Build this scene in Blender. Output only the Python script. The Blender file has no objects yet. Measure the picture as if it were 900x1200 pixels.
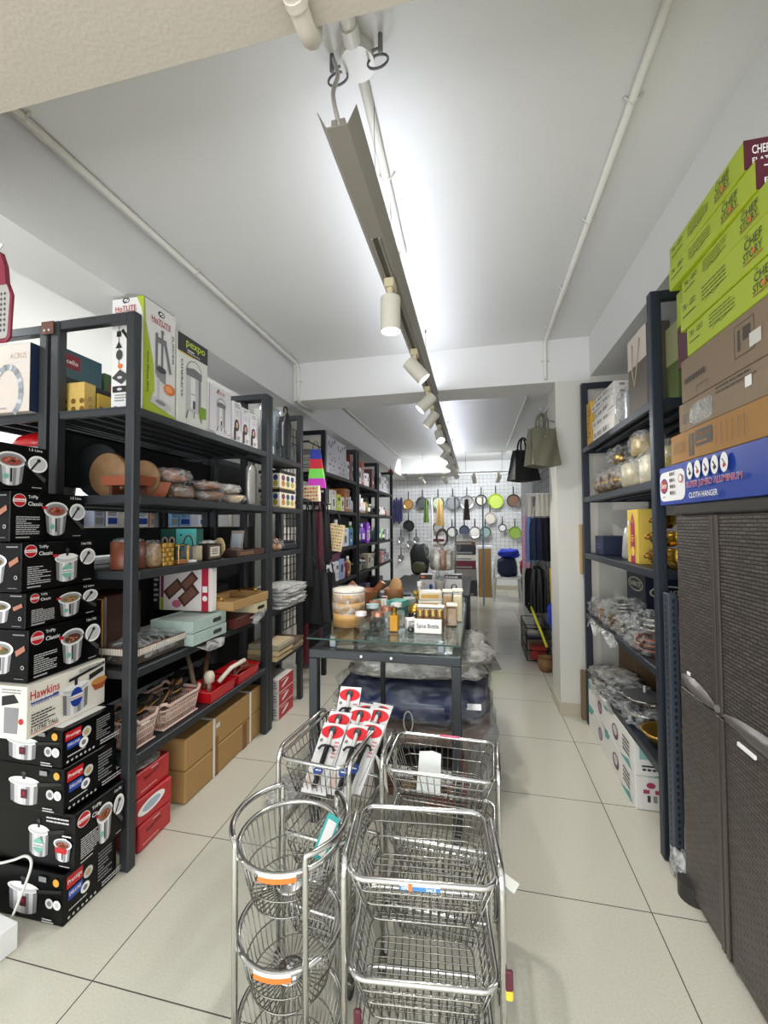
import bpy, math, random
from mathutils import Vector, Matrix, noise
PI = math.pi
S = bpy.context.scene
COL = S.collection
random.seed(7)

# ---------------------------------------------------------------- camera
cd = bpy.data.cameras.new('camera'); cam = bpy.data.objects.new('camera', cd); COL.objects.link(cam)
cd.sensor_fit = 'HORIZONTAL'; cd.sensor_width = 36.0; cd.lens = 492.1/900*36.0
cd.clip_start = .02; cd.clip_end = 60
cam.matrix_world = Matrix(((0.97696413, 0.01236903, 0.2130448, 0.0), (0.21332528, -0.02956788, -0.9765337, 0.0),
                           (-0.00577949, 0.99948624, -0.03152538, 1.38), (0, 0, 0, 1)))
S.camera = cam
# ---------------------------------------------------------------- world, exposure, large lights
w = bpy.data.worlds.new('world'); S.world = w; w.use_nodes = True
w.node_tree.nodes['Background'].inputs[0].default_value = (.93, .97, 1, 1)
w.node_tree.nodes['Background'].inputs[1].default_value = .9
S.view_settings.view_transform = 'Standard'; S.view_settings.look = 'None'
S.view_settings.exposure = 0.22; S.view_settings.gamma = 1.0
S.view_settings.use_curve_mapping = False

def area(name, loc, rot, sx, sy, e, col=(1, 1, 1), spread=PI):
    l = bpy.data.lights.new(name, 'AREA'); l.shape = 'RECTANGLE'; l.size = sx; l.size_y = sy; l.energy = e; l.color = col
    l.spread = spread
    o = bpy.data.objects.new(name, l); COL.objects.link(o); o.location = loc; o.rotation_euler = rot
    return o
# added frontal fill lamp at the unseen shop front behind the camera
area('shopfront_fill', (-.6, -1.55, 1.25), (PI/2, 0, 0), 3.6, 1.8, 78, (.97, .985, 1))
# tubes lying in the suspended trough, facing the ceiling
area('trough_tube_light', (-.33, 2.25, 2.452), (PI, 0, 0), .06, 2.0, 4.2, (.86, .9, 1))
area('trough_tube_light', (-.34, 5.9, 2.452), (PI, 0, 0), .05, 4.4, 9.5, (.84, .88, 1))
# unseen fill lamps added to brighten the next aisle and the pan wall
area('side_aisle_fill', (-2.9, 2.6, 2.66), (0, 0, 0), .1, 3.4, 62, (.93, .96, 1))
area('pan_wall_fill', (-.3, 8.0, 2.6), (math.radians(35), 0, 0), 2.0, .1, 30, (.92, .96, 1))

# ---------------------------------------------------------------- materials
def C(h, a=1.0):
    h = h.lstrip('#'); v = [int(h[i:i+2], 16)/255 for i in (0, 2, 4)]
    return tuple((c/12.92 if c <= .04045 else ((c+.055)/1.055)**2.4) for c in v)+(a,)
_M = {}
def M(c, rough=.5, metal=0.0, bump=0.0, bscale=60.0, var=0.0, spec=.5, coat=0.0, name=None):
    k = (c, rough, metal, bump, bscale, var, spec, coat)
    if k in _M: return _M[k]
    m = bpy.data.materials.new(name or 'mat_'+c.strip('#')); m.use_nodes = True
    nt = m.node_tree; b = nt.nodes['Principled BSDF']
    b.inputs['Base Color'].default_value = C(c); b.inputs['Roughness'].default_value = rough
    b.inputs['Metallic'].default_value = metal; b.inputs['Specular IOR Level'].default_value = spec
    b.inputs['Coat Weight'].default_value = coat
    if bump or var:
        tc = nt.nodes.new('ShaderNodeTexCoord'); n = nt.nodes.new('ShaderNodeTexNoise')
        n.inputs['Scale'].default_value = bscale; n.inputs['Detail'].default_value = 4
        nt.links.new(tc.outputs['Object'], n.inputs['Vector'])
        if bump:
            bp = nt.nodes.new('ShaderNodeBump'); bp.inputs['Strength'].default_value = bump; bp.inputs['Distance'].default_value = .01
            nt.links.new(n.outputs['Fac'], bp.inputs['Height']); nt.links.new(bp.outputs[0], b.inputs['Normal'])
        if var:
            mx = nt.nodes.new('ShaderNodeMix'); mx.data_type = 'RGBA'
            cc = C(c); mx.inputs[6].default_value = tuple(x*(1-var) for x in cc[:3])+(1,); mx.inputs[7].default_value = tuple(min(1, x*(1+var)) for x in cc[:3])+(1,)
            nt.links.new(n.outputs['Fac'], mx.inputs[0]); nt.links.new(mx.outputs[2], b.inputs['Base Color'])
    _M[k] = m
    return m
def emis(name, col, e):
    m = bpy.data.materials.new(name); m.use_nodes = True; b = m.node_tree.nodes['Principled BSDF']
    b.inputs['Base Color'].default_value = col; b.inputs['Emission Color'].default_value = col; b.inputs['Emission Strength'].default_value = e
    return m
def film(name, col, fac, rough, bump, scale, facvar=.3):
    """thin clear plastic: mostly see-through, glints on its creases"""
    m = bpy.data.materials.new(name); m.use_nodes = True; nt = m.node_tree; N = nt.nodes; L = nt.links
    for n in list(N): N.remove(n)
    out = N.new('ShaderNodeOutputMaterial'); mix = N.new('ShaderNodeMixShader'); tr = N.new('ShaderNodeBsdfTransparent')
    pr = N.new('ShaderNodeBsdfPrincipled'); tc = N.new('ShaderNodeTexCoord'); no = N.new('ShaderNodeTexNoise'); bp = N.new('ShaderNodeBump')
    no.inputs['Scale'].default_value = scale; no.inputs['Detail'].default_value = 2.5; no.inputs['Distortion'].default_value = 1.8
    pr.inputs['Base Color'].default_value = col; pr.inputs['Roughness'].default_value = rough; pr.inputs['Specular IOR Level'].default_value = 1
    tr.inputs[0].default_value = (min(1, col[0]*.3+.7), min(1, col[1]*.3+.7), min(1, col[2]*.3+.7), 1)
    bp.inputs['Strength'].default_value = bump; bp.inputs['Distance'].default_value = .02
    mr = N.new('ShaderNodeMapRange'); mr.inputs[1].default_value = .35; mr.inputs[2].default_value = .7
    mr.inputs[3].default_value = max(0, fac-facvar); mr.inputs[4].default_value = min(1, fac+facvar)
    L.new(tc.outputs['Object'], no.inputs['Vector']); L.new(no.outputs['Fac'], bp.inputs['Height']); L.new(bp.outputs[0], pr.inputs['Normal'])
    L.new(no.outputs['Fac'], mr.inputs[0]); L.new(mr.outputs[0], mix.inputs[0]); L.new(tr.outputs[0], mix.inputs[1]); L.new(pr.outputs[0], mix.inputs[2])
    L.new(mix.outputs[0], out.inputs[0])
    return m
WRAP = film('crinkled_plastic', (.8, .82, .82, 1), .2, .1, .8, 15, .22)
WRAPB = film('smooth_bag_plastic', (.7, .72, .75, 1), .1, .08, .6, 7, .12)
WRAPW = film('milky_plastic', (.9, .9, .88, 1), .5, .2, .8, 14)
WRAPG = film('grey_garment_plastic', (.42, .41, .38, 1), .7, .16, .8, 9, .25)
def glassmat(name, tint, ior=1.5, rough=.02):
    m = bpy.data.materials.new(name); m.use_nodes = True; nt = m.node_tree; N = nt.nodes; L = nt.links
    for n in list(N): N.remove(n)
    out = N.new('ShaderNodeOutputMaterial'); mix = N.new('ShaderNodeMixShader'); tr = N.new('ShaderNodeBsdfTransparent')
    gl = N.new('ShaderNodeBsdfGlossy'); fa = N.new('ShaderNodeLayerWeight'); fa.inputs[0].default_value = .5
    pw = N.new('ShaderNodeMath'); pw.operation = 'POWER'; L.new(fa.outputs['Facing'], pw.inputs[0]); pw.inputs[1].default_value = 4
    lw = N.new('ShaderNodeMath'); lw.operation = 'MULTIPLY_ADD'; L.new(pw.outputs[0], lw.inputs[0]); lw.inputs[1].default_value = .6; lw.inputs[2].default_value = (ior-1)*.12
    gl.inputs['Roughness'].default_value = rough; tr.inputs[0].default_value = tint
    L.new(lw.outputs[0], mix.inputs[0]); L.new(tr.outputs[0], mix.inputs[1]); L.new(gl.outputs[0], mix.inputs[2]); L.new(mix.outputs[0], out.inputs[0])
    return m
GLASS = glassmat('green_edged_glass', (.9, .96, .94, 1), 1.4); JAR = glassmat('clear_jar', (.9, .92, .92, 1), 1.6)
ACRYL = glassmat('acrylic', (.72, .8, .86, 1), 1.8, .05)
STEEL = M('#404346', .42, .55, .05, 90, .06, name='dark_grey_painted_steel')
STEELB = M('#343b45', .42, .5, .05, 90, .06, name='blue_grey_painted_steel')
STEELD = M('#1b1d20', .5, .4, name='black_steel')
CHROME = M('#d2d2cf', .14, 1.0, name='chrome'); CHROMED = M('#8f8d87', .22, 1.0, name='satin_chrome')
WHITE = M('#f2f1ee', .4); PAPER = M('#eeeae2', .55); BLACK = M('#0c0c0d', .35, coat=.3); RED = M('#c1121c', .4, coat=.2)
INK = M('#1b1a1a', .5); GREYP = M('#8c8c8e', .5); LG = M('#c9c9c8', .4); MG = M('#77787a', .45); DG = M('#3c3d40', .45)
CARD = M('#a5824e', .75, 0, .06, 40, .06, name='brown_cardboard'); CARDG = M('#8f7c66', .75, 0, .06, 40, .06, name='grey_brown_cardboard')
CARDO = M('#a87c46', .7, 0, .05, 40, .06); LIME = M('#afc22a', .45); LIMED = M('#93ad20', .5); MAROON = M('#54192a', .45)
GOLD = M('#caa24a', .28, .9); COPPER = M('#b86e4a', .3, .9); WOOD = M('#8a5a35', .5, 0, .08, 30, .2, name='brown_wood'); BAMBOO = M('#c79a5c', .45, 0, .05, 60, .12)
BLUE = M('#1a3f9e', .4, coat=.2); TEAL = M('#5bc0b4', .45); NAVY = M('#1c2644', .7); ORANGE = M('#e2762c', .45); YEL = M('#e8c235', .45)
PINKB = M('#d8b9aa', .5); BRASS = M('#c79d3e', .25, .95)
def wicker_mat():
    m = bpy.data.materials.new('dark_rattan_plastic'); m.use_nodes = True; nt = m.node_tree; N = nt.nodes; L = nt.links; b = N['Principled BSDF']
    tc = N.new('ShaderNodeTexCoord'); mp = N.new('ShaderNodeMapping'); L.new(tc.outputs['Object'], mp.inputs[0])
    sp = N.new('ShaderNodeSeparateXYZ'); L.new(mp.outputs[0], sp.inputs[0])
    ad = N.new('ShaderNodeMath'); ad.operation = 'ADD'; L.new(sp.outputs[0], ad.inputs[0]); L.new(sp.outputs[1], ad.inputs[1])
    cb = N.new('ShaderNodeCombineXYZ'); L.new(ad.outputs[0], cb.inputs[0]); L.new(sp.outputs[2], cb.inputs[1])
    br = N.new('ShaderNodeTexBrick'); L.new(cb.outputs[0], br.inputs[0])
    br.inputs['Scale'].default_value = 1; br.inputs['Brick Width'].default_value = .034; br.inputs['Row Height'].default_value = .0115
    br.inputs['Mortar Size'].default_value = .0022; br.inputs['Mortar Smooth'].default_value = .6; br.offset = .5
    br.inputs['Color1'].default_value = C('#5f5750'); br.inputs['Color2'].default_value = C('#4c4540'); br.inputs['Mortar'].default_value = C('#211d1a')
    L.new(br.outputs[0], b.inputs['Base Color']); bp = N.new('ShaderNodeBump'); bp.invert = True; bp.inputs['Strength'].default_value = .9; bp.inputs['Distance'].default_value = .004
    L.new(br.outputs['Fac'], bp.inputs['Height']); L.new(bp.outputs[0], b.inputs['Normal']); b.inputs['Roughness'].default_value = .42
    return m
RATTAN = wicker_mat()
def floor_mat():
    m = bpy.data.materials.new('porcelain_tile'); m.use_nodes = True; nt = m.node_tree; N = nt.nodes; L = nt.links; b = N['Principled BSDF']
    g = N.new('ShaderNodeNewGeometry'); sp = N.new('ShaderNodeSeparateXYZ'); L.new(g.outputs['Position'], sp.inputs[0])
    def line(o, x0, per):
        a = N.new('ShaderNodeMath'); a.operation = 'SUBTRACT'; L.new(o, a.inputs[0]); a.inputs[1].default_value = x0-50*per-per/2
        md = N.new('ShaderNodeMath'); md.operation = 'MODULO'; L.new(a.outputs[0], md.inputs[0]); md.inputs[1].default_value = per
        s = N.new('ShaderNodeMath'); s.operation = 'SUBTRACT'; L.new(md.outputs[0], s.inputs[0]); s.inputs[1].default_value = per/2
        ab = N.new('ShaderNodeMath'); ab.operation = 'ABSOLUTE'; L.new(s.outputs[0], ab.inputs[0])
        lt = N.new('ShaderNodeMath'); lt.operation = 'LESS_THAN'; L.new(ab.outputs[0], lt.inputs[0]); lt.inputs[1].default_value = .0019
        return lt.outputs[0]
    a = line(sp.outputs[0], .593, .583); c = line(sp.outputs[1], 1.70, .6)
    mx = N.new('ShaderNodeMath'); mx.operation = 'MAXIMUM'; L.new(a, mx.inputs[0]); L.new(c, mx.inputs[1])
    n = N.new('ShaderNodeTexNoise'); n.inputs['Scale'].default_value = 150; n.inputs['Detail'].default_value = 3; L.new(g.outputs['Position'], n.inputs['Vector'])
    n2 = N.new('ShaderNodeTexNoise'); n2.inputs['Scale'].default_value = 3; n2.inputs['Detail'].default_value = 5; L.new(g.outputs['Position'], n2.inputs['Vector'])
    r = N.new('ShaderNodeMix'); r.data_type = 'RGBA'; r.inputs[6].default_value = C('#bdbaaa'); r.inputs[7].default_value = C('#d8d5c6'); L.new(n.outputs['Fac'], r.inputs[0])
    k = N.new('ShaderNodeMix'); k.data_type = 'RGBA'; L.new(mx.outputs[0], k.inputs[0]); L.new(r.outputs[2], k.inputs[6]); k.inputs[7].default_value = C('#55504a')
    L.new(k.outputs[2], b.inputs['Base Color'])
    mr = N.new('ShaderNodeMapRange'); mr.inputs[3].default_value = .09; mr.inputs[4].default_value = .22; L.new(n2.outputs['Fac'], mr.inputs[0]); L.new(mr.outputs[0], b.inputs['Roughness'])
    b.inputs['Specular IOR Level'].default_value = .5
    return m
PLASTER = M('#e3e3e2', .85, 0, .12, 180, .03, name='white_plaster'); PLASTERW = M('#d6d4cb', .85, 0, .12, 120, .03, name='cream_plaster')

def sm(P, n=5):
    """Catmull-Rom through the points"""
    P = [Vector(p) for p in P]; Q = [P[0]*2-P[1]]+P+[P[-1]*2-P[-2]]; r = []
    for i in range(1, len(Q)-2):
        for k in range(n):
            t = k/n; a, b_, c, d = Q[i-1], Q[i], Q[i+1], Q[i+2]
            r.append(.5*((2*b_)+(c-a)*t+(2*a-5*b_+4*c-d)*t*t+(3*b_-a-3*c+d)*t**3))
    return r+[P[-1]]
# ---------------------------------------------------------------- mesh builder
_T = {}
def text_mesh(s, bold):
    k = (s, bold)
    if k in _T: return _T[k]
    c = bpy.data.curves.new('t', 'FONT'); c.body = s; c.size = 1; c.resolution_u = 2; c.offset = .012 if bold else 0
    o = bpy.data.objects.new('t', c); COL.objects.link(o); dg = bpy.context.evaluated_depsgraph_get(); dg.update()
    me = o.evaluated_get(dg).to_mesh()
    vs = [tuple(v.co) for v in me.vertices]; fs = [tuple(p.vertices) for p in me.polygons]
    o.evaluated_get(dg).to_mesh_clear(); bpy.data.objects.remove(o); bpy.data.curves.remove(c)
    xs = [v[0] for v in vs] or [0, 1]; ys = [v[1] for v in vs] or [0, 1]
    _T[k] = (vs, fs, min(xs), max(xs), min(ys), max(ys)); return _T[k]
class MB:
    def __init__(s): s.v = []; s.f = []; s.m = []; s.mats = []; s.sm = []; s.X = None
    def mi(s, m):
        if m not in s.mats: s.mats.append(m)
        return s.mats.index(m)
    def add(s, vs, fs, m, smooth=False):
        o = len(s.v); k = s.mi(m)
        if s.X is not None: vs = [tuple(s.X @ Vector(v)) for v in vs]
        s.v += [tuple(v) for v in vs]
        for f in fs: s.f.append(tuple(i+o for i in f)); s.m.append(k); s.sm.append(smooth)
        return s
    def box(s, a, b, m):
        x0, y0, z0 = a; x1, y1, z1 = b
        vs = [(x0, y0, z0), (x1, y0, z0), (x1, y1, z0), (x0, y1, z0), (x0, y0, z1), (x1, y0, z1), (x1, y1, z1), (x0, y1, z1)]
        return s.add(vs, [(0, 3, 2, 1), (4, 5, 6, 7), (0, 1, 5, 4), (1, 2, 6, 5), (2, 3, 7, 6), (3, 0, 4, 7)], m)
    def rbox(s, a, b, m, r=.004):
        """box with chamfered edges"""
        x0, y0, z0 = a; x1, y1, z1 = b; r = min(r, (x1-x0)/2.1, (y1-y0)/2.1, (z1-z0)/2.1)
        def ring(d, z): return [(x0+d, y0, z), (x1-d, y0, z), (x1, y0+d, z), (x1, y1-d, z), (x1-d, y1, z), (x0+d, y1, z), (x0, y1-d, z), (x0, y0+d, z)]
        def inner(z): return [(x0+r, y0+r, z), (x1-r, y0+r, z), (x1-r, y0+r, z), (x1-r, y1-r, z), (x1-r, y1-r, z), (x0+r, y1-r, z), (x0+r, y1-r, z), (x0+r, y0+r, z)]
        vs = inner(z0)+ring(r, z0+r)+ring(r, z1-r)+inner(z1); fs = []
        for k in range(3):
            for i in range(8): j = (i+1) % 8; fs.append((k*8+i, k*8+j, k*8+8+j, k*8+8+i))
        fs.append(tuple(range(7, -1, -1))); fs.append(tuple(range(24, 32)))
        return s.add(vs, fs, m)
    def prism(s, pts, n, m, smooth=False):
        """pts: planar polygon (3D), extruded by vector n"""
        k = len(pts); n = Vector(n); a = [Vector(p) for p in pts]; vs = a+[p+n for p in a]
        fs = [tuple(range(k-1, -1, -1)), tuple(range(k, 2*k))]+[(i, (i+1) % k, k+(i+1) % k, k+i) for i in range(k)]
        return s.add(vs, fs, m, smooth)
    def cone(s, p0, p1, r0, r1, m, n=16, caps=True, smooth=True):
        p0 = Vector(p0); p1 = Vector(p1); d = (p1-p0).normalized(); a = d.orthogonal().normalized(); b = d.cross(a); vs = []
        for p, r in ((p0, r0), (p1, r1)):
            for i in range(n): t = 2*PI*i/n; vs.append(p+a*math.cos(t)*r+b*math.sin(t)*r)
        s.add(vs, [(i, (i+1) % n, n+(i+1) % n, n+i) for i in range(n)], m, smooth)
        if caps: s.add(vs, [tuple(range(n-1, -1, -1)), tuple(range(n, 2*n))], m)
        return s
    def cyl(s, p0, p1, r, m, n=16, caps=True): return s.cone(p0, p1, r, r, m, n, caps)
    def tube(s, pts, r, m, n=6, closed=False):
        P = [Vector(p) for p in pts]; k = len(P); vs = []; prev = None
        for i in range(k):
            a = P[(i-1) % k] if (closed or i > 0) else P[i]; b = P[(i+1) % k] if (closed or i < k-1) else P[i]
            t = (b-a).normalized()
            if prev is None: u = t.orthogonal().normalized()
            else:
                u = prev-t*prev.dot(t)
                u = u.normalized() if u.length > 1e-6 else t.orthogonal().normalized()
            prev = u; w_ = t.cross(u)
            for j in range(n): q = 2*PI*j/n; vs.append(P[i]+u*math.cos(q)*r+w_*math.sin(q)*r)
        fs = []
        for i in range(k if closed else k-1):
            i2 = (i+1) % k
            for j in range(n): fs.append((i*n+j, i*n+(j+1) % n, i2*n+(j+1) % n, i2*n+j))
        if not closed: fs += [tuple(range(n-1, -1, -1)), tuple((k-1)*n+j for j in range(n))]
        return s.add(vs, fs, m, True)
    def lathe(s, prof, c, m, n=24, axis='z', smooth=True, sx=1, sy=1):
        c = Vector(c); vs = []
        for (r, z) in prof:
            for i in range(n):
                t = 2*PI*i/n; x = r*math.cos(t)*sx; y = r*math.sin(t)*sy
                vs.append(c+(Vector((x, y, z)) if axis == 'z' else Vector((x, z, y)) if axis == 'y' else Vector((z, x, y))))
        fs = []
        for k in range(len(prof)-1):
            for i in range(n): fs.append((k*n+i, k*n+(i+1) % n, (k+1)*n+(i+1) % n, (k+1)*n+i))
        return s.add(vs, fs, m, smooth)
    def blob(s, c, d, m, seed=0, amp=.1, fr=3.0, e=2.6, nu=28, nv=16, flat=True):
        """superellipsoid with noise: bags, bundles, heaps; c = centre of the bottom"""
        cx, cy, cz = c; vs = []
        sg = lambda x, p: math.copysign(abs(x)**p, x)
        for j in range(nv+1):
            ph = -PI/2+PI*j/nv
            for i in range(nu):
                t = 2*PI*i/nu; q = 2/e
                x = sg(math.cos(ph), q)*sg(math.cos(t), q); y = sg(math.cos(ph), q)*sg(math.sin(t), q); z = sg(math.sin(ph), q)
                p = Vector((x, y, z)); k = 1+amp*noise.noise(p*fr+Vector((seed*7.3, seed*3.1, 0)))*2
                x *= k; y *= k; z *= k
                if flat: z = max(z, -.96)
                vs.append((cx+x*d[0]/2, cy+y*d[1]/2, cz+(z+1)*d[2]/2))
        fs = [(j*nu+i, j*nu+(i+1) % nu, (j+1)*nu+(i+1) % nu, (j+1)*nu+i) for j in range(nv) for i in range(nu)]
        return s.add(vs, fs, m, True)
    def grid(s, fn, nu, nv, m, smooth=True, thick=None):
        vs = [fn(i/nu, j/nv) for j in range(nv+1) for i in range(nu+1)]; k = nu+1
        fs = [(j*k+i, j*k+i+1, (j+1)*k+i+1, (j+1)*k+i) for j in range(nv) for i in range(nu)]
        s.add(vs, fs, m, smooth)
        if thick:
            t = Vector(thick); s.add([Vector(v)+t for v in vs], [tuple(reversed(f)) for f in fs], m, smooth)
            ed = [i for i in range(k)]+[j*k+nu for j in range(1, nv+1)]+[nv*k+i for i in range(nu-1, -1, -1)]+[j*k for j in range(nv-1, 0, -1)]
            a = [Vector(vs[i]) for i in ed]; q = len(a); s.add(a+[p+t for p in a], [(i, (i+1) % q, q+(i+1) % q, q+i) for i in range(q)], m)
        return s
    def build(s, name, parent=None):
        me = bpy.data.meshes.new(name); me.from_pydata(s.v, [], s.f)
        for m in s.mats: me.materials.append(m)
        me.polygons.foreach_set('material_index', s.m); me.polygons.foreach_set('use_smooth', s.sm); me.update()
        o = bpy.data.objects.new(name, me); COL.objects.link(o)
        if parent: o.parent = parent
        return o
class Face:
    """a printed face: 2-D drawing in metres on a plane of a mesh"""
    def __init__(s, mb, o, u, v): s.mb = mb; s.o = Vector(o); s.u = Vector(u).normalized(); s.v = Vector(v).normalized(); s.n = s.u.cross(s.v); s.k = .0006; s.w = Vector(u).length; s.h = Vector(v).length
    def P(s, x, y): return s.o+s.u*x+s.v*y+s.n*s.k
    def poly(s, pts, m): s.k += .00025; s.mb.add([s.P(*p) for p in pts], [tuple(range(len(pts)))], m); return s
    def rect(s, x, y, w, h, m): return s.poly([(x, y), (x+w, y), (x+w, y+h), (x, y+h)], m)
    def disc(s, x, y, r, m, ry=None, n=20, rot=0):
        ry = ry or r; c, q = math.cos(rot), math.sin(rot)
        return s.poly([(x+c*r*math.cos(2*PI*i/n)-q*ry*math.sin(2*PI*i/n), y+q*r*math.cos(2*PI*i/n)+c*ry*math.sin(2*PI*i/n)) for i in range(n)], m)
    def rr(s, x, y, w, h, m, r=None):
        r = r or min(w, h)*.3; p = []
        for (cx, cy, a) in ((x+w-r, y+r, -90), (x+w-r, y+h-r, 0), (x+r, y+h-r, 90), (x+r, y+r, 180)):
            for q in (0, 30, 60, 90): t = math.radians(a+q); p.append((cx+r*math.cos(t), cy+r*math.sin(t)))
        return s.poly(p, m)
    def line(s, pts, wd, m):
        for a, b in zip(pts, pts[1:]):
            d = Vector((b[0]-a[0], b[1]-a[1])); 
            if d.length < 1e-6: continue
            n = Vector((-d.y, d.x)).normalized()*wd/2; s.k -= .00024
            s.poly([(a[0]-n.x, a[1]-n.y), (b[0]-n.x, b[1]-n.y), (b[0]+n.x, b[1]+n.y), (a[0]+n.x, a[1]+n.y)], m)
        s.k += .00024; return s
    def arc(s, x, y, r, a0, a1, wd, m, ry=None, n=14):
        ry = ry or r; return s.line([(x+r*math.cos(math.radians(a0+(a1-a0)*i/n)), y+ry*math.sin(math.radians(a0+(a1-a0)*i/n))) for i in range(n+1)], wd, m)
    def text(s, t, x, y, h, m, w=None, rot=0, bold=True, ital=0, cen=False):
        """x,y = lower left; h = height of the letters; w = width to fit"""
        vs, fs, x0, x1, y0, y1 = text_mesh(t, bold); sy = h/max(.01, (y1-y0)); sx = (w/(x1-x0)) if w else sy; s.k += .00025
        wd = (x1-x0)*sx; c, q = math.cos(rot), math.sin(rot); r = []
        for a in vs:
            X = (a[0]-x0)*sx; Y = (a[1]-y0)*sy; X += ital*Y
            if cen: X -= wd/2
            r.append(s.P(x+c*X-q*Y, y+q*X+c*Y))
        s.mb.add(r, fs, m); return s
    def para(s, x, y, w, n, lh, m, seed=1, th=.45):
        rd = random.Random(seed)
        for i in range(n):
            k = s.k; xx = x
            e = x+w*(1 if rd.random() < .7 else rd.uniform(.4, .9))
            while xx < e-.002:
                q = min(e-xx, rd.uniform(.08, .22)*w); s.rect(xx, y-i*lh, q*.88, lh*th, m); xx += q; s.k = k
            s.k = k
        s.k += .00025; return s
    def pot(s, x, y, w, h, open_=False, food=None, handle=1, logo=None):
        """printed picture of a steel pressure cooker; x,y = lower left of body"""
        cols = (MG, LG, WHITE, LG, GREYP, LG, MG); k = len(cols); b = h*.12
        for i, c in enumerate(cols):
            x0 = x+w*i/k; x1 = x+w*(i+1)/k; e = lambda t: b*(2*abs(t-.5))**2.5
            tp = .8 if open_ else .94; g = lambda q: x+w/2+(q-x-w/2)*tp
            s.poly([(g(x0), y+e(i/k)), (g(x1), y+e((i+1)/k)), (x1, y+h*.84), (x0, y+h*.84)], c); s.k -= .00025
        s.k += .00025
        s.disc(x+w/2, y+h*.86, w*.56, WHITE, h*(.27 if open_ else .18)); s.disc(x+w/2, y+h*.86, w*.50, LG, h*(.225 if open_ else .15))
        if open_:
            s.disc(x+w/2, y+h*.86, w*.46, GREYP, h*.20); s.disc(x+w/2, y+h*.82, w*.38, food or M('#8a4a2c', .6), h*.14); s.rect(x+w*.46, y+h*.12, w*.07, h*.46, INK)
            rd = random.Random(int(x*999)); 
            for i in range(12): a = rd.uniform(0, 6.28); q = rd.random()**.5; kk = s.k; s.disc(x+w/2+w*.34*q*math.cos(a), y+h*.83+h*.11*q*math.sin(a), w*.06, M('#c98560', .6) if i % 2 else M('#6b3020', .6), h*.03, 6); s.k = kk
            s.k += .0003
        else:
            s.disc(x+w/2, y+h*.93, w*.46, WHITE, h*.11); s.rect(x+w*.44, y+h*.95, w*.12, h*.2, INK); s.disc(x+w/2, y+h*1.17, w*.09, DG, h*.06)
        if handle:
            a = (x+w*.98, y+h*.8) if handle > 0 else (x+w*.02, y+h*.8); d = handle
            s.poly([(a[0], a[1]-h*.05), (a[0]+d*w*.8, a[1]-h*.62 if open_ else a[1]+h*.1), (a[0]+d*w*.88, a[1]-h*.5 if open_ else a[1]+h*.22), (a[0], a[1]+h*.09)][::(1 if d > 0 else -1)], INK if not open_ else DG)
        if logo and not open_: s.disc(x+w*.5, y+h*.38, w*.26, logo[0], h*.24); s.rect(x+w*.22, y+h*.32, w*.56, h*.12, WHITE); s.text(logo[2], x+w*.25, y+h*.345, h*.07, INK, w*.5)
        elif logo: s.disc(x+w*.3, y+h*.3, w*.11, logo[0], h*.09)
        return s

def tag(o, label, cat, group=None):
    o['label'] = label; o['category'] = cat
    if group: o['group'] = group
    return o
def thing(name, label, cat, loc=(0, 0, 0), rz=0.0, group=None, rot=None):
    o = bpy.data.objects.new(name, None); o.empty_display_size = .05; COL.objects.link(o); o.location = loc
    o.rotation_euler = rot or (0, 0, rz); return tag(o, label, cat, group)
def solo(mb, name, label, cat, loc=(0, 0, 0), rz=0.0, group=None, rot=None):
    o = mb.build(name); o.location = loc; o.rotation_euler = rot or (0, 0, rz); return tag(o, label, cat, group)
def struct(mb, name):
    o = mb.build(name); o['kind'] = 'structure'; return o
def part(mb, name, parent, label=None):
    o = mb.build(name, parent)
    if label: o['label'] = label
    return o
def clone(root, label=None, loc=None, rz=None):
    r = root.copy(); COL.objects.link(r)
    if loc is not None: r.location = loc
    if rz is not None: r.rotation_euler = (0, 0, rz)
    if label: r['label'] = label
    for ch in list(root.children):
        c = ch.copy(); COL.objects.link(c); c.parent = r
        for g in ch.children: d = g.copy(); COL.objects.link(d); d.parent = c
    return r
def carton(w, d, h, m, front=None, right=None, top=None, left=None, side=None, r=.0025):
    """cardboard box, base centre at the origin; front = -y face, right = +x face"""
    b = MB(); b.rbox((-w/2, -d/2, 0), (w/2, d/2, h), m, r)
    if side: b.box((-w/2-.0004, -d/2+.002, .002), (w/2+.0004, d/2-.002, h-.002), side)
    b.F = Face(b, (-w/2, -d/2, 0), (w, 0, 0), (0, 0, h)); b.R = Face(b, (w/2, -d/2, 0), (0, d, 0), (0, 0, h))
    b.T = Face(b, (-w/2, -d/2, h), (w, 0, 0), (0, d, 0)); b.L = Face(b, (-w/2, d/2, 0), (0, -d, 0), (0, 0, h))
    if side: b.R.k += .0005; b.L.k += .0005
    if front: front(b.F)
    if right: right(b.R)
    if top: top(b.T)
    if left: left(b.L)
    return b

# ================================================================ the room
b = MB(); b.box((-3.7, -1.8, -.1), (1.35, 9.4, 0), floor_mat()); struct(b, 'floor')
b = MB(); b.box((-3.7, -1.8, 2.76), (1.35, 9.4, 2.86), PLASTER); struct(b, 'ceiling')
b = MB(); b.box((-3.7, 9.3, 0), (1.35, 9.4, 2.76), PLASTER); struct(b, 'wall_back')
b = MB(); b.box((1.25, -1.8, 0), (1.35, 9.3, 2.76), PLASTER); struct(b, 'wall_right')
b = MB(); b.box((-3.7, -1.8, 0), (-3.6, 9.3, 2.76), PLASTER); struct(b, 'wall_left')
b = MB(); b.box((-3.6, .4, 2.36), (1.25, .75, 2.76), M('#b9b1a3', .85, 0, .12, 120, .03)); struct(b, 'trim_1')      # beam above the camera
b = MB(); b.box((-1.5, 3.3, 2.44), (.83, 3.6, 2.76), PLASTER); struct(b, 'trim_2')      # beam across the aisle
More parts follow.
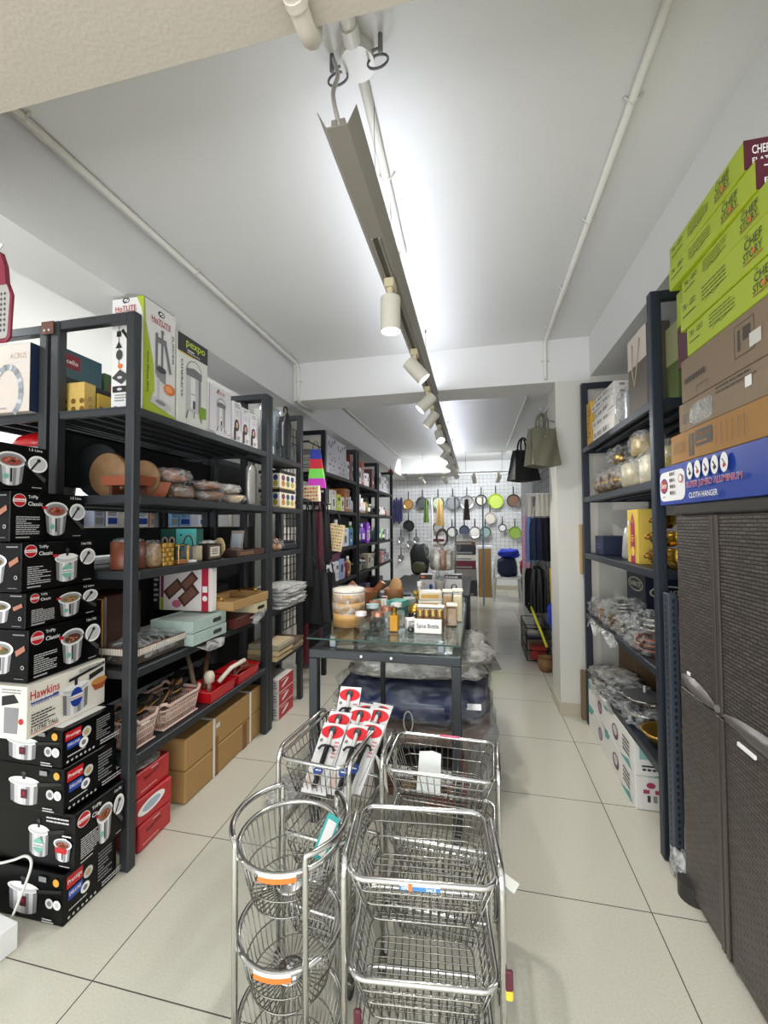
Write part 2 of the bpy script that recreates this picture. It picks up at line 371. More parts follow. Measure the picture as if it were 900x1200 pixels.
b = MB(); b.box((-1.78, -1.8, 2.40), (-1.5, 9.3, 2.76), PLASTER); struct(b, 'trim_3')   # beam over the left racks
b = MB(); b.box((.83, -1.8, 2.46), (1.25, 9.3, 2.76), PLASTER); struct(b, 'trim_4')     # drop over the right racks
b = MB(); b.box((.59, 3.3, 0), (1.25, 3.62, 2.44), PLASTERW); struct(b, 'wall_pillar_right')
b = MB(); b.box((.83, 3.3, 2.44), (1.25, 3.62, 2.46), PLASTERW); struct(b, 'trim_6')
b = MB(); b.box((-1.87, 3.3, 0), (-1.6, 3.62, 2.40), PLASTERW); struct(b, 'wall_pillar_left')
b = MB(); b.box((-1.5, 8.55, 2.44), (-.5, 9.3, 2.76), M('#b7b7b5', .8)); struct(b, 'trim_5')
b = MB(); b.box((.578, 3.288, 0), (.80, 3.3, .085), M('#bdb5a0', .3)); b.box((.578, 3.3, 0), (.59, 3.63, .085), M('#bdb5a0', .3)); struct(b, 'baseboard_pillar')
b = MB(); b.box((-3.6, 9.288, 0), (1.25, 9.3, .09), M('#bdb5a0', .3)); struct(b, 'baseboard_back')
# conduits on the ceiling
def conduit(pts, r, clips, label):
    t = thing('ceiling_conduit', label, 'pipe', pts[0])
    o = Vector(pts[0]); b = MB(); b.tube([Vector(p)-o for p in pts], r, M('#e2e0d8', .5), 12); part(b, 'pipe', t)
    for (p, ax) in clips:
        b = MB(); p = Vector(p)-o
        if ax == 'y': b.tube([p+Vector((-r*2.2, 0, r*1.05)), p+Vector((-r*1.3, 0, 0)), p+Vector((0, 0, -r*1.25)), p+Vector((r*1.3, 0, 0)), p+Vector((r*2.2, 0, r*1.05))], .004, M('#d4d1c8', .5), 6)
        else: b.tube([p+Vector((-r*2.2, r, 0)), p+Vector((-r*1.3, 0, 0)), p+Vector((0, -r*1.25, 0)), p+Vector((r*1.3, 0, 0)), p+Vector((r*2.2, r, 0))], .004, M('#d4d1c8', .5), 6)
        part(b, 'clip', t)
conduit([(-1.455, .75, 2.746), (-1.455, 3.24, 2.746), (-1.455, 3.275, 2.73), (-1.455, 3.286, 2.7), (-1.455, 3.286, 2.47), (-1.455, 3.3, 2.43), (-1.455, 3.6, 2.43)], .013,
        [((-1.455, y, 2.746), 'y') for y in (.93, 1.07, 1.95, 2.55, 3.1)]+[((-1.455, 3.286, 2.6), 'z')], 'white conduit running along the left edge of the ceiling')
conduit([(.505, .78, 2.746), (.522, 3.24, 2.746), (.522, 3.275, 2.73), (.522, 3.286, 2.7), (.522, 3.286, 2.50), (.522, 3.286, 2.46)], .013,
        [((.512, y, 2.746), 'y') for y in (1.45, 2.0, 2.55, 3.05)]+[((.522, 3.286, 2.6), 'z')], 'white conduit running along the right side of the ceiling')
conduit([(-1.47, 3.62, 2.746), (-1.47, 8.5, 2.746)], .013, [((-1.47, y, 2.746), 'y') for y in (4.2, 5.2, 6.4, 7.6)], 'white conduit above the far left racks beyond the beam')
conduit([(.55, 3.62, 2.746), (.55, 8.6, 2.746)], .013, [((.55, y, 2.746), 'y') for y in (4.2, 5.4, 6.8)], 'white conduit beyond the beam on the right side')
# middle pipe: two sizes with a round junction box
t = thing('ceiling_conduit', 'white pipe with round junction box above the front of the light trough', 'pipe', (-.32, .76, 2.74))
b = MB(); b.cyl((.02, 0, -.01), (0, .32, -.005), .021, M('#dddad2', .4), 14); b.cyl((0, .29, -.005), (0, .33, -.005), .026, M('#dddad2', .4), 14); part(b, 'pipe', t, 'thick front length of the pipe')
b = MB(); b.cyl((0, .38, -.02), (0, .38, .018), .05, M('#e6e5e0', .35), 24); part(b, 'junction_box', t)
b = MB(); b.tube([(0, .42, 0), (-.015, 1.2, 0), (-.012, 1.26, -.003), (-.035, 1.29, 0)], .0155, M('#e2e0d8', .5), 10); b.tube([(-.03, .8, .01), (-.012, .8, -.015), (.012, .8, -.015), (.03, .8, .01)], .004, M('#d4d1c8', .5)); part(b, 'pipe', t, 'thin rear length of the pipe')
for sx, yy in ((-1, .37), (1, .35)):
    b = MB(); x = sx*.075; b.tube([(x, yy, .018), (x, yy, -.03)], .007, MG, 8)
    b.tube([(x+.012*sx*-1+.03*math.cos(a), yy+.02+.012*math.sin(a), -.035+.034*math.sin(a)) for a in [i*2*PI/16 for i in range(16)]], .0035, MG, 6, True)
    b.tube([(x, yy, -.02), (x-sx*.03, yy+.02, .0), (x-sx*.05, yy+.02, .005)], .004, MG, 6); part(b, 'hook_ring', t, 'grey steel ring hook')
b = MB(); b.tube([(.02, .50, -.03), (0, .60, -.3)], .0012, GREYP, 5); part(b, 'hanging_wire', t)
t = thing('drain_pipe', 'short white pipe end with elbow coming down from the front beam', 'pipe', (-.31, .62, 2.36))
b = MB(); b.tube(sm([(0, -.1, -.018), (0, .08, -.018), (0, .125, -.014), (.0, .15, .01), (.0, .155, .05)], 4), .019, M('#cfc9bb', .5), 14); part(b, 'pipe', t)
b = MB(); b.cyl((0, .06, -.018), (0, .075, -.018), .022, M('#cfc9bb', .5), 14); part(b, 'collar', t)

# suspended light trough with a spotlight track underneath
TW = M('#8e897f', .45, 0, name='beige_powder_coat'); LED = emis('led_face', (1, 1, 1, 1), 6)
def trough(x, y0, y1, z, label, wires):
    t = thing('light_trough', label, 'light fitting', (x, y0, z)); L = y1-y0; b = MB()
    prof = [(-.052, .045), (-.028, 0), (.028, 0), (.052, .045)]
    for (a, c) in zip(prof, prof[1:]): b.prism([(a[0], 0, a[1]), (c[0], 0, c[1]), (c[0], 0, c[1]+.004), (a[0], 0, a[1]+.004)], (0, L, 0), TW)
    part(b, 'trough', t)
    b = MB(); b.box((-.018, .01, .006), (-.004, L-.01, .03), TW); b.box((.004, .01, .006), (.018, L-.01, .03), TW); part(b, 'inner_rail', t)
    b = MB()
    for s_ in (-.016, .010): b.box((s_, .42, -.008), (s_+.006, L-.02, .0), M('#8e8980', .4))
    b.box((-.009, .42, -.002), (.009, L-.02, .0), M('#4d4a44', .5)); part(b, 'spotlight_track', t)
    b = MB(); b.cyl((-.0, .05, .045), (0, L-.05, .045), .012, emis('tube_lit', (.88, .92, 1, 1), 1.3), 10); part(b, 'light_tube', t, 'lit tube facing the ceiling')
    for i, (yy, zz) in enumerate(wires):
        b = MB(); b.tube([(.0, yy, .02), (.0, yy, zz-z)], .0016, GREYP, 5); b.cyl((0, yy, zz-z-.02), (0, yy, zz-z), .006, MG, 8); part(b, 'hanging_wire', t)
    return t
t = trough(-.33, .98, 3.33, 2.385, 'long beige trough light hanging in front of the ceiling beam', [(.7, 2.76), (1.95, 2.76)])
b = MB(); b.tube(sm([(0, .02, .02), (-.02, .03, .12), (-.03, .10, .25), (-.06, .15, .36)]), .006, M('#bdb9b0', .4), 8); part(b, 'power_cable', t)
trough(-.345, 3.42, 8.3, 2.385, 'long beige trough light hanging beyond the ceiling beam', [(.4, 2.76), (1.2, 2.76), (2.2, 2.76), (3.4, 2.76)])
SPOTW = M('#cdc8ba', .45)
def spot(x, y, z, ax, ay, label, e=14, lamp=True, group='spotlights on the suspended track', ztop=None):
    """ax, ay: tilt of the can axis (direction of the light)"""
    t = thing('track_spotlight', label, 'spotlight', (x, y, z), 0, group)
    b = MB(); b.rbox((-.02, -.036, -.036), (.02, .036, 0), M('#c9bd9c', .45), .004); b.rbox((-.012, -.022, -.06), (.012, .022, -.03), M('#c9bd9c', .45), .004); part(b, 'track_adapter', t)
    d = Vector((ax, ay, -1)).normalized(); p = Vector((0, 0, -.075)); c0 = p-d*.005
    if ax or ay: c0 = p+Vector((0, 0, -.03))-d*.055
    b = MB(); b.tube([(0, 0, -.05), (0, 0, -.08), tuple((c0+d*.05))], .0065, M('#c9bd9c', .45), 8); part(b, 'stem', t)
    r = .041; c1 = c0+d*.138; u = d.orthogonal().normalized(); b = MB(); b.cyl(c0, c1, r, SPOTW, 24, False)
    n = 24; a = [c0+u*math.cos(2*PI*i/n)*r+d.cross(u)*math.sin(2*PI*i/n)*r for i in range(n)]; b.add(a, [tuple(range(n))], SPOTW)
    q = c1-d*.006; b.cyl(q, c1, r*.94, SPOTW, 24, False); part(b, 'lamp_can', t)
    b = MB(); a = [q+u*math.cos(2*PI*i/n)*r*.95+d.cross(u)*math.sin(2*PI*i/n)*r*.95 for i in range(n)]; b.add(a, [tuple(range(n))], LED); part(b, 'lens', t, 'glowing white lens')
    if lamp:
        l = bpy.data.lights.new('spot_lamp', 'SPOT'); l.energy = e; l.spot_size = 1.75; l.spot_blend = .8; l.shadow_soft_size = .03; l.color = (1, .97, .93)
        o = bpy.data.objects.new('spot_lamp', l); COL.objects.link(o); o.parent = t; o.location = c1+d*.01; o.rotation_euler = d.to_track_quat('-Z', 'Y').to_euler()
    return t
spot(-.33, 1.66, 2.379, 0, 0, 'nearest track spotlight, an upright beige can pointing straight down', 34)
spot(-.33, 2.36, 2.379, .85, .1, 'second track spotlight from the front, tilted to the right', 36)
spot(-.33, 3.02, 2.379, -.95, -.2, 'third track spotlight from the front, tilted left below the trough end', 34)
spot(-.345, 3.5, 2.379, -.75, .1, 'fourth track spotlight, tilted left, first on the far trough', 34)
for i, (y, ax, ay) in enumerate(((4.2, .3, -.8), (4.75, .9, .2), (5.25, -.8, .1), (5.7, .8, .3), (6.2, -.8, .2), (6.6, .8, .2), (7.0, -.7, .3), (7.5, .6, .4))):
    spot(-.345, y, 2.379, ax, ay, '%s spotlight along the far trough, tilted %s' % (['first', 'second', 'third', 'fourth', 'fifth', 'sixth', 'seventh', 'last'][i], 'right' if ax > 0 else 'left'), 44, i % 2 == 0)
t = thing('spotlight_rail', 'white crosswise spotlight rail hanging in front of the pan wall', 'light fitting', (-1.27, 7.9, 2.335))
b = MB(); b.rbox((0, -.018, 0), (1.95, .018, .03), WHITE); part(b, 'rail', t)
for x in (.3, 1.1, 1.75): b = MB(); b.cyl((x, 0, .03), (x, 0, .4), .004, GREYP, 6); part(b, 'hanging_rod', t)
for i, (x, ax) in enumerate(((-.99, .6), (-.55, .5), (-.02, .2), (.42, -.5))):
    spot(x, 7.9, 2.335, ax, .6, '%s spotlight on the crosswise rail before the pan wall' % ['leftmost', 'second from left', 'third from left', 'rightmost'][i], 14, i in (0, 2), 'spotlights on the crosswise rail')
# ================================================================ racks
def rack(label, xf, xb, y0, y1, zs, ztop, steel=STEEL, group=None, pw=.042, ribs=4, shelf_steel=None, top=True, back=None):
    """slotted steel rack; xf = front face, xb = back face, long side along y"""
    sg = 1 if xf > xb else -1; ox = min(xf, xb); D = abs(xf-xb); L = y1-y0
    t = thing('shelving_rack', label, 'shelf', (ox, y0, 0), 0, group); ss = shelf_steel or steel
    X0 = (0, D) 
    for ix in (0, 1):
        for iy in (0, 1):
            x = 0 if ix == 0 else D-pw; y = 0 if iy == 0 else L-pw; b = MB(); b.rbox((x, y, 0), (x+pw, y+pw, ztop-.002), steel, .004)
            part(b, 'post', t)
    if top:
        for iy in (0, 1):
            y = 0 if iy == 0 else L-pw; b = MB(); b.rbox((pw, y+.004, ztop-.04), (D-pw, y+pw-.004, ztop-.001), steel, .003); part(b, 'top_bar', t)
    for z in zs:
        b = MB(); b.box((.004, .005, z-.006), (D-.004, L-.005, z), ss)
        b.rbox((.002 if sg < 0 else D-.02, pw, z-.036), (.02 if sg < 0 else D-.002, L-pw, z+.001), steel, .003)
        b.rbox((.002 if sg > 0 else D-.02, pw, z-.036), (.02 if sg > 0 else D-.002, L-pw, z+.001), steel, .003)
        b.rbox((pw, .008, z-.034), (D-pw, .03, z+.001), steel, .003); b.rbox((pw, L-.03, z-.034), (D-pw, L-.008, z+.001), steel, .003)
        for k in range(ribs):
            x = .04+(D-.08)*(k+.5)/ribs; b.rbox((x-.012, .03, z-.026), (x+.012, L-.03, z-.005), ss, .004)
        part(b, 'shelf', t)
    if back:
        for (za, zb) in back:
            b = MB(); xx = .0 if sg > 0 else D-.004; b.box((xx, pw, za), (xx+.004, L-pw, zb), STEELD); part(b, 'back_panel', t)
    return t
XF = -1.37; ZS = [.44, .79, 1.195, 1.512, 1.88]
rack('dark grey steel rack nearest on the left, with boxed juicer on top', XF, -1.80, 1.455, 2.625, ZS, 2.28, back=[(.50, .74), (.83, 1.15), (1.24, 1.375), (1.56, 1.80)])
rack('narrow grey rack bay between first left rack and the beige pillar', XF, -1.60, 2.63, 3.20, ZS, 2.28)
rack('dark rack standing back to back behind the nearest left rack', -2.25, -1.82, 1.455, 2.625, ZS, 2.27, ribs=3)
rack('dark rack behind the narrow bay, ending at the beige pillar', -2.25, -1.84, 2.64, 3.27, ZS, 2.27, ribs=3, back=[(.02, 1.375), (1.56, 1.84)])
t = thing('bracket_plate', 'small rusty brown plate joining the rack posts at top left', 'bracket', (-1.81, 1.452, 2.22))
b = MB(); b.box((-.032, -.005, 0), (.032, 0, .055), M('#6b4638', .6, .3)); part(b, 'plate', t)
for x in (-.012, .012): b = MB(); b.cyl((x, -.009, .015), (x, -.005, .015), .005, LG, 8); part(b, 'bolt', t)
for i, (a, e) in enumerate(((3.70, 4.80), (4.85, 5.88), (5.92, 6.98))):
    rack('%s of the three tall dark racks along the far left side' % ['nearest', 'middle', 'farthest'][i], -1.37, -1.78, a, e, [.45, .81, 1.15, 1.53, 1.89], 2.28, STEELD, 'racks along the far left side', back=[(.0, 2.2)] if i else [(0, 1.5)])
# rack in the next aisle, seen through the gaps
RC = rack('pale shelving of the next aisle, seen through the gap of the left racks', -2.75, -3.2, 1.3, 4.4, [.4, .9, 1.38, 1.85], 2.0, M('#c8c4b8', .5), ribs=0)
rd = random.Random(5); y = 1.4; k = 0
JC = ['#e8e4d8', '#dfe6ee', '#d9a98a', '#e9efe6', '#7fb2dc', '#8fb6e0', '#cdd6e6', '#e8e8f2', '#b8bcd0', '#e6e6ee']
while y < 4.1:
    wd = rd.uniform(.10, .16); c = JC[k % len(JC)]; b = MB(); h = rd.uniform(.13, .17)
    if k % 3 == 1:
        b.lathe([(0, 0), (wd*.4, 0), (wd*.42, .01), (wd*.42, h*.75), (wd*.3, h*.85), (wd*.32, h*.87), (wd*.32, h), (0, h)], (0, 0, 0), M(c, .3)); nm = 'storage_jar'; lb = 'canister'
    else:
        b = carton(.2, wd*.9, h, M(c, .4), right=lambda f: (f.rect(.01, .02, f.w-.02, .05, BLUE if k % 2 else GREYP), f.para(.012, .11, f.w-.03, 3, .012, INK, k))); nm = 'product_box'; lb = 'box'
    solo(b, nm, '%s %s, number %s from the front on the shelf of the next aisle' % (['cream', 'pale', 'peach', 'whitish', 'light blue'][k % 5], lb, ['one', 'two', 'three', 'four', 'five', 'six', 'seven', 'eight', 'nine', 'ten', 'eleven', 'twelve', 'thirteen', 'fourteen', 'fifteen', 'sixteen', 'seventeen', 'eighteen', 'nineteen', 'twenty', 'twenty one', 'twenty two', 'twenty three', 'twenty four', 'twenty five'][k]), lb, (-2.87, y+wd/2, 1.381), 0, 'goods on the shelf of the next aisle')
    y += wd+.01; k += 1

# ================================================================ pressure cooker cartons at the front left
def at(b, name, label, cat, xr, yf, z, w, d, rz=0, group=None):
    """place a carton by the near corner of its right face"""
    c, s = math.cos(rz), math.sin(rz); dx, dy = -w/2, d/2
    return solo(b, name, label, cat, (xr+c*dx-s*dy, yf+s*dx+c*dy, z+.0012), rz, group)
ORB = M('#e0a63a', .4); LOGO = (M('#7fc0ae', .5), M('#8ccbb8', .5), 'Hawkins')
def pres_side(f):
    h = f.h; L = f.w
    f.rect(.012, h*.66, .062, h*.24, RED); f.text('Prestige', .016, h*.72, h*.11, WHITE, .054); f.rect(.018, h*.42, .055, h*.2, BLUE); f.text('DELUXE', .022, h*.5, h*.07, WHITE, .045)
    f.disc(.095, h*.66, .019, LG); f.disc(.083, h*.40, .018, WHITE); f.disc(.095, h*.66, .011, M('#b7a070', .5)); f.disc(.083, h*.4, .009, MG)
    f.para(.135, h*.82, L-.16, 9, h*.07, GREYP, 3); f.para(.02, h*.22, .07, 1, .01, LG, 4)
    for i in range(7): f.disc(.02+i*.017, h*.1, .0045, LG)
    f.para(.15, h*.15, .09, 2, .01, LG, 8)
def pres_front(f):
    h = f.h; x0 = f.w-.235
    f.pot(x0-.0, h*.10, .125, h*.60); f.rect(x0+.05, h*.25, .028, h*.2, MAROON); f.text('P', x0+.06, h*.31, h*.08, RED)
    f.disc(f.w-.028, h*.84, .013, ORB); f.disc(f.w-.055, h*.42, .017, LG); f.disc(f.w-.055, h*.42, .009, MG); f.disc(f.w-.022, h*.42, .016, WHITE); f.disc(f.w-.022, h*.42, .009, LG)
    f.para(f.w-.085, h*.1, .05, 2, .008, LG, 2); f.rect(x0+.135, h*.82, .032, h*.1, GREYP); f.para(.02, h*.8, .08, 2, .012, LG, 5)
def tri_side(two=False, open_=True, food='#8a4a2c'):
    def g(f):
        h = f.h; L = f.w
        f.disc(.032, h*.82, h*.13, WHITE); f.disc(.032, h*.82, h*.12, RED); f.rect(.032-h*.115, h*.79, h*.23, h*.06, WHITE); f.text('Hawkins', .032-h*.1, h*.8, h*.04, RED, h*.2)
        f.text('TriPly', .032+h*.16, h*.85, h*.08, WHITE); f.text('Classic', .032+h*.16, h*.72, h*.08, WHITE)
        f.para(.02, h*.48, .085, 9, h*.042, LG, int(h*999)+int(open_)); f.para(.02, h*.07, .06, 1, .01, LG, 6)
        f.pot(L*.42, h*.10, L*.30, h*(.64 if open_ else .60), open_, M(food, .6), 1, LOGO)
        f.disc(L*.87, h*.62, L*.12, WHITE, h*.19); f.disc(L*.87, h*.62, L*.10, LG, h*.15); f.line([(L*.79, h*.48), (L*.88, h*.7)], .007, INK); f.disc(L*.88, h*.7, .007, INK)
        f.rr(L*.37, h*.66, L*.07, h*.06, RED); f.text('3 Litre TALL' if two else '1.5 Litre', L*.76, h*.9, h*.055, WHITE, L*.16); f.para(L*.8, h*.08, L*.12, 1, .006, LG, 3)
    return g
def tri_front(f):
    h = f.h; w = f.w
    f.pot(w-.20, h*.15, .085, h*.55, False, None, 1, LOGO); f.pot(w-.085, h*.15, .07, h*.36, True, M('#7a3524', .6), 0); f.rr(w-.08, h*.3, .05, h*.1, RED)
    f.para(w-.12, h*.88, .1, 2, .012, LG, 3); f.para(w-.05, h*.6, .04, 2, .01, WHITE, 4); f.para(w-.06, h*.08, .045, 1, .006, LG, 9)
def tri_front2(f):
    h = f.h; w = f.w
    f.pot(w-.16, h*.15, .095, h*.55, True, M('#5a5a34', .6), 0); f.poly([(w-.05, h*.6), (w-.012, h*.72), (w-.008, h*.62), (w-.045, h*.5)], M('#a8705a', .6)); f.para(w-.06, h*.9, .05, 1, .01, GREYP, 3); f.disc(w-.018, h*.3, .007, LG); f.disc(w-.018, h*.3, .005, INK); f.para(w-.05, h*.08, .04, 1, .005, GREYP, 9)
BB = M('#030304', .3, spec=.22, name='glossy_black_card')
g = 'pressure cooker cartons stacked at the front left'
b = carton(.42, .222, .174, BB, pres_front, pres_side); o = at(b, 'cooker_carton', 'black pressure cooker carton standing on the floor, bottom of the front left stack', 'box', -1.407, 1.218, 0, .42, .222, 0, g)
b = carton(.44, .205, .196, BB, tri_front, tri_side(True)); at(b, 'cooker_carton', 'wide black cooker carton with open pan picture, second from the bottom of the stack', 'box', -1.40+.02, 1.236, .176, .44, .205, 0, g)
b = carton(.42, .222, .158, BB, pres_front, pres_side); at(b, 'cooker_carton', 'black cooker carton with red side label, third from the floor', 'box', -1.414, 1.219, .375, .42, .222, 0, g)
b = carton(.42, .222, .128, BB, pres_front, pres_side, top=lambda f: f.rect(.02, .02, f.w-.04, f.d if 0 else .18, WHITE)); at(b, 'cooker_carton', 'black cooker carton with white lid right under the white carton', 'box', -1.423, 1.217, .536, .42, .222, 0, g)
def hawk_side(f):
    h = f.h; L = f.w
    f.text('Hawkins', .012, h*.72, h*.17, M('#c4242b', .5), .105); f.rect(.014, h*.64, .10, h*.05, BLUE); f.para(.016, h*.67, .09, 1, .01, WHITE, 2)
    f.text('STAINLESS STEEL', .016, h*.60, h*.035, BLUE, .1); f.para(.016, h*.42, .085, 5, h*.055, INK, 2); f.text('3 LITRE TALL', .014, h*.1, h*.08, INK, .1); f.rect(.014, h*.07, .1, h*.012, RED)
    f.pot(.128, h*.08, .105, h*.62, False, None, 0); f.disc(.183, h*.42, .026, BLUE, h*.2); f.rect(.158, h*.38, .05, h*.09, WHITE); f.text('Hawkins', .160, h*.395, h*.05, RED, .046)
    f.poly([(.15, h*.78), (.305, h*.9), (.305, h*.96), (.15, h*.84)], INK); f.poly([(.235, h*.66), (.30, h*.75), (.30, h*.85), (.235, h*.78)], INK)
    f.poly([(.245, h*.55), (.262, h*.38), (.30, h*.38), (.318, h*.58)], M('#a8572c', .5)); f.disc(.282, h*.57, .036, M('#c98a4a', .5), h*.07); f.para(.19, h*.95, .11, 2, .007, GREYP, 6)
def hawk_front(f):
    h = f.h; f.poly([(f.w-.09, .02), (f.w-.035, .02), (f.w-.03, h*.6), (f.w-.09, h*.6)], GREYP); f.poly([(f.w-.1, h*.62), (f.w-.03, h*.7), (f.w-.05, h*.85), (f.w-.1, h*.8)], INK); f.para(f.w-.1, h*.92, .08, 2, .009, GREYP, 4); f.disc(f.w-.02, h*.35, .01, RED)
b = carton(.34, .315, .177, M('#ece7da', .4, coat=.2), hawk_front, hawk_side); at(b, 'cooker_carton', 'white pressure cooker carton with big red name in the middle of the stack', 'box', -1.475, 1.135, .666, .34, .315, .03, g)
b = carton(.32, .29, .180, BB, tri_front2, tri_side(True, True, '#4a2a1c')); at(b, 'cooker_carton', 'black carton with dark filled pan picture, directly on the white carton', 'box', -1.50, 1.155, .845, .32, .29, .03, g)
b = carton(.32, .29, .125, BB, tri_front2, tri_side(False, True, '#8d7a4c')); at(b, 'cooker_carton', 'low black carton with pan of beans picture, second above the white carton', 'box', -1.515, 1.155, 1.027, .32, .29, .03, g)
b = carton(.32, .295, .172, BB, tri_front2, tri_side(True, False)); at(b, 'cooker_carton', 'black carton with closed cooker and green round badge picture', 'box', -1.53, 1.15, 1.154, .32, .295, .03, g)
b = carton(.32, .295, .180, BB, tri_front2, tri_side(False, True, '#9b4a3a')); at(b, 'cooker_carton', 'black carton with meat filled pan picture, second from the top of the stack', 'box', -1.585, 1.15, 1.328, .32, .295, .03, g)
b = carton(.32, .295, .165, BB, tri_front, tri_side(False, True, '#9b4a3a'), top=lambda f: [f.rect(.1+i*.05, .2, .03, .02, LG) for i in range(4)]); at(b, 'cooker_carton', 'topmost black cooker carton, shifted to the left edge of the photo', 'box', -1.60, .99, 1.510, .32, .295, -.02, g)
# red tub behind the top cartons
b = MB(); b.lathe([(0, 0), (.10, 0), (.125, .24), (0, .24)], (0, 0, 0), M('#bfbfc2', .4), 32); b.lathe([(.125, .235), (.137, .24), (.137, .26), (.12, .285), (.07, .312), (0, .322)], (0, 0, 0), M('#c2131b', .3, coat=.4), 32)
solo(b, 'plastic_tub', 'shiny red round tub lid showing above the topmost cooker carton', 'tub', (-2.02, 1.64, 1.515))
# things at the left edge of the frame: a display stand with hanging goods
t = thing('display_stand', 'slim display stand pole at the left edge carrying hanging kitchen tools', 'stand', (-1.40, .86, 0))
b = MB(); b.cyl((0, 0, .012), (0, 0, 2.18), .011, M('#d8d8d6', .4), 10); part(b, 'pole', t)
b = MB(); b.cyl((0, 0, 0), (0, 0, .012), .09, M('#d8d8d6', .4), 20); part(b, 'base', t)
for i, z in enumerate((2.155, 1.24, 1.12, .93)):
    b = MB(); b.tube([(0, 0, z), (.10 if i else .155, -.0, z-.03*(i == 0)), (.115 if i else .17, -.0, z+.015-.03*(i == 0))], .0035, M('#e8e8e6', .4), 6); part(b, 'hook', t)
t = thing('box_grater', 'flat grater with maroon handle hanging at the top left edge', 'grater', (-1.236, .86, 2.125))
b = MB(); b.prism([(-.006, -.006, -.01), (.006, -.006, -.01), (.022, -.006, -.05), (.028, -.006, -.10), (-.028, -.006, -.10), (-.022, -.006, -.05)], (0, .012, 0), M('#7a1f36', .45)); part(b, 'handle', t, 'maroon handle')
b = MB(); b.prism([(-.03, -.004, -.10), (.03, -.004, -.10), (.04, -.004, -.13), (.034, -.004, -.235), (.028, -.004, -.245), (-.028, -.004, -.245), (-.034, -.004, -.235), (-.04, -.004, -.13)], (0, .008, 0), M('#c9c6c2', .3, .7))
for r_ in range(8):
    for c_ in range(5):
        x = -.024+c_*.012; z = -.125-r_*.014; b.add([(x-.004, -.0046, z), (x, -.0046, z-.005), (x+.004, -.0046, z), (x, -.0046, z+.005)], [(0, 1, 2, 3)], DG)
part(b, 'blade', t, 'perforated steel blade'); b = MB(); b.tube([(-.03, 0, -.10), (-.043, 0, -.13), (-.037, 0, -.24), (-.028, 0, -.25), (.028, 0, -.25), (.037, 0, -.24), (.043, 0, -.13), (.03, 0, -.10)], .005, M('#7a1f36', .45), 6); part(b, 'frame', t, 'maroon frame')
t = thing('striped_cloth', 'green and white striped towel hanging at the left edge', 'towel', (-1.31, .86, 1.245))
b = MB()
for i in range(14): b.grid(lambda u, v, i=i: (-.035+.07*u+.004*math.sin(i), -.01+.006*math.sin(u*9), -.0-.16*(i+v)/14), 6, 1, M('#8f9c6a', .8) if i % 2 else M('#e3e4d6', .8), thick=(0, .006, 0))
part(b, 'cloth', t)
t = thing('scrub_brush', 'round cream brush hanging below the striped towel', 'brush', (-1.305, .86, 1.12))
b = MB(); b.blob((0, 0, -.075), (.07, .03, .065), M('#b9b08c', .8, 0, .3, 200), 3, .06); part(b, 'bristles', t); b = MB(); b.tube([(0, 0, 0), (0, 0, -.02)], .005, M('#e5ddc0', .5)); part(b, 'handle', t)
t = thing('blister_pack', 'tall red printed packet hanging at the far left edge', 'packet', (-1.31, .855, .935))
b = MB(); b.rbox((-.05, -.006, -.24), (.045, .006, 0), M('#c7202c', .3, coat=.3), .004); f = Face(b, (-.05, -.006, -.24), (.095, 0, 0), (0, 0, .24)); f.rect(.0, .0, .095, .085, PINKB); f.rect(.01, .13, .07, .03, ORANGE); f.disc(.07, .2, .012, WHITE); f.para(.01, .115, .07, 3, .012, WHITE, 3); part(b, 'card', t)
b = MB(); b.blob((0, -.012, -.225), (.07, .02, .11), WRAP, 2, .1); part(b, 'blister', t)
# white lead in front of the cartons and white carton at the lower left
b = MB(); b.tube(sm([(0, 0, .0045), (.05, .01, .05), (.10, .02, .17), (.115, .03, .24), (.09, .03, .262), (.05, .02, .25), (-.02, .01, .235), (-.1, 0, .25)]), .0042, M('#d9d7d0', .4), 8)
solo(b, 'power_cord', 'white cord looping in front of the lowest black cartons', 'cord', (-1.60, 1.14, 0))
b = carton(.30, .24, .085, M('#eeeeec', .4), right=lambda f: f.rect(.05, .03, .1, .01, LG), top=lambda f: f.rect(.24, .06, .05, .014, INK)); solo(b, 'white_carton', 'low white carton on the floor at the lower left corner', 'box', (-1.648, 1.03, .001), -.12)
# ================================================================ top shelf of the near rack
Z5 = 1.882
def hot_logo(f, x, y, w):
    f.disc(x+w*.5, y+w*.42, w*.17, INK, w*.11); f.disc(x+w*.52, y+w*.42, w*.11, WHITE, w*.07); f.line([(x+w*.4, y+w*.3), (x+w*.62, y+w*.5)], .004, INK)
    f.text('HoTLITE', x, y, w*.2, M('#b01528', .5), w); f.rect(x, y-w*.04, w, w*.02, M('#b01528', .5))
def hot_front(f):
    w, h = f.w, f.h; f.poly([(w*.78, h), (w, h), (w, h*.8), (w*.93, h*.9)], LIME); hot_logo(f, w*.12, h*.885, w*.66)
    f.line([(w*.25, h*.76), (w*.25, h*.42)], .003, MAROON); f.rect(w*.18, h*.66, w*.14, h*.05, INK); f.line([(w*.35, h*.72), (w*.75, h*.55)], .014, INK); f.poly([(w*.15, h*.56), (w*.35, h*.56), (w*.25, h*.62)], INK)
    f.disc(w*.27, h*.5, w*.1, DG, h*.045); f.disc(w*.3, h*.4, w*.07, ORANGE); f.disc(w*.8, h*.38, w*.1, MAROON, h*.06); f.poly([(w*.05, h*.3), (w*.3, h*.37), (w*.6, h*.31), (w*.35, h*.24)], DG); f.disc(w*.3, h*.3, w*.08, LG, h*.012)
    f.rect(w*.08, h*.17, w*.5, h*.055, INK); f.disc(w*.3, h*.197, w*.08, LG, h*.012); f.para(w*.15, h*.14, w*.4, 3, .012, GREYP, 4); f.disc(w*.18, h*.04, w*.06, INK, h*.01)
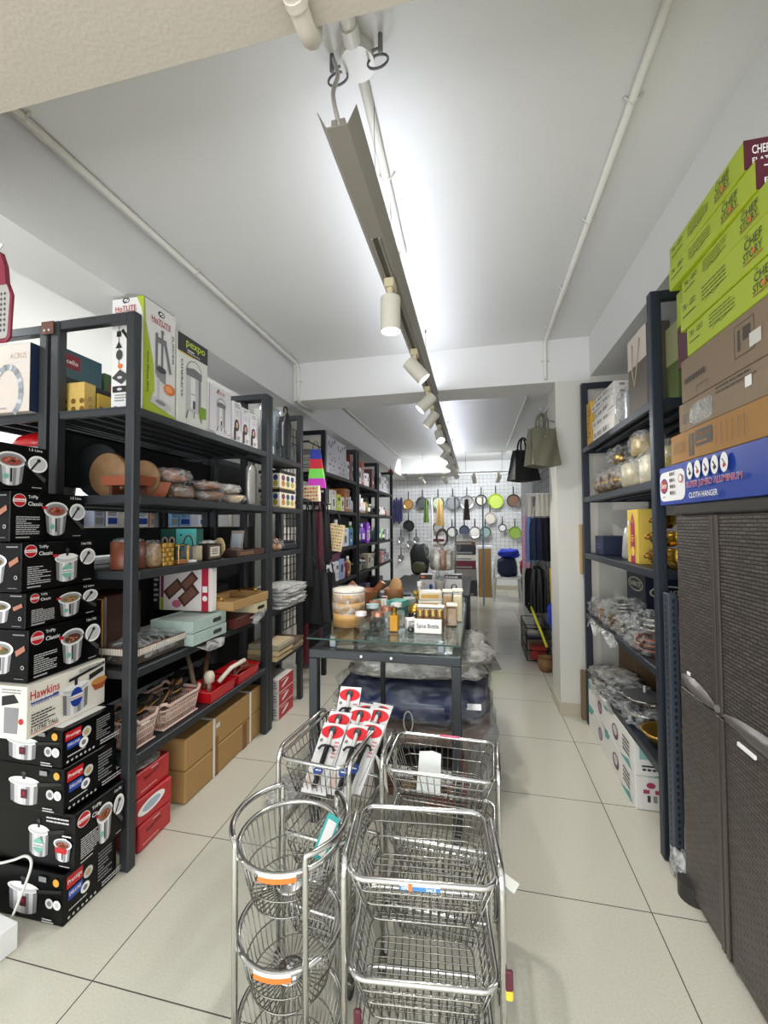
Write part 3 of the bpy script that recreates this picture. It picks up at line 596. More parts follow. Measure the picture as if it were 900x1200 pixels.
def hot_right(f):
    w, h = f.w, f.h; f.poly([(0, 0), (w, 0), (w, h*.03), (w*.2, h*.10), (w*.34, h*.22), (w*.3, h*.45), (w*.06, h*.8), (w*.03, h), (0, h)], LIME); hot_logo(f, w*.22, h*.83, w*.6)
    f.text('Large Orange Juicer', w*.16, h*.18, w*.07, INK, h*.36, PI/2); f.text('JUICER', w*.86, h*.8, w*.07, INK, h*.28, -PI/2)
    f.line([(w*.38, h*.74), (w*.38, h*.38)], .014, MG); f.line([(w*.55, h*.76), (w*.55, h*.45)], .012, MG); f.line([(w*.63, h*.70), (w*.82, h*.42)], .016, MG); f.rect(w*.34, h*.66, w*.34, h*.05, MG); f.disc(w*.55, h*.77, w*.05, MG)
    f.poly([(w*.34, h*.40), (w*.44, h*.46), (w*.66, h*.42), (w*.66, h*.3), (w*.4, h*.33)], GREYP); f.disc(w*.52, h*.42, w*.15, DG, h*.03); f.rect(w*.40, h*.12, w*.06, h*.22, LG)
    f.disc(w*.52, h*.11, w*.32, LG, h*.045, 20, -.15); f.disc(w*.5, h*.12, w*.16, GREYP, h*.02, 20, -.1); f.disc(w*.78, h*.27, w*.18, ORANGE, h*.05); f.disc(w*.76, h*.27, w*.12, M('#f0a060', .5), h*.032)
t = thing('juicer_carton', 'tall white and lime green juicer carton with its flap slightly open', 'box', (-1.482, 1.635, Z5))
b = carton(.165, .20, .505, M('#e9e7e4', .4, coat=.2), hot_front, hot_right); part(b, 'carton', t)
b = MB(); b.prism([(-.08, -.098, .505), (0, -.098, .525), (.08, -.098, .508)], (0, .19, 0), M('#8d8a84', .6)); part(b, 'flap', t, 'grey-brown raised flap')
def urn(f, x, y, w, h):
    f.rr(x, y+h*.14, w, h*.68, LG, w*.12); f.rect(x+w*.28, y+h*.2, w*.3, h*.58, WHITE); f.rect(x+w*.8, y+h*.18, w*.16, h*.6, GREYP); f.rect(x+w*.28, y+h*.44, w*.3, h*.012, MG)
    f.poly([(x-w*.02, y+h*.74), (x+w*1.02, y+h*.74), (x+w*.98, y+h*.86), (x+w*.5, y+h*.9), (x+w*.02, y+h*.86)], MG); f.rect(x+w*.42, y+h*.2, w*.16, h*.14, DG)
    f.arc(x+w*.5, y+h*.8, w*.52, 0, 180, .004, MG, h*.22); f.line([(x+w*.1, y+h*.15), (x-w*.02, y)], .009, MG); f.line([(x+w*.9, y+h*.15), (x+w*1.02, y)], .009, MG); f.line([(x+w*.5, y+h*.15), (x+w*.5, y+h*.04)], .008, MG)
def pex_right(f):
    w, h = f.w, f.h; f.rect(0, h*.80, w, h*.2, M('#26282a', .4)); f.text('pexpo', w*.26, h*.865, w*.17, M('#c5dc2c', .4), w*.64); f.rect(w*.3, h*.845, w*.22, h*.012, WHITE); f.para(w*.3, h*.82, w*.5, 1, .012, LG, 2)
    f.rect(w*.02, h*.785, w*.5, h*.012, YEL); f.text('SUPERIO', w*.16, h*.30, w*.055, INK, h*.42, PI/2); urn(f, w*.27, h*.08, w*.5, h*.66); f.poly([(w*.68, h*.24), (w*.75, h*.27), (w*.93, h*.27), (w*.93, h*.14), (w*.7, h*.13)], M('#7fa62c', .5))
b = carton(.22, .232, .45, M('#e7e8de', .4, coat=.2), None, pex_right, left=None); solo(b, 'urn_carton', 'white drink dispenser carton with black top band and lime lettering', 'box', (-1.512, 1.868, Z5))
def mil_right(f): w, h = f.w, f.h; f.text('MILTON', w*.35, h*.86, w*.09, M('#b3303c', .5), w*.34); f.disc(w*.42, h*.94, w*.03, INK); urn(f, w*.36, h*.1, w*.36, h*.68); f.para(w*.05, h*.06, w*.25, 2, .008, MG, 2); f.rect(w*.85, h*.08, w*.06, h*.02, RED); f.rect(0, 0, w*.02, h, M('#9b4a52', .5))
b = carton(.20, .215, .275, M('#e8e4e8', .4, coat=.2), None, mil_right); solo(b, 'urn_carton', 'plain white carton with small urn picture beside the pexpo carton', 'box', (-1.50, 2.098, Z5))
for i in range(3):
    def hr(f, i=i):
        w, h = f.w, f.h; f.para(w*.2, h*.92, w*.6, 2, .013, GREYP, i); f.para(w*.25, h*.75, w*.45, 3, .01, LG, i+4); f.disc(w*.4, h*.42, w*.28, M('#4a2a25', .6), h*.15); f.disc(w*.42, h*.43, w*.13, M('#d8a890', .6), h*.08)
        f.poly([(w*.15, h*.05), (w*.8, h*.05), (w*.62, h*.28), (w*.25, h*.28)], M('#e8ddd8', .6)); f.rect(w*.05, h*.05, w*.25, h*.3, INK); f.text('SET', w*.4, h*.08, w*.2, INK); f.rect(w*.82, h*.3, w*.1, h*.5, M('#cfc7d8', .5))
    b = carton(.16, .09, .245-.012*i, M('#eceaec', .4), None, hr); solo(b, 'hair_tool_box', '%s slim white box with a portrait picture on the top shelf' % ['nearest', 'middle', 'farthest'][i], 'box', (-1.478, 2.272+.097*i, Z5), 0, 'white portrait boxes on the top shelf')
# boxes further in on the same top shelf and on the rack behind
b = carton(.13, .06, .14, M('#d8b765', .5, 0, 0, 60, .15), front=lambda f: [f.disc(.03+.045*(i % 4), .02+.035*(i//4), .012, M('#7a5a20', .5)) for i in range(8)]); solo(b, 'tin_box', 'small yellow box with round seals in front of the teal box', 'box', (-1.745, 1.54, Z5), 0)
b = carton(.12, .24, .11, M('#d5b44a', .5), right=lambda f: (f.rect(.01, .005, .12, .045, BLUE), f.poly([(.03, .01), (.05, .04), (.06, .012)], WHITE), f.rect(.16, .01, .1, .04, NAVY))); solo(b, 'tin_box', 'long yellow and navy box lying beside the round seal box', 'box', (-1.74, 1.70, Z5))
b = carton(.2, .5, .155, M('#0d0f12', .5)); solo(b, 'dark_carton', 'flat black carton under the teal and green boxes on the top shelf', 'box', (-1.98, 1.80, Z5))
b = carton(.16, .24, .19, M('#0e4a55', .4, coat=.3), right=lambda f: (f.rect(.03, .1, .085, .07, M('#8a1f2c', .5)), f.text('cello', .042, .122, .022, WHITE, .06), f.rect(0, 0, .3, .055, INK))); solo(b, 'gift_box', 'dark teal carton with red name patch behind the yellow boxes', 'box', (-1.97, 1.68, Z5+.157), .02)
b = carton(.14, .22, .15, M('#3c5a2e', .4), right=lambda f: (f.rect(.03, .05, .1, .05, M('#a02a3a', .5)), f.text('cello', .04, .062, .02, WHITE, .06))); solo(b, 'gift_box', 'green carton with red name patch behind the juicer carton', 'box', (-1.965, 1.93, Z5+.157))
def acrus(f):
    w, h = f.w, f.h; f.text('ACRUS', w-.11, h*.78, .026, M('#b9a48c', .5), .09, 0, False); f.rect(w-.12, h*.72, .09, .002, LG); f.arc(w-.12, h*.3, .075, -60, 200, .026, M('#9aa0a5', .5), .11, 20)
    for i in range(10): f.arc(w-.12, h*.3, .075, -55+i*25, -45+i*25, .026, M('#c3c8cb', .5) if i % 2 else M('#858b92', .5), .11, 2)
    f.para(w-.2, h*.05, .08, 1, .01, GREYP, 3)
b = carton(.32, .11, .30, M('#d8cdc2', .5), acrus, lambda f: f.rect(0, 0, f.w, f.h, M('#22304a', .5))); solo(b, 'dinner_set_carton', 'beige dinner set carton with grey ring picture at the upper left edge', 'box', (-2.035, 1.483, Z5))
# ================================================================ second shelf: boards, bowls, wrapped wooden ware
Z4 = 1.514
def round_board(r, th, m, m2=None):
    b = MB(); b.lathe([(0, 0), (r-.004, 0), (r, .004), (r, th-.004), (r-.004, th), (0, th)], (0, 0, 0), m, 36, 'y'); return b
GRAIN = M('#8a6a48', .6, 0, .1, 22, .45, name='rough_oak'); TERRA = M('#8e4a2c', .5, 0, .05, 25, .15)
b = round_board(.125, .014, M('#16181b', .6)); solo(b, 'round_board', 'large black round board standing upright at the left of the second shelf', 'board', (-1.70, 1.60, Z4+.126))
b = round_board(.098, .03, GRAIN); solo(b, 'round_board', 'thick round wooden board standing in front of the black one', 'board', (-1.605, 1.56, Z4+.099))
b = round_board(.085, .02, GRAIN); solo(b, 'round_board', 'smaller round wooden board standing behind the nearest rack post', 'board', (-1.49, 1.635, Z4+.086))
t = thing('wooden_pedestal', 'red-brown wooden tray with sloping sides on the second shelf', 'tray', (-1.49, 1.51, Z4))
b = MB(); b.prism([(-.10, 0, .085), (.10, 0, .085), (.085, 0, .045), (-.085, 0, .045)], (0, .1, 0), TERRA); part(b, 'tray', t)
for x in (-.06, .045): b = MB(); b.box((x, .01, 0), (x+.015, .09, .046), M('#5a2f1d', .6)); part(b, 'leg', t)
t = thing('wooden_bowl', 'red-brown square wooden bowl right of the near rack post', 'bowl', (-1.452, 1.685, Z4))
b = MB(); b.lathe([(0, 0), (.045, 0), (.078, .07), (.07, .07), (.04, .012), (0, .012)], (0, 0, 0), TERRA, 4, smooth=False); part(b, 'bowl', t)
def wrapped(name, label, cat, loc, d, col, seed, rz=0, kind='blob', group=None, film_=None):
    t = thing(name, label, cat, loc, rz, group); b = MB(); m = M(col, .5, 0, .1, 30, .25)
    if kind == 'blob': b.blob((0, 0, .002), (d[0]*.9, d[1]*.9, d[2]*.9), m, seed, .05)
    elif kind == 'box': b.rbox((-d[0]*.46, -d[1]*.46, .003), (d[0]*.46, d[1]*.46, d[2]*.88), m, .01)
    elif kind == 'bowl': b.lathe([(0, .003), (d[1]*.25, .003), (d[1]*.46, d[2]*.8), (d[1]*.42, d[2]*.8), (d[1]*.22, .02), (0, .02)], (0, 0, 0), m, 26)
    elif kind == 'stack':
        n = 4
        for i in range(n): b.lathe([(0, .003+i*d[2]*.8/n), (d[1]*.3, .003+i*d[2]*.8/n), (d[1]*.46, (i+1)*d[2]*.8/n), (d[1]*.43, (i+1)*d[2]*.8/n), (0, (i+.4)*d[2]*.8/n)], (0, 0, 0), m, 26)
    part(b, 'goods', t)
    b = MB(); b.blob((0, 0, 0), d, film_ or WRAP, seed+3, .13, 3.5, 3.2, 34, 20); 
    rd = random.Random(seed)
    for k in range(3):   # gathered corners of the bag
        a = rd.uniform(0, 6.28); x, y = d[0]*.45*math.cos(a), d[1]*.45*math.sin(a)
        b.grid(lambda u, v: (x*(1+u*.25)+.01*math.sin(v*9), y*(1+u*.25)+d[1]*.16*(v-.5), d[2]*(.5+.3*u*math.sin(k+1))+.012*math.sin(v*14+u*5)), 5, 7, film_ or WRAP)
    part(b, 'plastic_wrap', t, 'crinkled clear plastic bag'); return t
g = 'wrapped wooden ware on the second shelf'
wrapped('wrapped_box', 'dark wooden box in clear plastic, under the pinkish bag', 'wrapped ware', (-1.47, 1.81, Z4), (.17, .15, .075), '#6e543c', 1, 0, 'box', g)
wrapped('wrapped_bowl', 'pinkish wooden bowls bagged in plastic, on top of the dark wrapped box', 'wrapped ware', (-1.475, 1.80, Z4+.077), (.17, .17, .075), '#b0765e', 2, 0, 'blob', g)
wrapped('wrapped_bowl', 'wrapped brown wooden dish, lower one in the middle of the second shelf', 'wrapped ware', (-1.46, 2.06, Z4), (.15, .22, .06), '#8a6a50', 4, 0, 'bowl', g)
wrapped('wrapped_bowl', 'wrapped reddish brown wooden dish lying on another, middle of the second shelf', 'wrapped ware', (-1.465, 2.06, Z4+.062), (.15, .21, .055), '#99603e', 5, 0, 'blob', g)
wrapped('wrapped_bowl', 'cream bowl in a loose plastic bag near the right end of the second shelf', 'wrapped ware', (-1.44, 2.29, Z4), (.12, .15, .06), '#dcc298', 7, 0, 'bowl', g)
wrapped('wrapped_bowl', 'bundle in whitish plastic resting on the cream bowl', 'wrapped ware', (-1.47, 2.26, Z4+.062), (.14, .17, .055), '#c9b8a2', 8, 0, 'blob', g, WRAPW)
b = MB(); b.blob((0, 0, 0), (.03, .10, .27), M('#c6c4bf', .25, .5, .6, 40), 5, .06, 3, 5); solo(b, 'foil_packet', 'tall silvery plastic packet standing at the right end of the second shelf', 'packet', (-1.455, 2.535, Z4))
# ================================================================ third shelf
Z3 = 1.197
t = thing('wooden_canister', 'red-brown wooden canister at the left of the third shelf', 'canister', (-1.49, 1.565, Z3))
b = MB(); b.lathe([(0, 0), (.066, 0), (.068, .004), (.068, .118), (.062, .118), (.062, .02), (0, .02)], (0, 0, 0), M('#6e3a24', .4, 0, .05, 30, .15), 30); part(b, 'body', t)
b = MB(); b.blob((0, 0, .1), (.11, .11, .035), WRAP, 3, .1); part(b, 'plastic_wrap', t)
t = thing('jar', 'short tan woven jar between the canister and the brass boxes', 'jar', (-1.44, 1.655-.006, Z3)); b = MB(); b.lathe([(0, 0), (.032, 0), (.036, .02), (.036, .09), (.03, .105), (0, .105)], (0, 0, 0), M('#a07b4e', .6, 0, .5, 90, .2), 20); part(b, 'body', t); b = MB(); b.blob((0, 0, .0), (.085, .085, .12), WRAP, 4, .1); part(b, 'plastic_wrap', t)
for i in range(5):
    b = MB(); b.rbox((-.035, -.035, 0), (.035, .035, .0205), BRASS if i % 2 else M('#d8b25a', .3, .85), .002)
    for k in range(4): x = -.0345+.0172*k; b.box((x, -.0358, .002), (x+.014, -.035, .018), GOLD if (i+k) % 2 else M('#e8cf86', .3, .8)); b.box((.035, x, .002), (.0358, x+.014, .018), GOLD if (i+k) % 2 else M('#e8cf86', .3, .8))
    solo(b, 'brass_box', 'small square brass box, %s of the stack of five on the third shelf' % ['lowest', 'second from bottom', 'middle', 'second from top', 'topmost'][i], 'box', (-1.437, 1.708, Z3+.0214*i), 0, 'stacked square brass boxes')
t = thing('lantern', 'square brass framed glass lantern right of the brass boxes', 'lantern', (-1.43, 1.80, Z3))
b = MB(); b.rbox((-.035, -.035, 0), (.035, .035, .022), M('#c98f5c', .35, .7), .003); part(b, 'base', t, 'copper coloured base')
b = MB(); 
for x in (-.033, .033):
    for y in (-.033, .033): b.cyl((x, y, .02), (x, y, .092), .003, BRASS, 6)
b.tube([(-.033, -.033, .092), (.033, -.033, .092), (.033, .033, .092), (-.033, .033, .092)], .003, BRASS, 6, True); part(b, 'frame', t)
b = MB(); b.box((-.03, -.03, .022), (.03, .03, .088), JAR); part(b, 'glass', t); b = MB(); b.cyl((0, 0, .022), (0, 0, .07), .018, M('#5b4b3c', .5), 12); part(b, 'candle', t)
t = thing('wire_lantern', 'glass holder with tall wire handle on a white base, third shelf', 'lantern', (-1.435, 1.885, Z3))
b = MB(); b.lathe([(0, 0), (.04, 0), (.04, .012), (0, .012)], (0, 0, 0), WHITE, 20); part(b, 'base', t, 'white base')
b = MB(); b.lathe([(.033, .013), (.036, .04), (.034, .085)], (0, 0, 0), JAR, 20); part(b, 'glass', t)
b = MB(); b.tube([(0, -.037+.037*(1-math.cos(a)), .08+.055*math.sin(a)) for a in [PI*i/14 for i in range(15)]], .003, INK, 6)
b.tube([(-.037*math.cos(a), 0, .08+.06*math.sin(a)) for a in [PI*i/14 for i in range(15)]], .002, GREYP, 5); part(b, 'handle', t)
t = thing('candle_jar', 'cream frosted glass jar with thin branch drawing on the third shelf', 'jar', (-1.45, 1.965, Z3))
b = MB(); b.lathe([(0, 0), (.028, 0), (.032, .01), (.032, .075), (.03, .08), (0, .078)], (0, 0, 0), M('#b9aa92', .3, 0, .3, 20, .2), 22); part(b, 'body', t)
b = carton(.10, .11, .085, M('#241b18', .4), None, lambda f: (f.rect(.012, .008, .09, .07, M('#6b5a45', .5)), f.rect(.018, .018, .075, .054, M('#d9d0b8', .5)), f.para(.03, .06, .05, 3, .012, INK, 3)), front=lambda f: f.rect(.04, .02, .022, .04, WHITE) if 0 else (f.rect(.045, .02, .022, .04, WHITE))) if 0 else None
def wb_r(f): f.rect(.008, .008, .10, .07, M('#6b5a45', .5)); f.rect(.016, .018, .084, .052, M('#ddd6c2', .5)); f.para(.03, .055, .055, 3, .012, INK, 3)
def wb_f(f): f.rect(.05, .02, .02, .045, WHITE); f.para(.053, .058, .014, 4, .009, INK, 4)
b = carton(.11, .12, .084, M('#2a1f1a', .4), wb_f, wb_r); solo(b, 'wooden_box', 'dark brown box with white paper label on its long side, third shelf', 'box', (-1.465, 2.075, Z3))
b = MB(); b.blob((0, 0, 0), (.09, .10, .02), WRAPW, 6, .2); solo(b, 'plastic_sheet', 'small whitish plastic sheet lying on the labelled dark box', 'plastic', (-1.465, 2.07, Z3+.086))
b = MB(); b.lathe([(0, 0), (.034, 0), (.038, .004), (.038, .012), (.034, .016), (0, .016)], (0, 0, 0), M('#dcc28c', .5, 0, .03, 40, .1), 30, 'y', sy=1.5); solo(b, 'oval_board', 'pale oval wooden board standing up behind the dark box', 'board', (-1.50, 2.24, Z3+.058))
b = MB(); b.rbox((-.11, -.16, 0), (.075, .16, .012), M('#4a3228', .5), .003); b.rbox((-.11, -.16, .012), (-.10, .16, .038), M('#3c2a22', .5), .002); b.rbox((.065, -.16, .012), (.075, .16, .038), M('#4a352c', .5), .002); b.rbox((-.10, -.16, .012), (.065, -.15, .038), M('#3c2a22', .5), .002); b.rbox((-.10, .15, .012), (.065, .16, .038), M('#3c2a22', .5), .002)
f = Face(b, (.075, -.16, 0), (0, .32, 0), (0, 0, .038)); f.rect(.02, .008, .16, .02, M('#7a5a45', .5)); solo(b, 'wooden_tray', 'dark brown carved wooden tray at the right end of the third shelf', 'tray', (-1.45, 2.405, Z3))
b = MB(); b.blob((0, 0, 0), (.09, .12, .035), M('#6b5450', .7, 0, .4, 40, .3), 9, .2); solo(b, 'small_figures', 'little brown ornaments heaped in the dark tray', 'ornament', (-1.47, 2.36, Z3+.013))
b = MB(); b.prism([(-.045, 0, 0), (.045, 0, 0), (.045, .03, .14), (-.045, .03, .14)], (0, .008, 0), M('#b8ada0', .5)); b.prism([(-.035, -.002, .012), (.035, -.002, .012), (.035, .022, .12), (-.035, .022, .12)], (0, .003, 0), M('#d9e4ea', .4)); solo(b, 'photo_frame', 'pale leaning photo frame near the right end of the third shelf', 'frame', (-1.55, 2.50, Z3+.013))
def teal_r(f): pass
def teal_f(f): w, h = f.w, f.h; f.rect(.10, .0, w-.10, h, M('#5fc7c4', .4)); f.disc(.03, h*.6, .02, PINKB, .025); f.disc(.075, h*.6, .02, PINKB, .025); f.disc(.03, h*.58, .010, INK, .02); f.disc(.075, h*.58, .010, INK, .02); f.poly([(.12, .02), (.16, .075), (.205, .02)], M('#e9e4ea', .5)); f.rect(.125, h*.78, .012, .008, NAVY); f.para(.17, h*.8, .04, 1, .006, MG, 2)
b = carton(.225, .06, .17, M('#25594c', .4), teal_f); solo(b, 'gift_box', 'turquoise and green gift box standing at the back of the third shelf', 'box', (-1.585, 2.03, Z3))
# ================================================================ fourth shelf
Z2 = .792
t = thing('woven_basket', 'long silver woven basket with openwork rim, wrapped in plastic on the fourth shelf', 'basket', (-1.485, 1.665, Z2))
b = MB(); b.rbox((-.09, -.155, 0), (.09, .155, .05), M('#4f463e', .4, .3, .5, 60, .2), .01); part(b, 'body', t)
b = MB()
for i in range(26): y = -.15+i*.012; b.box((.088, y, .045), (.096, y+.0075, .072), M('#d8cfc2', .4)); 
for i in range(15): x = -.09+i*.0125; b.box((x, -.161, .045), (x+.0075, -.154, .072), M('#d8cfc2', .4))
b.tube([(.093, -.157, .044), (.093, .157, .044)], .004, M('#8a8378', .4), 6); b.tube([(.093, -.157, .073), (.093, .157, .073)], .003, M('#6a3a2c', .4), 6); b.tube([(-.09, -.158, .073), (.093, -.158, .073)], .003, M('#6a3a2c', .4), 6); part(b, 'openwork_rim', t)
b = MB(); b.blob((0, 0, .0), (.19, .31, .10), WRAP, 11, .06, 4, 4); part(b, 'plastic_wrap', t)
for i in range(2):
    t = thing('gift_tray', 'pale mint printed gift tray box with cut-out handle, %s of two on the fourth shelf' % ('lower', 'upper')[i], 'tray', (-1.47, 1.955-.005*i, Z2+.003+.062*i), .0, 'mint tray boxes')
    b = MB(); m = M('#a9bcb4', .5, 0, .1, 60, .18)
    for (a, c) in (((-.12, -.14, 0), (.12, .14, .008)), ((-.12, -.14, .008), (-.112, .14, .058)), ((.112, -.14, .008), (.12, .14, .058)), ((-.112, -.14, .008), (.112, -.132, .058)), ((-.112, .132, .008), (.112, .14, .058))): b.rbox(a, c, m, .002)
    f = Face(b, (.12, -.14, 0), (0, .28, 0), (0, 0, .058)); f.rr(.16, .018, .075, .022, DG, .01); part(b, 'tray', t)
    b = MB(); b.rbox((-.111, -.131, .045), (.111, .131, .052), M('#b5c4bd', .5, 0, .3, 60, .15), .003); part(b, 'inner_tray', t)
b = MB(); b.grid(lambda u, v: (-1.34+.02*math.sin(u*11), 1.83+.27*u, Z2-.002-.055*v*math.sin(PI*u)-.003*math.sin(u*17)), 14, 5, WRAPW); solo(b, 'plastic_sheet', 'loose plastic drooping over the shelf edge under the mint trays', 'plastic')
def choc_f(f):
    w, h = f.w, f.h; f.rect(0, 0, w*.12, h, M('#26221f', .5)); f.para(w*.02, h*.8, w*.08, 6, h*.12, LG, 2); f.rect(w*.14, 0, w*.05, h, M('#8a2f5a', .5)); f.rect(w*.14, 0, w*.05, h*.3, M('#9cb52c', .5))
    f.rect(w*.22, h*.87, w*.13, h*.05, M('#a01c3c', .5)); 
    for (x, y, a, q) in ((.36, .5, .7, .16), (.62, .68, .75, .15), (.62, .36, .7, .17)):
        c, s = math.cos(a), math.sin(a); p = [(-q, -q*.5), (q, -q*.5), (q, q*.5), (-q, q*.5)]; f.poly([(w*x+w*(px*c-py*s), h*y+w*(px*s+py*c)) for px, py in p], M('#4a342c', .5)); p = [(a_*.75, b_*.7) for a_, b_ in p]; f.poly([(w*x+w*(px*c-py*s), h*y+w*(px*s+py*c)) for px, py in p], M('#7a5546', .5, 0, 0, 60, .3))
    f.disc(w*.42, h*.16, w*.08, M('#c06a80', .5), h*.09); f.rect(w*.84, 0, w*.11, h, M('#b3203c', .5)); f.rect(w*.855, h*.44, w*.08, h*.14, WHITE); f.disc(w*.895, h*.3, w*.04, WHITE)
b = carton(.37, .045, .235, M('#e8e0dc', .45), choc_f); solo(b, 'tray_set_carton', 'white carton with brown tray pictures and a red edge, back of the fourth shelf', 'box', (-1.585, 2.055, Z2+.1255))
t = thing('bread_box', 'dark wooden box with clear front at the left back of the fourth shelf', 'box', (-1.655, 1.615, Z2+.001))
b = MB(); b.rbox((-.10, -.10, 0), (.10, .10, .29), M('#3a2018', .4), .006); part(b, 'body', t)
b = MB(); b.tube([(-.09, -.104, .01), (.09, -.104, .01), (.09, -.104, .275), (-.09, -.104, .275)], .006, M('#a8834c', .4), 4, True); part(b, 'front_frame', t, 'tan wooden edging')
t = thing('wooden_gift_tray', 'open natural cardboard tray with gold handles on top of a stack', 'tray', (-1.44, 2.285, Z2+.122))
b = MB(); m = M('#ad8a58', .6, 0, .03, 60, .08)
for (a, c) in (((-.135, -.20, 0), (.135, .20, .006)), ((-.135, -.20, .006), (-.127, .20, .05)), ((.127, -.20, .006), (.135, .20, .05)), ((-.127, -.20, .006), (.127, -.192, .05)), ((-.127, .192, .006), (.127, .20, .05))): b.rbox(a, c, m, .002)
part(b, 'tray', t)
for y in (-.19, .19):
    for k in (0, 1): b = MB(); yy = y-.012*k if y > 0 else y+.012*k; b.tube([(-.06, yy, .045), (-.055, yy, .065), (.055, yy, .065), (.06, yy, .045)], .004, BRASS, 6); part(b, 'handle', t, 'gold handle')
b = carton(.26, .15, .056, M('#c9bd98', .5, 0, 0, 60, .1), None, lambda f: f.rr(.03, .015, .085, .02, INK, .01)); solo(b, 'gift_tray', 'cream tray box with cut-out handle below the natural open tray', 'tray', (-1.44, 2.405, Z2+.061))
b = carton(.24, .26, .058, M('#54261f', .45, 0, 0, 60, .2)); solo(b, 'gift_tray', 'dark red-brown tray box under the cream tray box', 'tray', (-1.46, 2.30, Z2))
b = MB(); b.grid(lambda u, v: (-1.31-.03*v+.012*math.sin(u*12+v*3), 2.32+.17*u, Z2+.065-.09*v*math.sin(PI*(.1+.8*u))), 14, 6, WRAPW); solo(b, 'plastic_sheet', 'loose plastic hanging from the cream tray box', 'plastic')
b = carton(.16, .14, .22, M('#17171a', .3), lambda f: (f.rect(.01, .02, f.w-.02, f.h-.04, M('#3a2420', .4)), f.rect(.015, .02, .03, .12, M('#9aa097', .5)))); solo(b, 'dark_box', 'tall dark glossy box at the right back of the fourth shelf', 'box', (-1.66, 2.40, Z2))
# ================================================================ fifth shelf: baskets of utensils and bamboo crates
Z1 = .442
def lattice_basket(w, d, h, m, flare=.02):
    """plastic basket with see-through slatted walls; long side along y"""
    b = MB(); b.rbox((-w/2+.012, -d/2+.012, 0), (w/2-.012, d/2-.012, .006), m, .003); rng = lambda k, n: (k+.5)/n
    def ring(z, r, t=1): 
        f = flare*(z/h); X = w/2-flare+f; Y = d/2-flare+f; p = []; c = .03
        for (cx, cy, a) in ((X-c, -Y+c, -90), (X-c, Y-c, 0), (-X+c, Y-c, 90), (-X+c, -Y+c, 180)):
            for q in (0, 45, 90): t_ = math.radians(a+q); p.append((cx+c*math.cos(t_), cy+c*math.sin(t_), z))
        b.tube(p, r, m, 6, True)
    for z, r in ((.004, .005), (h*.33, .0024), (h*.6, .0024), (h*.82, .004)): ring(z, r)
    for sy in (-1, 1):
        n = int(w/.013)
        for k in range(n): x = (-w/2+.02)+(w-.04)*rng(k, n); b.tube([(x*.94, sy*(d/2-flare), .004), (x, sy*(d/2-.004), h*.9)], .0026, m, 4)
    for sx in (-1, 1):
        n = int(d/.013)
        for k in range(n): y = (-d/2+.02)+(d-.04)*rng(k, n); b.tube([(sx*(w/2-flare), y*.94, .004), (sx*(w/2-.004), y, h*.9)], .0026, m, 4)
    r = MB(); p = []
    for (cx, cy, a) in ((w/2-.03, -d/2+.03, -90), (w/2-.03, d/2-.03, 0), (-w/2+.03, d/2-.03, 90), (-w/2+.03, -d/2+.03, 180)):
        for q in (0, 30, 60, 90): t_ = math.radians(a+q); p.append((cx+.03*math.cos(t_), cy+.03*math.sin(t_), h+(.014 if abs(cy) > 0 and q in (30, 60) else 0)))
    r.tube(p, .008, m, 8, True); return b, r
PKM = M('#cdb0a2', .5); UT = [('wooden_spatula', '#8a5a30'), ('wooden_ladle', '#d0a56c'), ('black_spatula', '#161616'), ('wooden_spoon', '#b98550')]
def utensil(L, col, kind):
    b = MB(); m = M(col, .5); b.tube([(0, 0, 0), (0, L*.35, .004), (0, L*.7, 0)], .005, m, 6)
    if kind == 0: b.prism([(-.012, L*.68, -.002), (.012, L*.68, -.002), (.024, L*.8, -.002), (.024, L, -.002), (-.024, L, -.002), (-.024, L*.8, -.002)], (0, 0, .005), m)
    else: b.lathe([(0, -.012), (.018, -.008), (.026, .002), (.02, .002), (.012, -.004), (0, -.006)], (0, L*.8, 0), m, 14, sy=1.4)
    return b
for j, (y, lb, d) in enumerate(((1.575, 'pale pink plastic basket of dark utensils, nearest on the lowest shelf', .15), (1.785, 'larger pale pink slatted basket with curved handles, second on the lowest shelf', .27))):
    t = thing('plastic_basket', lb, 'basket', (-1.50, y+.022*j, Z1+.002), 0, None); a, r = lattice_basket(.22, d, .11+.0*j, PKM); part(a, 'basket_body', t); part(r, 'rim', t)
    if 0:
        b = MB(); b.tube([(.10, -d/2+.05, .11), (.075, -.04, .165), (.0, 0, .17), (-.075, 0, .165), (-.1, 0, .12)], .004, PKM, 6); part(b, 'handle', t)
    if not j: 
        b = MB(); f = Face(b, (.112, -.04, .095), (0, .05, 0), (0, 0, .015)); f.rr(0, 0, .05, .014, WHITE, .005); part(b, 'paper_tag', t, 'small white tag')
    for k in range(9):
        L = random.uniform(.17, .24); c = ['#1a1a1b', '#7a4a28', '#171718', '#c79048', '#222224', '#3a2a22', '#1a1a1a', '#8d6238', '#101010'][k]; b = utensil(L, c, k % 2)
        o = solo(b, 'kitchen_utensil', '%s utensil, %s in the %s pink basket' % ('black' if k % 2 == 0 else 'wooden', ['first', 'second', 'third', 'fourth', 'fifth', 'sixth', 'seventh', 'eighth', 'ninth'][k]+' from the left', ('near small', 'larger')[j]), 'utensil', (-1.56+.018*k, y-.085+.012*(k % 3), Z1+.075+.006*k), 0, 'utensils in the pink baskets'); o.rotation_euler = (.2+.05*(k % 3), .1, -.5+.12*k)
DARKC = M('#332c28', .6)
b = MB(); b.rbox((-.16, -.2, 0), (.16, .2, .2), DARKC, .01); 
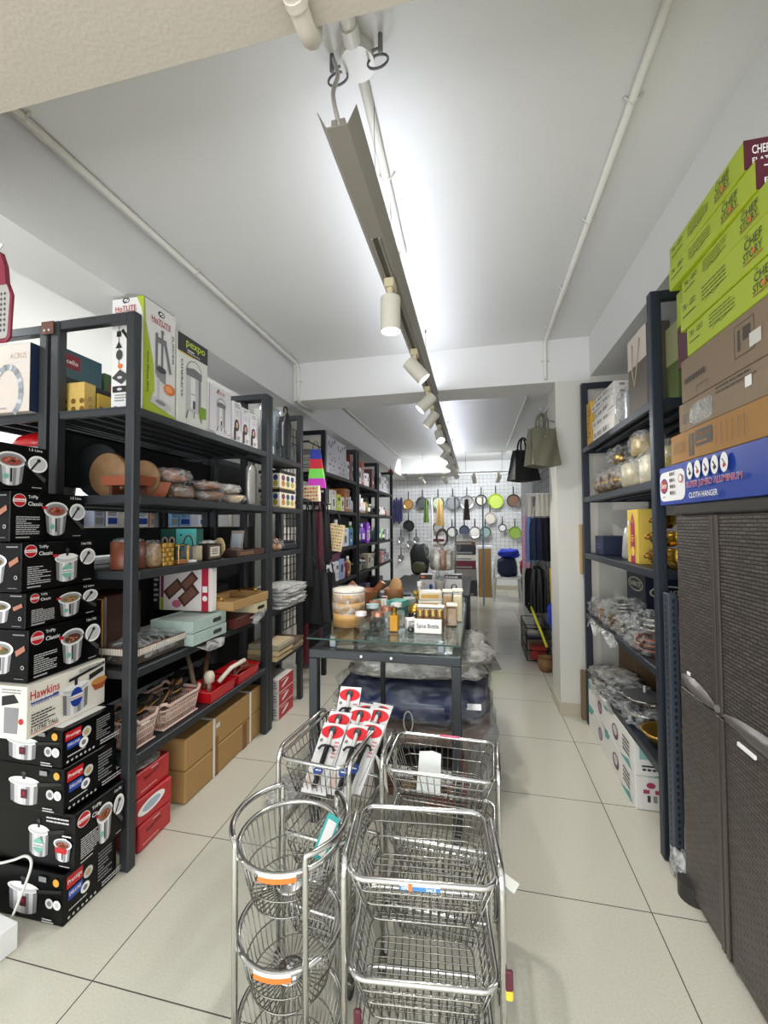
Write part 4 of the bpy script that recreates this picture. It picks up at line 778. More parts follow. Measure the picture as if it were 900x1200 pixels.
for i, (y, lb, d, w) in enumerate(((2.11, 'red plastic tray basket of wooden tools, nearer of the two', .24, .18), (2.38, 'red plastic tray basket of brown spoons, farther of the two', .24, .18))):
    t = thing('plastic_tray', lb, 'tray', (-1.462, y, Z1+.001)); b = MB(); m = RED; h = .058
    b.prism([(-w/2+.01, -d/2+.01, 0), (w/2-.01, -d/2+.01, 0), (w/2-.01, d/2-.01, 0), (-w/2+.01, d/2-.01, 0)], (0, 0, .005), m)
    for q in ([(-w/2+.01, -d/2+.01, .003), (w/2-.01, -d/2+.01, .003), (w/2, -d/2, h), (-w/2, -d/2, h)], [(w/2-.01, -d/2+.01, .003), (w/2-.01, d/2-.01, .003), (w/2, d/2, h), (w/2, -d/2, h)], [(w/2-.01, d/2-.01, .003), (-w/2+.01, d/2-.01, .003), (-w/2, d/2, h), (w/2, d/2, h)], [(-w/2+.01, d/2-.01, .003), (-w/2+.01, -d/2+.01, .003), (-w/2, -d/2, h), (-w/2, d/2, h)]):
        c = sum((Vector(p) for p in q), Vector())/4; n = Vector((-c.x, -c.y, 0)).normalized()*.004; b.prism(q, n, m)
    part(b, 'tray', t); b = MB(); b.tube([(-w/2, -d/2, h), (w/2, -d/2, h), (w/2, d/2, h), (-w/2, d/2, h)], .005, m, 6, True); part(b, 'rim', t)
tools = [(-1.43, 2.06, .10, 0, '#d9cdb8', .16, .9), (-1.47, 2.12, .10, 1, '#6b4a30', .30, .75), (-1.42, 2.18, .12, 0, '#e4dac6', .2, .45), (-1.5, 2.08, .12, 1, '#8a7a62', .24, .9), (-1.44, 2.33, .075, 1, '#5a2a20', .26, .12), (-1.48, 2.34, .08, 0, '#7a3a2a', .28, .1), (-1.42, 2.37, .085, 1, '#8a4a34', .24, .16), (-1.50, 2.38, .09, 0, '#6a3028', .26, .14), (-1.45, 2.42, .1, 1, '#3c2a24', .22, .12)]
for i, (x, y, z, k, c, L, el) in enumerate(tools):
    b = MB(); m = M(c, .5, 0, .05, 30, .15)
    if i == 0: b.lathe([(0, 0), (.012, 0), (.012, .07), (.026, .075), (.028, .11), (.02, .13), (0, .135)], (0, 0, -.05), m, 14); el = 0
    elif i < 4: b.tube([(0, 0, 0), (0, L*.5, .02), (0, L, .0)], .013, m, 8)
    else: b = utensil(L, c, k)
    o = solo(b, 'wooden_tool', ['stubby pale wooden masher standing in the nearer red tray', 'long dark wooden rolling tool leaning across the nearer red tray', 'pale wooden pestle sticking up at the end of the nearer red tray', 'greyish wooden tool leaning at the back of the nearer red tray'][i] if i < 4 else 'red-brown wooden spoon lying in the farther red tray, %s' % ['nearest', 'second', 'third', 'fourth', 'farthest'][i-4], 'utensil', (x, y-(.05 if 0 < i < 4 else .1 if i >= 4 else 0), Z1+z-.055+(.02 if i == 0 else 0)), 0, 'tools in the red trays'); o.rotation_euler = (el*.8, 0, [0, .5, -.3, .9, .1, -.2, .2, -.1, .3][i])
for i in range(3):
    b = MB(); b.rbox((-.12, -.12, 0), (.12, .12, .036), M(['#b9a27a', '#c3ad85', '#9d957f'][i], .5, 0, .05, 50, .1), .006); b.rbox((-.10, -.12, .036), (.10, .12, .038), M('#d0bd98', .5), .002)
    solo(b, 'bamboo_tray', 'pale bamboo tray bundle at the far end of the lowest shelf, %s of three' % ['lowest', 'middle', 'topmost'][i], 'tray', (-1.46+.01*i, 2.80, Z1+.002+.039*i), 0, 'bamboo trays')
for i in range(3):
    b = MB(); b.blob((0, 0, 0), (.12, .11, .09), M('#2a2522', .6, 0, .3, 30, .3), i+20, .2); solo(b, 'dark_bag', 'dark bag of utensils at the back of the lowest shelf, %s from the front' % ['first', 'second', 'third'][i], 'bag', (-1.66, 1.95+.14*i, Z1), 0, 'dark bags at the back of the lowest shelf')
# ================================================================ under the rack: long cartons and red iron boxes
t = thing('long_carton_pair', 'long brown carton on the floor under the near rack, lower of two', 'box', (-1.52, 2.235, 0.0015), 0, 'strapped long cartons')
def lc(f): f.rect(.22, 0, .05, f.h, M('#80552e', .6)); f.rect(.52, 0, .05, f.h, M('#80552e', .6))
b = carton(.20, .75, .157, CARD, None, lc, r=.008); part(b, 'carton', t)
t['label'] = 'lower long brown carton on the floor under the near rack'
t = thing('long_carton', 'upper long brown carton with small white label, strapped under the near rack', 'box', (-1.52, 2.235, .1605), 0, 'strapped long cartons')
def lc2(f): f.rect(.22, 0, .05, f.h*.35, M('#80552e', .6)); f.rect(.25, .10, .035, .022, WHITE); f.para(.253, .115, .028, 2, .007, MG, 2)
b = carton(.20, .75, .157, CARD, None, lc2, r=.008); part(b, 'carton', t)
for y in (-.145, .235):
    b = MB(); q = M('#e0dcd2', .4)
    b.box((.1008, y-.009, -.158), (.1028, y+.009, .158), q); b.box((-.1, y-.009, .157), (.1028, y+.009, .159), q); part(b, 'white_strap', t, 'white packing strap round both cartons')
bpy.data.objects['long_carton_pair'].name = 'long_carton'
for i in range(3):
    def rr_(f, i=i): f.text('Steam Iron', .04, f.h*.55, .02, M('#4a1218', .5), .09, .1); f.para(.08, f.h*.85, .05, 1, .008, WHITE, 2); f.para(.02, f.h*.2, .1, 1, .01, M('#e8b0b0', .5), 3)
    def rr2(f): f.disc(.08, f.h*.55, .075, WHITE, .028, 20, .12); f.disc(.08, f.h*.55, .05, M('#a9b4c4', .5), .018, 20, .12)
    b = carton(.13, .20, .107, M('#b5141f', .35, coat=.3), None, rr2 if i == 1 else rr_, r=.006); solo(b, 'appliance_box', 'red appliance box on the floor behind the near rack post, %s' % ['lowest', 'middle with white oval', 'topmost'][i], 'box', (-1.47-.012*(i == 2), 1.645, .0015+.109*i), [.04, -.05, .03][i], 'red appliance boxes')
b = MB(); b.blob((0, 0, 0), (.12, .16, .012), WRAPW, 4, .1); solo(b, 'plastic_sheet', 'scrap of plastic on top of the red appliance boxes', 'plastic', (-1.475, 1.64, .33))

# ================================================================ narrow bay between the rack and the pillar
b = MB(); b.rbox((-.03, -.1, 0), (.03, .1, .36), ACRYL, .006); f = Face(b, (.03, -.1, 0), (0, .2, 0), (0, 0, .36)); f.rect(.03, .02, .06, .05, LG); solo(b, 'glass_pitcher_box', 'tall clear plastic box on top of the narrow bay', 'box', (-1.45, 2.79, 1.883))
t = thing('umbrella', 'black closed umbrella hanging at the top of the narrow bay', 'umbrella', (-1.40, 2.96, 1.883)); b = MB(); b.lathe([(0, 0), (.02, .01), (.03, .12), (.034, .26), (.02, .33), (.008, .36), (0, .36)], (0, 0, 0), M('#101013', .5, 0, .4, 30), 12, smooth=False); part(b, 'canopy', t)
b = MB(); b.tube(sm([(0, 0, .35), (0, 0, .38), (-.0, -.03, .40), (0, -.06, .38), (0, -.06, .35)]), .006, INK, 8); part(b, 'handle', t)
b = MB(); b.rbox((-.05, -.04, 0), (.05, .04, .13), M('#43464a', .5), .01); solo(b, 'dark_canister', 'dark grey canister beside the black umbrella in the narrow bay', 'canister', (-1.45, 3.08, 1.883))
def dots(f):
    w, h = f.w, f.h; f.rect(0, h*.82, w, h*.18, INK); f.rect(0, 0, w, h*.06, M('#b89a4a', .5))
    for i, c in enumerate(('#7a3a5c', '#2c4a52', '#2a3a7a', '#c07a30', '#7a8a4a', '#b0a03a')): f.disc(w*(.2+.3*(i % 3)), h*(.6 if i < 3 else .28), w*.11, M(c, .5), h*.16)
for i in range(2):
    b = carton(.17, .26, .135, M('#e3dcc8', .45), dots, dots); solo(b, 'bowl_set_box', 'cream box with coloured bowl discs and black band, %s of two in the narrow bay' % ('lower', 'upper')[i], 'box', (-1.465, 2.93, 1.514+.138*i), 0, 'bowl set boxes')
t = thing('ball_net', 'clear bag of wooden balls in the narrow bay', 'bag', (-1.43, 2.82, 1.197))
for i, (x, y, z) in enumerate(((0, -.03, .028), (.01, .03, .028), (-.03, 0, .03), (0, 0, .07))):
    b = MB(); b.blob((x, y, z-.028), (.056, .056, .056), M('#b5825a' if i < 3 else '#8a5a30', .4), i, 0, 3, 2, 18, 12, False); part(b, 'ball', t)
b = MB(); b.blob((0, 0, 0), (.12, .14, .09), WRAP, 21, .1); part(b, 'plastic_wrap', t)
b = MB(); b.rbox((-.08, -.12, 0), (.08, .12, .05), M('#26292c', .5), .01); b.rbox((-.06, -.1, .05), (.06, .1, .07), M('#1a1c1e', .5), .006); solo(b, 'dark_box', 'flat black box behind the bag of balls', 'box', (-1.47, 3.02, 1.197))
for i in range(7):
    L = .36-.02*(i % 3); b = MB(); b.rbox((-.11, -L/2, 0), (.11, L/2, .014), M(['#dcdad6', '#c9c7c2', '#ebe9e6'][i % 3], .5), .005); b.blob((0, 0, .0), (.24, L+.03, .0205), WRAPW, 30+i, .15, 5, 6)
    solo(b, 'wrapped_placemats', 'white plastic wrapped pack in the narrow bay heap, layer %s from the bottom' % ['one', 'two', 'three', 'four', 'five', 'six', 'seven'][i], 'packet', (-1.435+.012*(i % 3), 2.915+.012*((i*3) % 4), .793+.022*i), .06*((i % 3)-1), 'wrapped packs in the narrow bay')
for i in range(4):
    b = MB(); b.rbox((-.11, -.10, 0), (.11, .10, .017), M(['#b9a684', '#8a7c66', '#c9b898', '#6e5c48'][i], .5, 0, .05, 40, .15), .004); solo(b, 'wooden_board', 'flat wooden board in the far lower bay, %s of the pile' % ['lowest', 'second', 'third', 'topmost'][i], 'board', (-1.455+.01*(i % 2), 3.035, .443+.019*i), .04*(i % 2), 'boards in the narrow bay')
b = MB(); b.rbox((-.10, -.1, 0), (.10, .1, .12), M('#8f948c', .4), .008); solo(b, 'gift_tray', 'grey-green box standing low in the narrow bay', 'box', (-1.47, 2.84, .60-.157)) if 0 else None
for i in range(3):
    def rf(f): f.para(.015, f.h*.7, f.w-.03, 3, f.h*.2, MG, 3)
    def rr3(f): f.disc(.1, f.h*.5, .06, WHITE, .01, 16, .3); f.para(.03, f.h*.8, .1, 1, .01, WHITE, 4)
    b = carton(.17, .24, .092, M('#e6e0da', .4), rf, rr3, side=M('#b5141f', .4)); solo(b, 'appliance_box', 'white and red box on the floor of the narrow bay, %s of three' % ['lowest', 'middle', 'topmost'][i], 'box', (-1.465, 2.91, .0015+.095*i), 0, 'white and red boxes in the narrow bay')
b = carton(.12, .10, .30, M('#33363a', .4), lambda f: [f.rect(.02, .03+.06*i, .08, .03, GREYP) for i in range(4)], lambda f: [f.rect(.02, .03+.06*i, .05, .03, GREYP) for i in range(4)]); solo(b, 'black_boxed_set', 'upright black box with pale windows beside the strapped cartons', 'box', (-1.475, 2.725, .0015))
# grid panel on the pillar
def gridpanel(name, label, o, u, v, nu, nv, m, r=.0028):
    o = Vector(o); u = Vector(u); v = Vector(v); t = thing(name, label, 'grid panel', o); b = MB()
    for i in range(nu+1): b.tube([u*i/nu, u*i/nu+v], r, m, 5)
    for j in range(nv+1): b.tube([v*j/nv, v*j/nv+u], r, m, 5)
    part(b, 'wire_grid', t); return t
gridpanel('wire_grid_panel', 'black wire grid panel between the narrow bay and the far left racks', (-1.595, 3.30, .5), (0, .40, 0), (0, 0, 1.75), 6, 26, STEELD)
# ================================================================ goods hanging between the bays
t = thing('hanging_rail', 'black rail with hooks carrying the bags beside the far left racks', 'rail', (-1.39, 3.205, 1.60))
b = MB(); b.tube([(0, 0, 0), (0, .49, 0)], .007, STEELD, 8); part(b, 'rod', t)
b = MB(); b.tube([(0, .49, .50), (.0, .12, .50)], .006, STEELD, 8); part(b, 'rod', t)
def flatbag(name, label, loc, w, h, d, m, rz=0, taper=.9, straps=True, group=None, pr=None, strapm=None):
    t = thing(name, label, 'bag', loc, rz, group); b = MB()
    def fn(s): return lambda u, v: ((u-.5)*w*(taper+(1-taper)*v), s*d/2*math.sin(PI*min(1, max(0, u)))**.5*(.35+.65*v)+.004*math.sin(u*13+v*4), -h*v)
    b.grid(fn(-1), 10, 8, m); b.grid(fn(1), 10, 8, m)
    b.grid(lambda u, v: ((u-.5)*w, (v-.5)*d*math.sin(PI*min(1, max(0, u)))**.5+.004*math.sin(u*13+4), -h), 10, 2, m)
    part(b, 'bag_body', t)
    if straps:
        for s in (-1, 1): b = MB(); b.tube([(-w*.22, s*d*.1, -.01), (-w*.16, s*.006, .07), (0, 0, .10), (w*.16, s*.006, .07), (w*.22, s*d*.1, -.01)], .005, strapm or m, 6); part(b, 'strap', t)
    if pr:
        b = MB(); f = Face(b, (-w/2, -d/2-.004, -h), (w, 0, 0), (0, 0, h)); f.k = 0; pr(f); part(b, 'print', t)
    return t
t = thing('striped_bag', 'hanging bag in blue, red, green and magenta bands', 'bag', (-1.335, 3.38, 2.035))
for i, c in enumerate(('#2c3fa8', '#d22a3a', '#7ee05a', '#c93fc0')):
    b = MB(); w0 = .08+.014*i; w1 = w0+.014; b.prism([(-w1/2, -.012, -.083*(i+1)), (w1/2+.006*(i+1), -.012, -.083*(i+1)-.004), (w0/2+.006*i, -.012, -.083*i-.004), (-w0/2, -.012, -.083*i)], (0, .024, 0), M(c, .6)); part(b, 'colour_band', t, ['blue', 'red', 'lime green', 'magenta'][i]+' band')
b = MB(); b.tube([(-.03, 0, 0), (-.02, 0, .05), (.0, .0, .072), (.02, 0, .05), (.03, 0, 0)], .004, M('#5a4a38', .6), 6); part(b, 'strap', t)
b = carton(.14, .05, .135, M('#dccbb0', .5), lambda f: [f.disc(.02+.025*(i % 5), .02+.03*(i//5), .009, (RED, LIMED, ORANGE)[i % 3]) for i in range(20)]); solo(b, 'floral_box', 'small cream box with red and green flowers hanging under the striped bag', 'box', (-1.36, 3.36, 1.585)) 
b = MB(); b.box((-.13, -.07, -.012), (.07, .33, 0), STEELD); solo(b, 'small_shelf', 'little black ledge under the floral box', 'shelf', (-1.38, 3.37, 1.583))
b = carton(.12, .1, .13, M('#17141c', .4), lambda f: (f.disc(.03, .09, .014, LG), f.disc(.07, .05, .012, M('#8a3f7a', .5)), f.rect(.05, .09, .05, .02, LG))); solo(b, 'dark_box', 'black box with pale spots beside the floral box', 'box', (-1.36, 3.58, 1.585))
BK = M('#131316', .55, 0, .3, 25)
g = 'black aprons and bags on the hanging rail'
for i, (y, x, w, h, c, lb) in enumerate(((3.24, -1.37, .14, .62, '#08080a', 'long black garment bag hanging nearest the narrow bay'), (3.30, -1.355, .15, .52, '#0b0b0e', 'black folded bag hanging second on the rail'), (3.36, -1.32, .16, .60, '#4a1522', 'maroon bag hanging among the black ones'), (3.41, -1.33, .16, .40, '#08080a', 'black bag hanging just behind the maroon bag'), (3.47, -1.31, .15, .46, '#141417', 'charcoal bag hanging behind the black ones'), (3.53, -1.31, .15, .42, '#0e0e10', 'black bag hanging close to the cream patterned one'))):
    flatbag('hanging_bag', lb, (x, y, 1.50), w, h, .03, M(c, .75, 0, .2, 25), .1-.03*i, .55, True, g)
t = flatbag('tote_bag', 'cream tote bag with rows of small fruit prints', (-1.235, 3.60, 1.395), .19, .24, .02, M('#e6d3a6', .6), 0, .98, True, None,
        lambda f: [f.rect(.01+.022*(i % 8), .02+.028*(i//8), .014, .010, (ORANGE, LIMED, M('#b98a5a', .6), MAROON)[(i*3+i//8) % 4]) for i in range(64)], BK); t.rotation_euler = (0, .16, .05)
for i, (y, x, z, w, h, c, lb) in enumerate(((3.26, -1.33, 1.03, .2, .45, '#0d0d10', 'black bag hanging low at the front of the rail'), (3.34, -1.28, 1.0, .2, .42, '#2a2a2d', 'grey flat bag hanging low beside the white handle'), (3.42, -1.23, .98, .18, .5, '#15151a', 'black bag with tag hanging low nearest the table'), (3.50, -1.27, .9, .16, .6, '#1b2440', 'navy folded bag hanging low'), (3.30, -1.42, .85, .12, .62, '#5a1424', 'maroon rolled bag hanging low'))):
    flatbag('hanging_bag', lb, (x, y, z), w, h, .03, M(c, .75, 0, .2, 25), .05*i-.1, .6, True, 'bags hanging low beside the rack')
# ================================================================ far left racks: goods
def rowfill(bay, shelf, z, items, grp):
    """items: (y0, y1, height, colour, kind, description)"""
    cnt = {}
    for i, (y0, y1, h, c, kind, ds) in enumerate(items):
        w = y1-y0; D = .16 if kind != 'bottle' else w; x = -1.385-D/2 if kind != 'bottle' else -1.395-w/2
        if kind == 'box':
            dk = M('#3a3c44', .5)
            def pr(f, i=i, c=c):
                v = i % 3
                if v == 0: f.disc(f.w*.5, f.h*.55, f.w*.26, dk, f.h*.22); f.para(f.w*.2, f.h*.2, f.w*.6, 2, f.h*.07, GREYP, i)
                elif v == 1: f.rect(f.w*.15, f.h*.12, f.w*.7, f.h*.5, LG); f.rect(f.w*.3, f.h*.2, f.w*.3, f.h*.35, dk); f.para(f.w*.15, f.h*.88, f.w*.6, 2, f.h*.07, dk, i)
                else: f.disc(f.w*.5, f.h*.3, f.w*.28, GREYP, f.h*.12); f.rect(f.w*.2, f.h*.6, f.w*.6, f.h*.2, dk); f.disc(f.w*.5, f.h*.3, f.w*.18, WHITE, f.h*.07)
            b = carton(D, w*.94, h, M(c, .4), pr, pr); nm = 'product_box'; cat = 'box'
        elif kind == 'sketch':
            def pr(f):
                rd = random.Random(3)
                for k in range(26): a = rd.random()*f.w*.85+.01; q = rd.random()*f.h*.9+.01; f.disc(a, q, rd.uniform(.01, .03), (GREYP, LG, MG)[k % 3], rd.uniform(.006, .02), 10)
            b = carton(D*1.6, w*.96, h, M(c, .4), None, pr); x -= D*.3; nm = 'product_box'; cat = 'box'
        elif kind == 'bottle':
            r = w*.46; b = MB(); b.lathe([(0, 0), (r, .003), (r, h*.68), (r*.45, h*.8), (r*.4, h*.83), (r*.42, h*.83), (r*.42, h), (0, h)], (0, 0, 0), M(c, .3, coat=.3), 14); b.cyl((0, 0, h*.84), (0, 0, h*1.0), r*.46, M(['#ffffff', '#202020', c][i % 3], .4), 10); b.lathe([(r*1.01, h*.2), (r*1.01, h*.5)], (0, 0, 0), M('#e8e4ee' if i % 2 else c, .4), 14); nm = 'bottle'; cat = 'bottle'
        elif kind == 'jar':
            r = w*.45; b = MB(); b.lathe([(0, 0), (r*.9, 0), (r, .01), (r, h*.8), (r*.9, h*.84)], (0, 0, 0), ACRYL, 14); b.cyl((0, 0, .004), (0, 0, h*.6), r*.85, M(c, .5), 12); b.cyl((0, 0, h*.82), (0, 0, h), r*.95, M('#c9c8c0', .3, .3), 14); x = -1.395-w/2; nm = 'storage_jar'; cat = 'jar'
        k = (i, len(items)); od = ['first', 'second', 'third', 'fourth', 'fifth', 'sixth', 'seventh', 'eighth', 'ninth', 'tenth'][i]
        solo(b, nm, '%s, %s along the %s shelf of the %s far rack' % (ds, od, shelf, bay), cat, (x, (y0+y1)/2, z+.0015), 0, grp)
B1 = 'nearest'; B2 = 'middle'; B3 = 'farthest'; W1 = '#e4e2e8'
def pan_front(f): w, h = f.w, f.h; f.rect(.04, h*.86, w*.5, .02, INK); f.disc(w*.5, h*.62, w*.22, MG, h*.05); f.rect(w*.28, h*.5, w*.44, h*.12, GREYP); f.disc(w*.55, h*.18, w*.28, INK, h*.05); f.disc(w*.55, h*.18, w*.22, LG, h*.035); f.para(w*.2, h*.4, w*.5, 2, .02, GREYP, 3)
b = carton(.32, .05, .33, M('#d8d4c8', .45), pan_front); solo(b, 'cookware_carton', 'cream carton with pan pictures facing front on top of the far left racks', 'box', (-1.585, 3.775, 1.893))
rowfill(B1, 'top', 1.892, [(3.81, 4.07, .36, '#cfccd9', 'sketch', 'pale lilac carton with grey pictures'), (4.09, 4.42, .36, '#d2d0dc', 'sketch', 'similar lilac carton with grey pictures'), (4.44, 4.53, .2, W1, 'box', 'small white box'), (4.55, 4.66, .30, '#6a2420', 'box', 'dark red box')], 'goods on the top shelf of the nearest far rack')
rowfill(B1, 'second', 1.532, [(3.76, 3.90, .20, '#e6e8dc', 'box', 'white box with dark oval'), (3.92, 4.08, .20, '#bdb6ae', 'box', 'grey and white box'), (4.10, 4.22, .17, '#b9cc3a', 'box', 'white and lime box'), (4.23, 4.34, .15, '#dfe6c0', 'box', 'pale lime box'), (4.36, 4.54, .25, '#b2622c', 'box', 'tall orange-brown carton'), (4.56, 4.64, .16, '#9aa0a8', 'bottle', 'grey bottle'), (4.65, 4.74, .18, '#b8bcc0', 'bottle', 'silver bottle')], 'goods on the second shelf of the nearest far rack')
rowfill(B1, 'third', 1.152, [(3.78, 3.93, .24, '#d9a0a8', 'box', 'pink box'), (3.94, 4.08, .25, '#a8ccd0', 'box', 'light turquoise box'), (4.09, 4.16, .16, '#c24a5e', 'box', 'dark pink box'), (4.17, 4.27, .29, '#2f6a34', 'bottle', 'green bottle'), (4.28, 4.50, .2, '#e8e4f0', 'box', 'white box with violet prints'), (4.52, 4.66, .19, '#2f7ab0', 'box', 'blue and yellow box'), (4.67, 4.75, .27, '#3f8a3a', 'bottle', 'green capped bottle')], 'goods on the third shelf of the nearest far rack')
rowfill(B1, 'fourth', .812, [(3.76, 3.92, .21, '#e8e8ee', 'box', 'white box with black camera shape'), (3.93, 4.04, .2, '#e6e8ec', 'box', 'white box with blue label'), (4.05, 4.15, .2, '#e4e4e8', 'box', 'white box with green cap'), (4.17, 4.34, .21, '#98a8d8', 'box', 'light blue box'), (4.36, 4.42, .16, '#d8c0b0', 'bottle', 'pinkish bottle'), (4.44, 4.54, .15, '#8a3a32', 'box', 'dark red box'), (4.56, 4.64, .22, '#c8b070', 'bottle', 'golden bottle')], 'goods on the fourth shelf of the nearest far rack')
b = carton(.2, .42, .075, M('#5a1440', .4)); solo(b, 'gift_box', 'flat purple box lying on top of the white boxes, fourth shelf', 'box', (-1.49, 4.0, 1.026))
rowfill(B2, 'top', 1.892, [(4.9, 5.05, .2, W1, 'box', 'white box'), (5.06, 5.16, .29, '#b0472c', 'box', 'tall orange-red box'), (5.17, 5.3, .16, '#dddbe4', 'box', 'pale box'), (5.31, 5.42, .17, W1, 'box', 'white narrow box'), (5.44, 5.56, .13, '#d8d8cc', 'jar', 'pale canister'), (5.58, 5.72, .26, '#5c1c1c', 'box', 'dark maroon box')], 'goods on the top shelf of the middle far rack')
rowfill(B2, 'second', 1.532, [(4.9, 4.99, .15, '#d8a8b4', 'bottle', 'pink bottle'), (5.0, 5.08, .17, '#c98f9c', 'bottle', 'dusty pink bottle'), (5.09, 5.19, .24, '#e4dfe2', 'bottle', 'tall white bottle'), (5.22, 5.34, .2, '#dcb0a0', 'bottle', 'peach bottle'), (5.36, 5.46, .19, '#8a8a3c', 'bottle', 'olive bottle'), (5.48, 5.58, .17, '#54582a', 'bottle', 'dark olive bottle'), (5.62, 5.72, .14, '#2a2a2e', 'bottle', 'black flask')], 'goods on the second shelf of the middle far rack')
rowfill(B2, 'third', 1.152, [(4.9, 4.98, .24, '#a89ad0', 'bottle', 'pale violet bottle'), (4.99, 5.07, .25, '#5a6ac0', 'bottle', 'blue bottle'), (5.08, 5.17, .24, '#6a4ab8', 'bottle', 'indigo bottle'), (5.18, 5.28, .25, '#7a38c0', 'bottle', 'violet bottle'), (5.29, 5.44, .26, '#8a2cc8', 'box', 'bright purple carton'), (5.46, 5.54, .22, '#3a3468', 'bottle', 'dark violet bottle'), (5.56, 5.66, .22, '#26263c', 'bottle', 'black bottle')], 'goods on the third shelf of the middle far rack')
rowfill(B2, 'fourth', .812, [(4.9, 5.04, .10, '#8a8478', 'jar', 'clear container of grey goods'), (5.05, 5.19, .14, '#a8a08c', 'jar', 'clear container of tan goods'), (5.2, 5.34, .12, '#7a8070', 'jar', 'low clear container'), (5.35, 5.5, .19, '#b0a890', 'box', 'grey-brown box'), (5.51, 5.66, .18, '#8c8f80', 'box', 'mossy grey box')], 'goods on the fourth shelf of the middle far rack')
rowfill(B3, 'top', 1.892, [(5.98, 6.16, .27, '#d8d6e0', 'box', 'white carton'), (6.18, 6.36, .22, '#cfcdd9', 'box', 'pale lilac carton'), (6.38, 6.52, .24, '#dcdce6', 'box', 'white upright carton'), (6.56, 6.68, .2, '#e0dee8', 'box', 'farther white carton')], 'goods on the top shelf of the farthest far rack')
rowfill(B3, 'second', 1.532, [(5.98, 6.1, .12, W1, 'box', 'white box'), (6.12, 6.24, .18, '#8a4a3a', 'bottle', 'brown bottle'), (6.28, 6.38, .12, '#e8e6e4', 'bottle', 'white bottle'), (6.42, 6.52, .13, '#dcdad8', 'bottle', 'off-white bottle'), (6.56, 6.66, .12, '#b0604c', 'bottle', 'reddish bottle')], 'goods on the second shelf of the farthest far rack')
rowfill(B3, 'third', 1.152, [(5.98, 6.1, .2, '#a8c8d8', 'bottle', 'light blue bottle'), (6.12, 6.22, .22, '#5a9ac8', 'bottle', 'sky blue bottle'), (6.24, 6.36, .2, '#7ac84a', 'bottle', 'lime green bottle'), (6.4, 6.5, .17, '#2a2c34', 'bottle', 'black bottle'), (6.54, 6.66, .17, '#c8c8d4', 'box', 'pale box')], 'goods on the third shelf of the farthest far rack')
rowfill(B3, 'fourth', .812, [(5.98, 6.14, .15, '#a88880', 'jar', 'clear jar of pinkish goods'), (6.16, 6.32, .17, '#c08078', 'box', 'pinkish box'), (6.34, 6.5, .2, '#78808c', 'box', 'grey box'), (6.54, 6.7, .13, '#8a8aa0', 'box', 'violet grey box')], 'goods on the fourth shelf of the farthest far rack')
for i, (y, c) in enumerate(((3.9, '#20242c'), (4.2, '#2c2438'), (4.5, '#1c1c20'), (5.05, '#2a2a40'), (5.4, '#3a2c50'), (6.2, '#25252c'))):
    b = carton(.2, .22, .16, M(c, .45), None, lambda f: f.para(.03, .12, .1, 3, .02, GREYP, i)); solo(b, 'dark_box', 'dark carton on the lowest shelf of the far left racks, %s from the front' % ['first', 'second', 'third', 'fourth', 'fifth', 'last'][i], 'box', (-1.50, y, .4515), 0, 'dark cartons on the lowest far shelves')

# ================================================================ glass table
t = thing('glass_display_table', 'dark steel table with raised glass top in the middle of the aisle', 'table', (-.775, 1.875, 0))
PW = .042; TWD = .705; TL = 1.20
for x in (0, TWD-PW):
    for y in (0, TL-PW): b = MB(); b.rbox((x, y, 0), (x+PW, y+PW, .759), STEEL, .003); part(b, 'leg', t)
for y in (0, TL-PW):
    b = MB(); b.rbox((0, y, .760), (TWD, y+PW, .800), STEEL, .003); part(b, 'top_bar', t)
for x in (0, TWD-PW): b = MB(); b.rbox((x, PW, .760), (x+PW, TL-PW, .799), STEEL, .003); part(b, 'side_bar', t)
b = MB(); b.rbox((.342, .01, .0), (.362, .03, .760), STEELD, .002); part(b, 'middle_post', t)
b = MB(); b.rbox((.01, PW, .285), (TWD-.01, TL-PW, .30), STEELD, .003); part(b, 'lower_shelf', t)
for x in (.085, .60):
    for y in (.05, TL-.08): b = MB(); b.rbox((x, y, .800), (x+.03, y+.03, .853), M('#8f969a', .3, .6), .002); part(b, 'standoff', t)
for x in (.255, .395): b = MB(); b.cyl((x, -.003, .78), (x, 0, .78), .006, WHITE, 12); part(b, 'screw', t)
b = MB(); b.rbox((-.0, -.03, .8535), (TWD+.0, TL+.02, .8625), GLASS, .0015); b.box((.001, -.0306, .8545), (TWD-.001, -.0302, .8615), M('#2f4a42', .2)); b.box((TWD+.0002, -.028, .8545), (TWD+.0006, TL+.018, .8615), M('#2f4a42', .2)); part(b, 'glass_top', t, 'greenish clear glass top')
ZT = .864
# steamer
t = thing('bamboo_steamer', 'bamboo steamer of three tiers with white lid, left front of the glass table', 'steamer', (-.655, 2.125, ZT))
for i, (z, r, h) in enumerate(((0, .080, .066), (.068, .082, .052), (.122, .082, .04))):
    b = MB(); b.lathe([(0, 0), (r, 0), (r, h*.44), (r+.002, h*.44), (r+.002, h), (r-.004, h), (r-.004, .01), (0, .01)], (0, 0, z), BAMBOO, 36); b.lathe([(r+.0006, h*.06), (r+.0006, h*.12)], (0, 0, z), M('#7d5c34', .5), 36); part(b, 'tier', t)
b = MB(); b.lathe([(.084, 0), (.084, .02), (.078, .024), (.02, .03), (0, .032)], (0, 0, .163), M('#e8dfd0', .5), 36); b.lathe([(.0846, .008), (.0846, .012)], (0, 0, .163), INK, 36); part(b, 'lid', t, 'whitish wrapped lid')
b = MB(); b.lathe([(.088, .0), (.089, .06), (.087, .1), (.086, .13)], (0, 0, .062), WRAP, 36); part(b, 'plastic_wrap', t)
t = thing('mortar', 'brown wooden bowl with two upright horn handles behind the steamer', 'mortar', (-.70, 2.68, ZT))
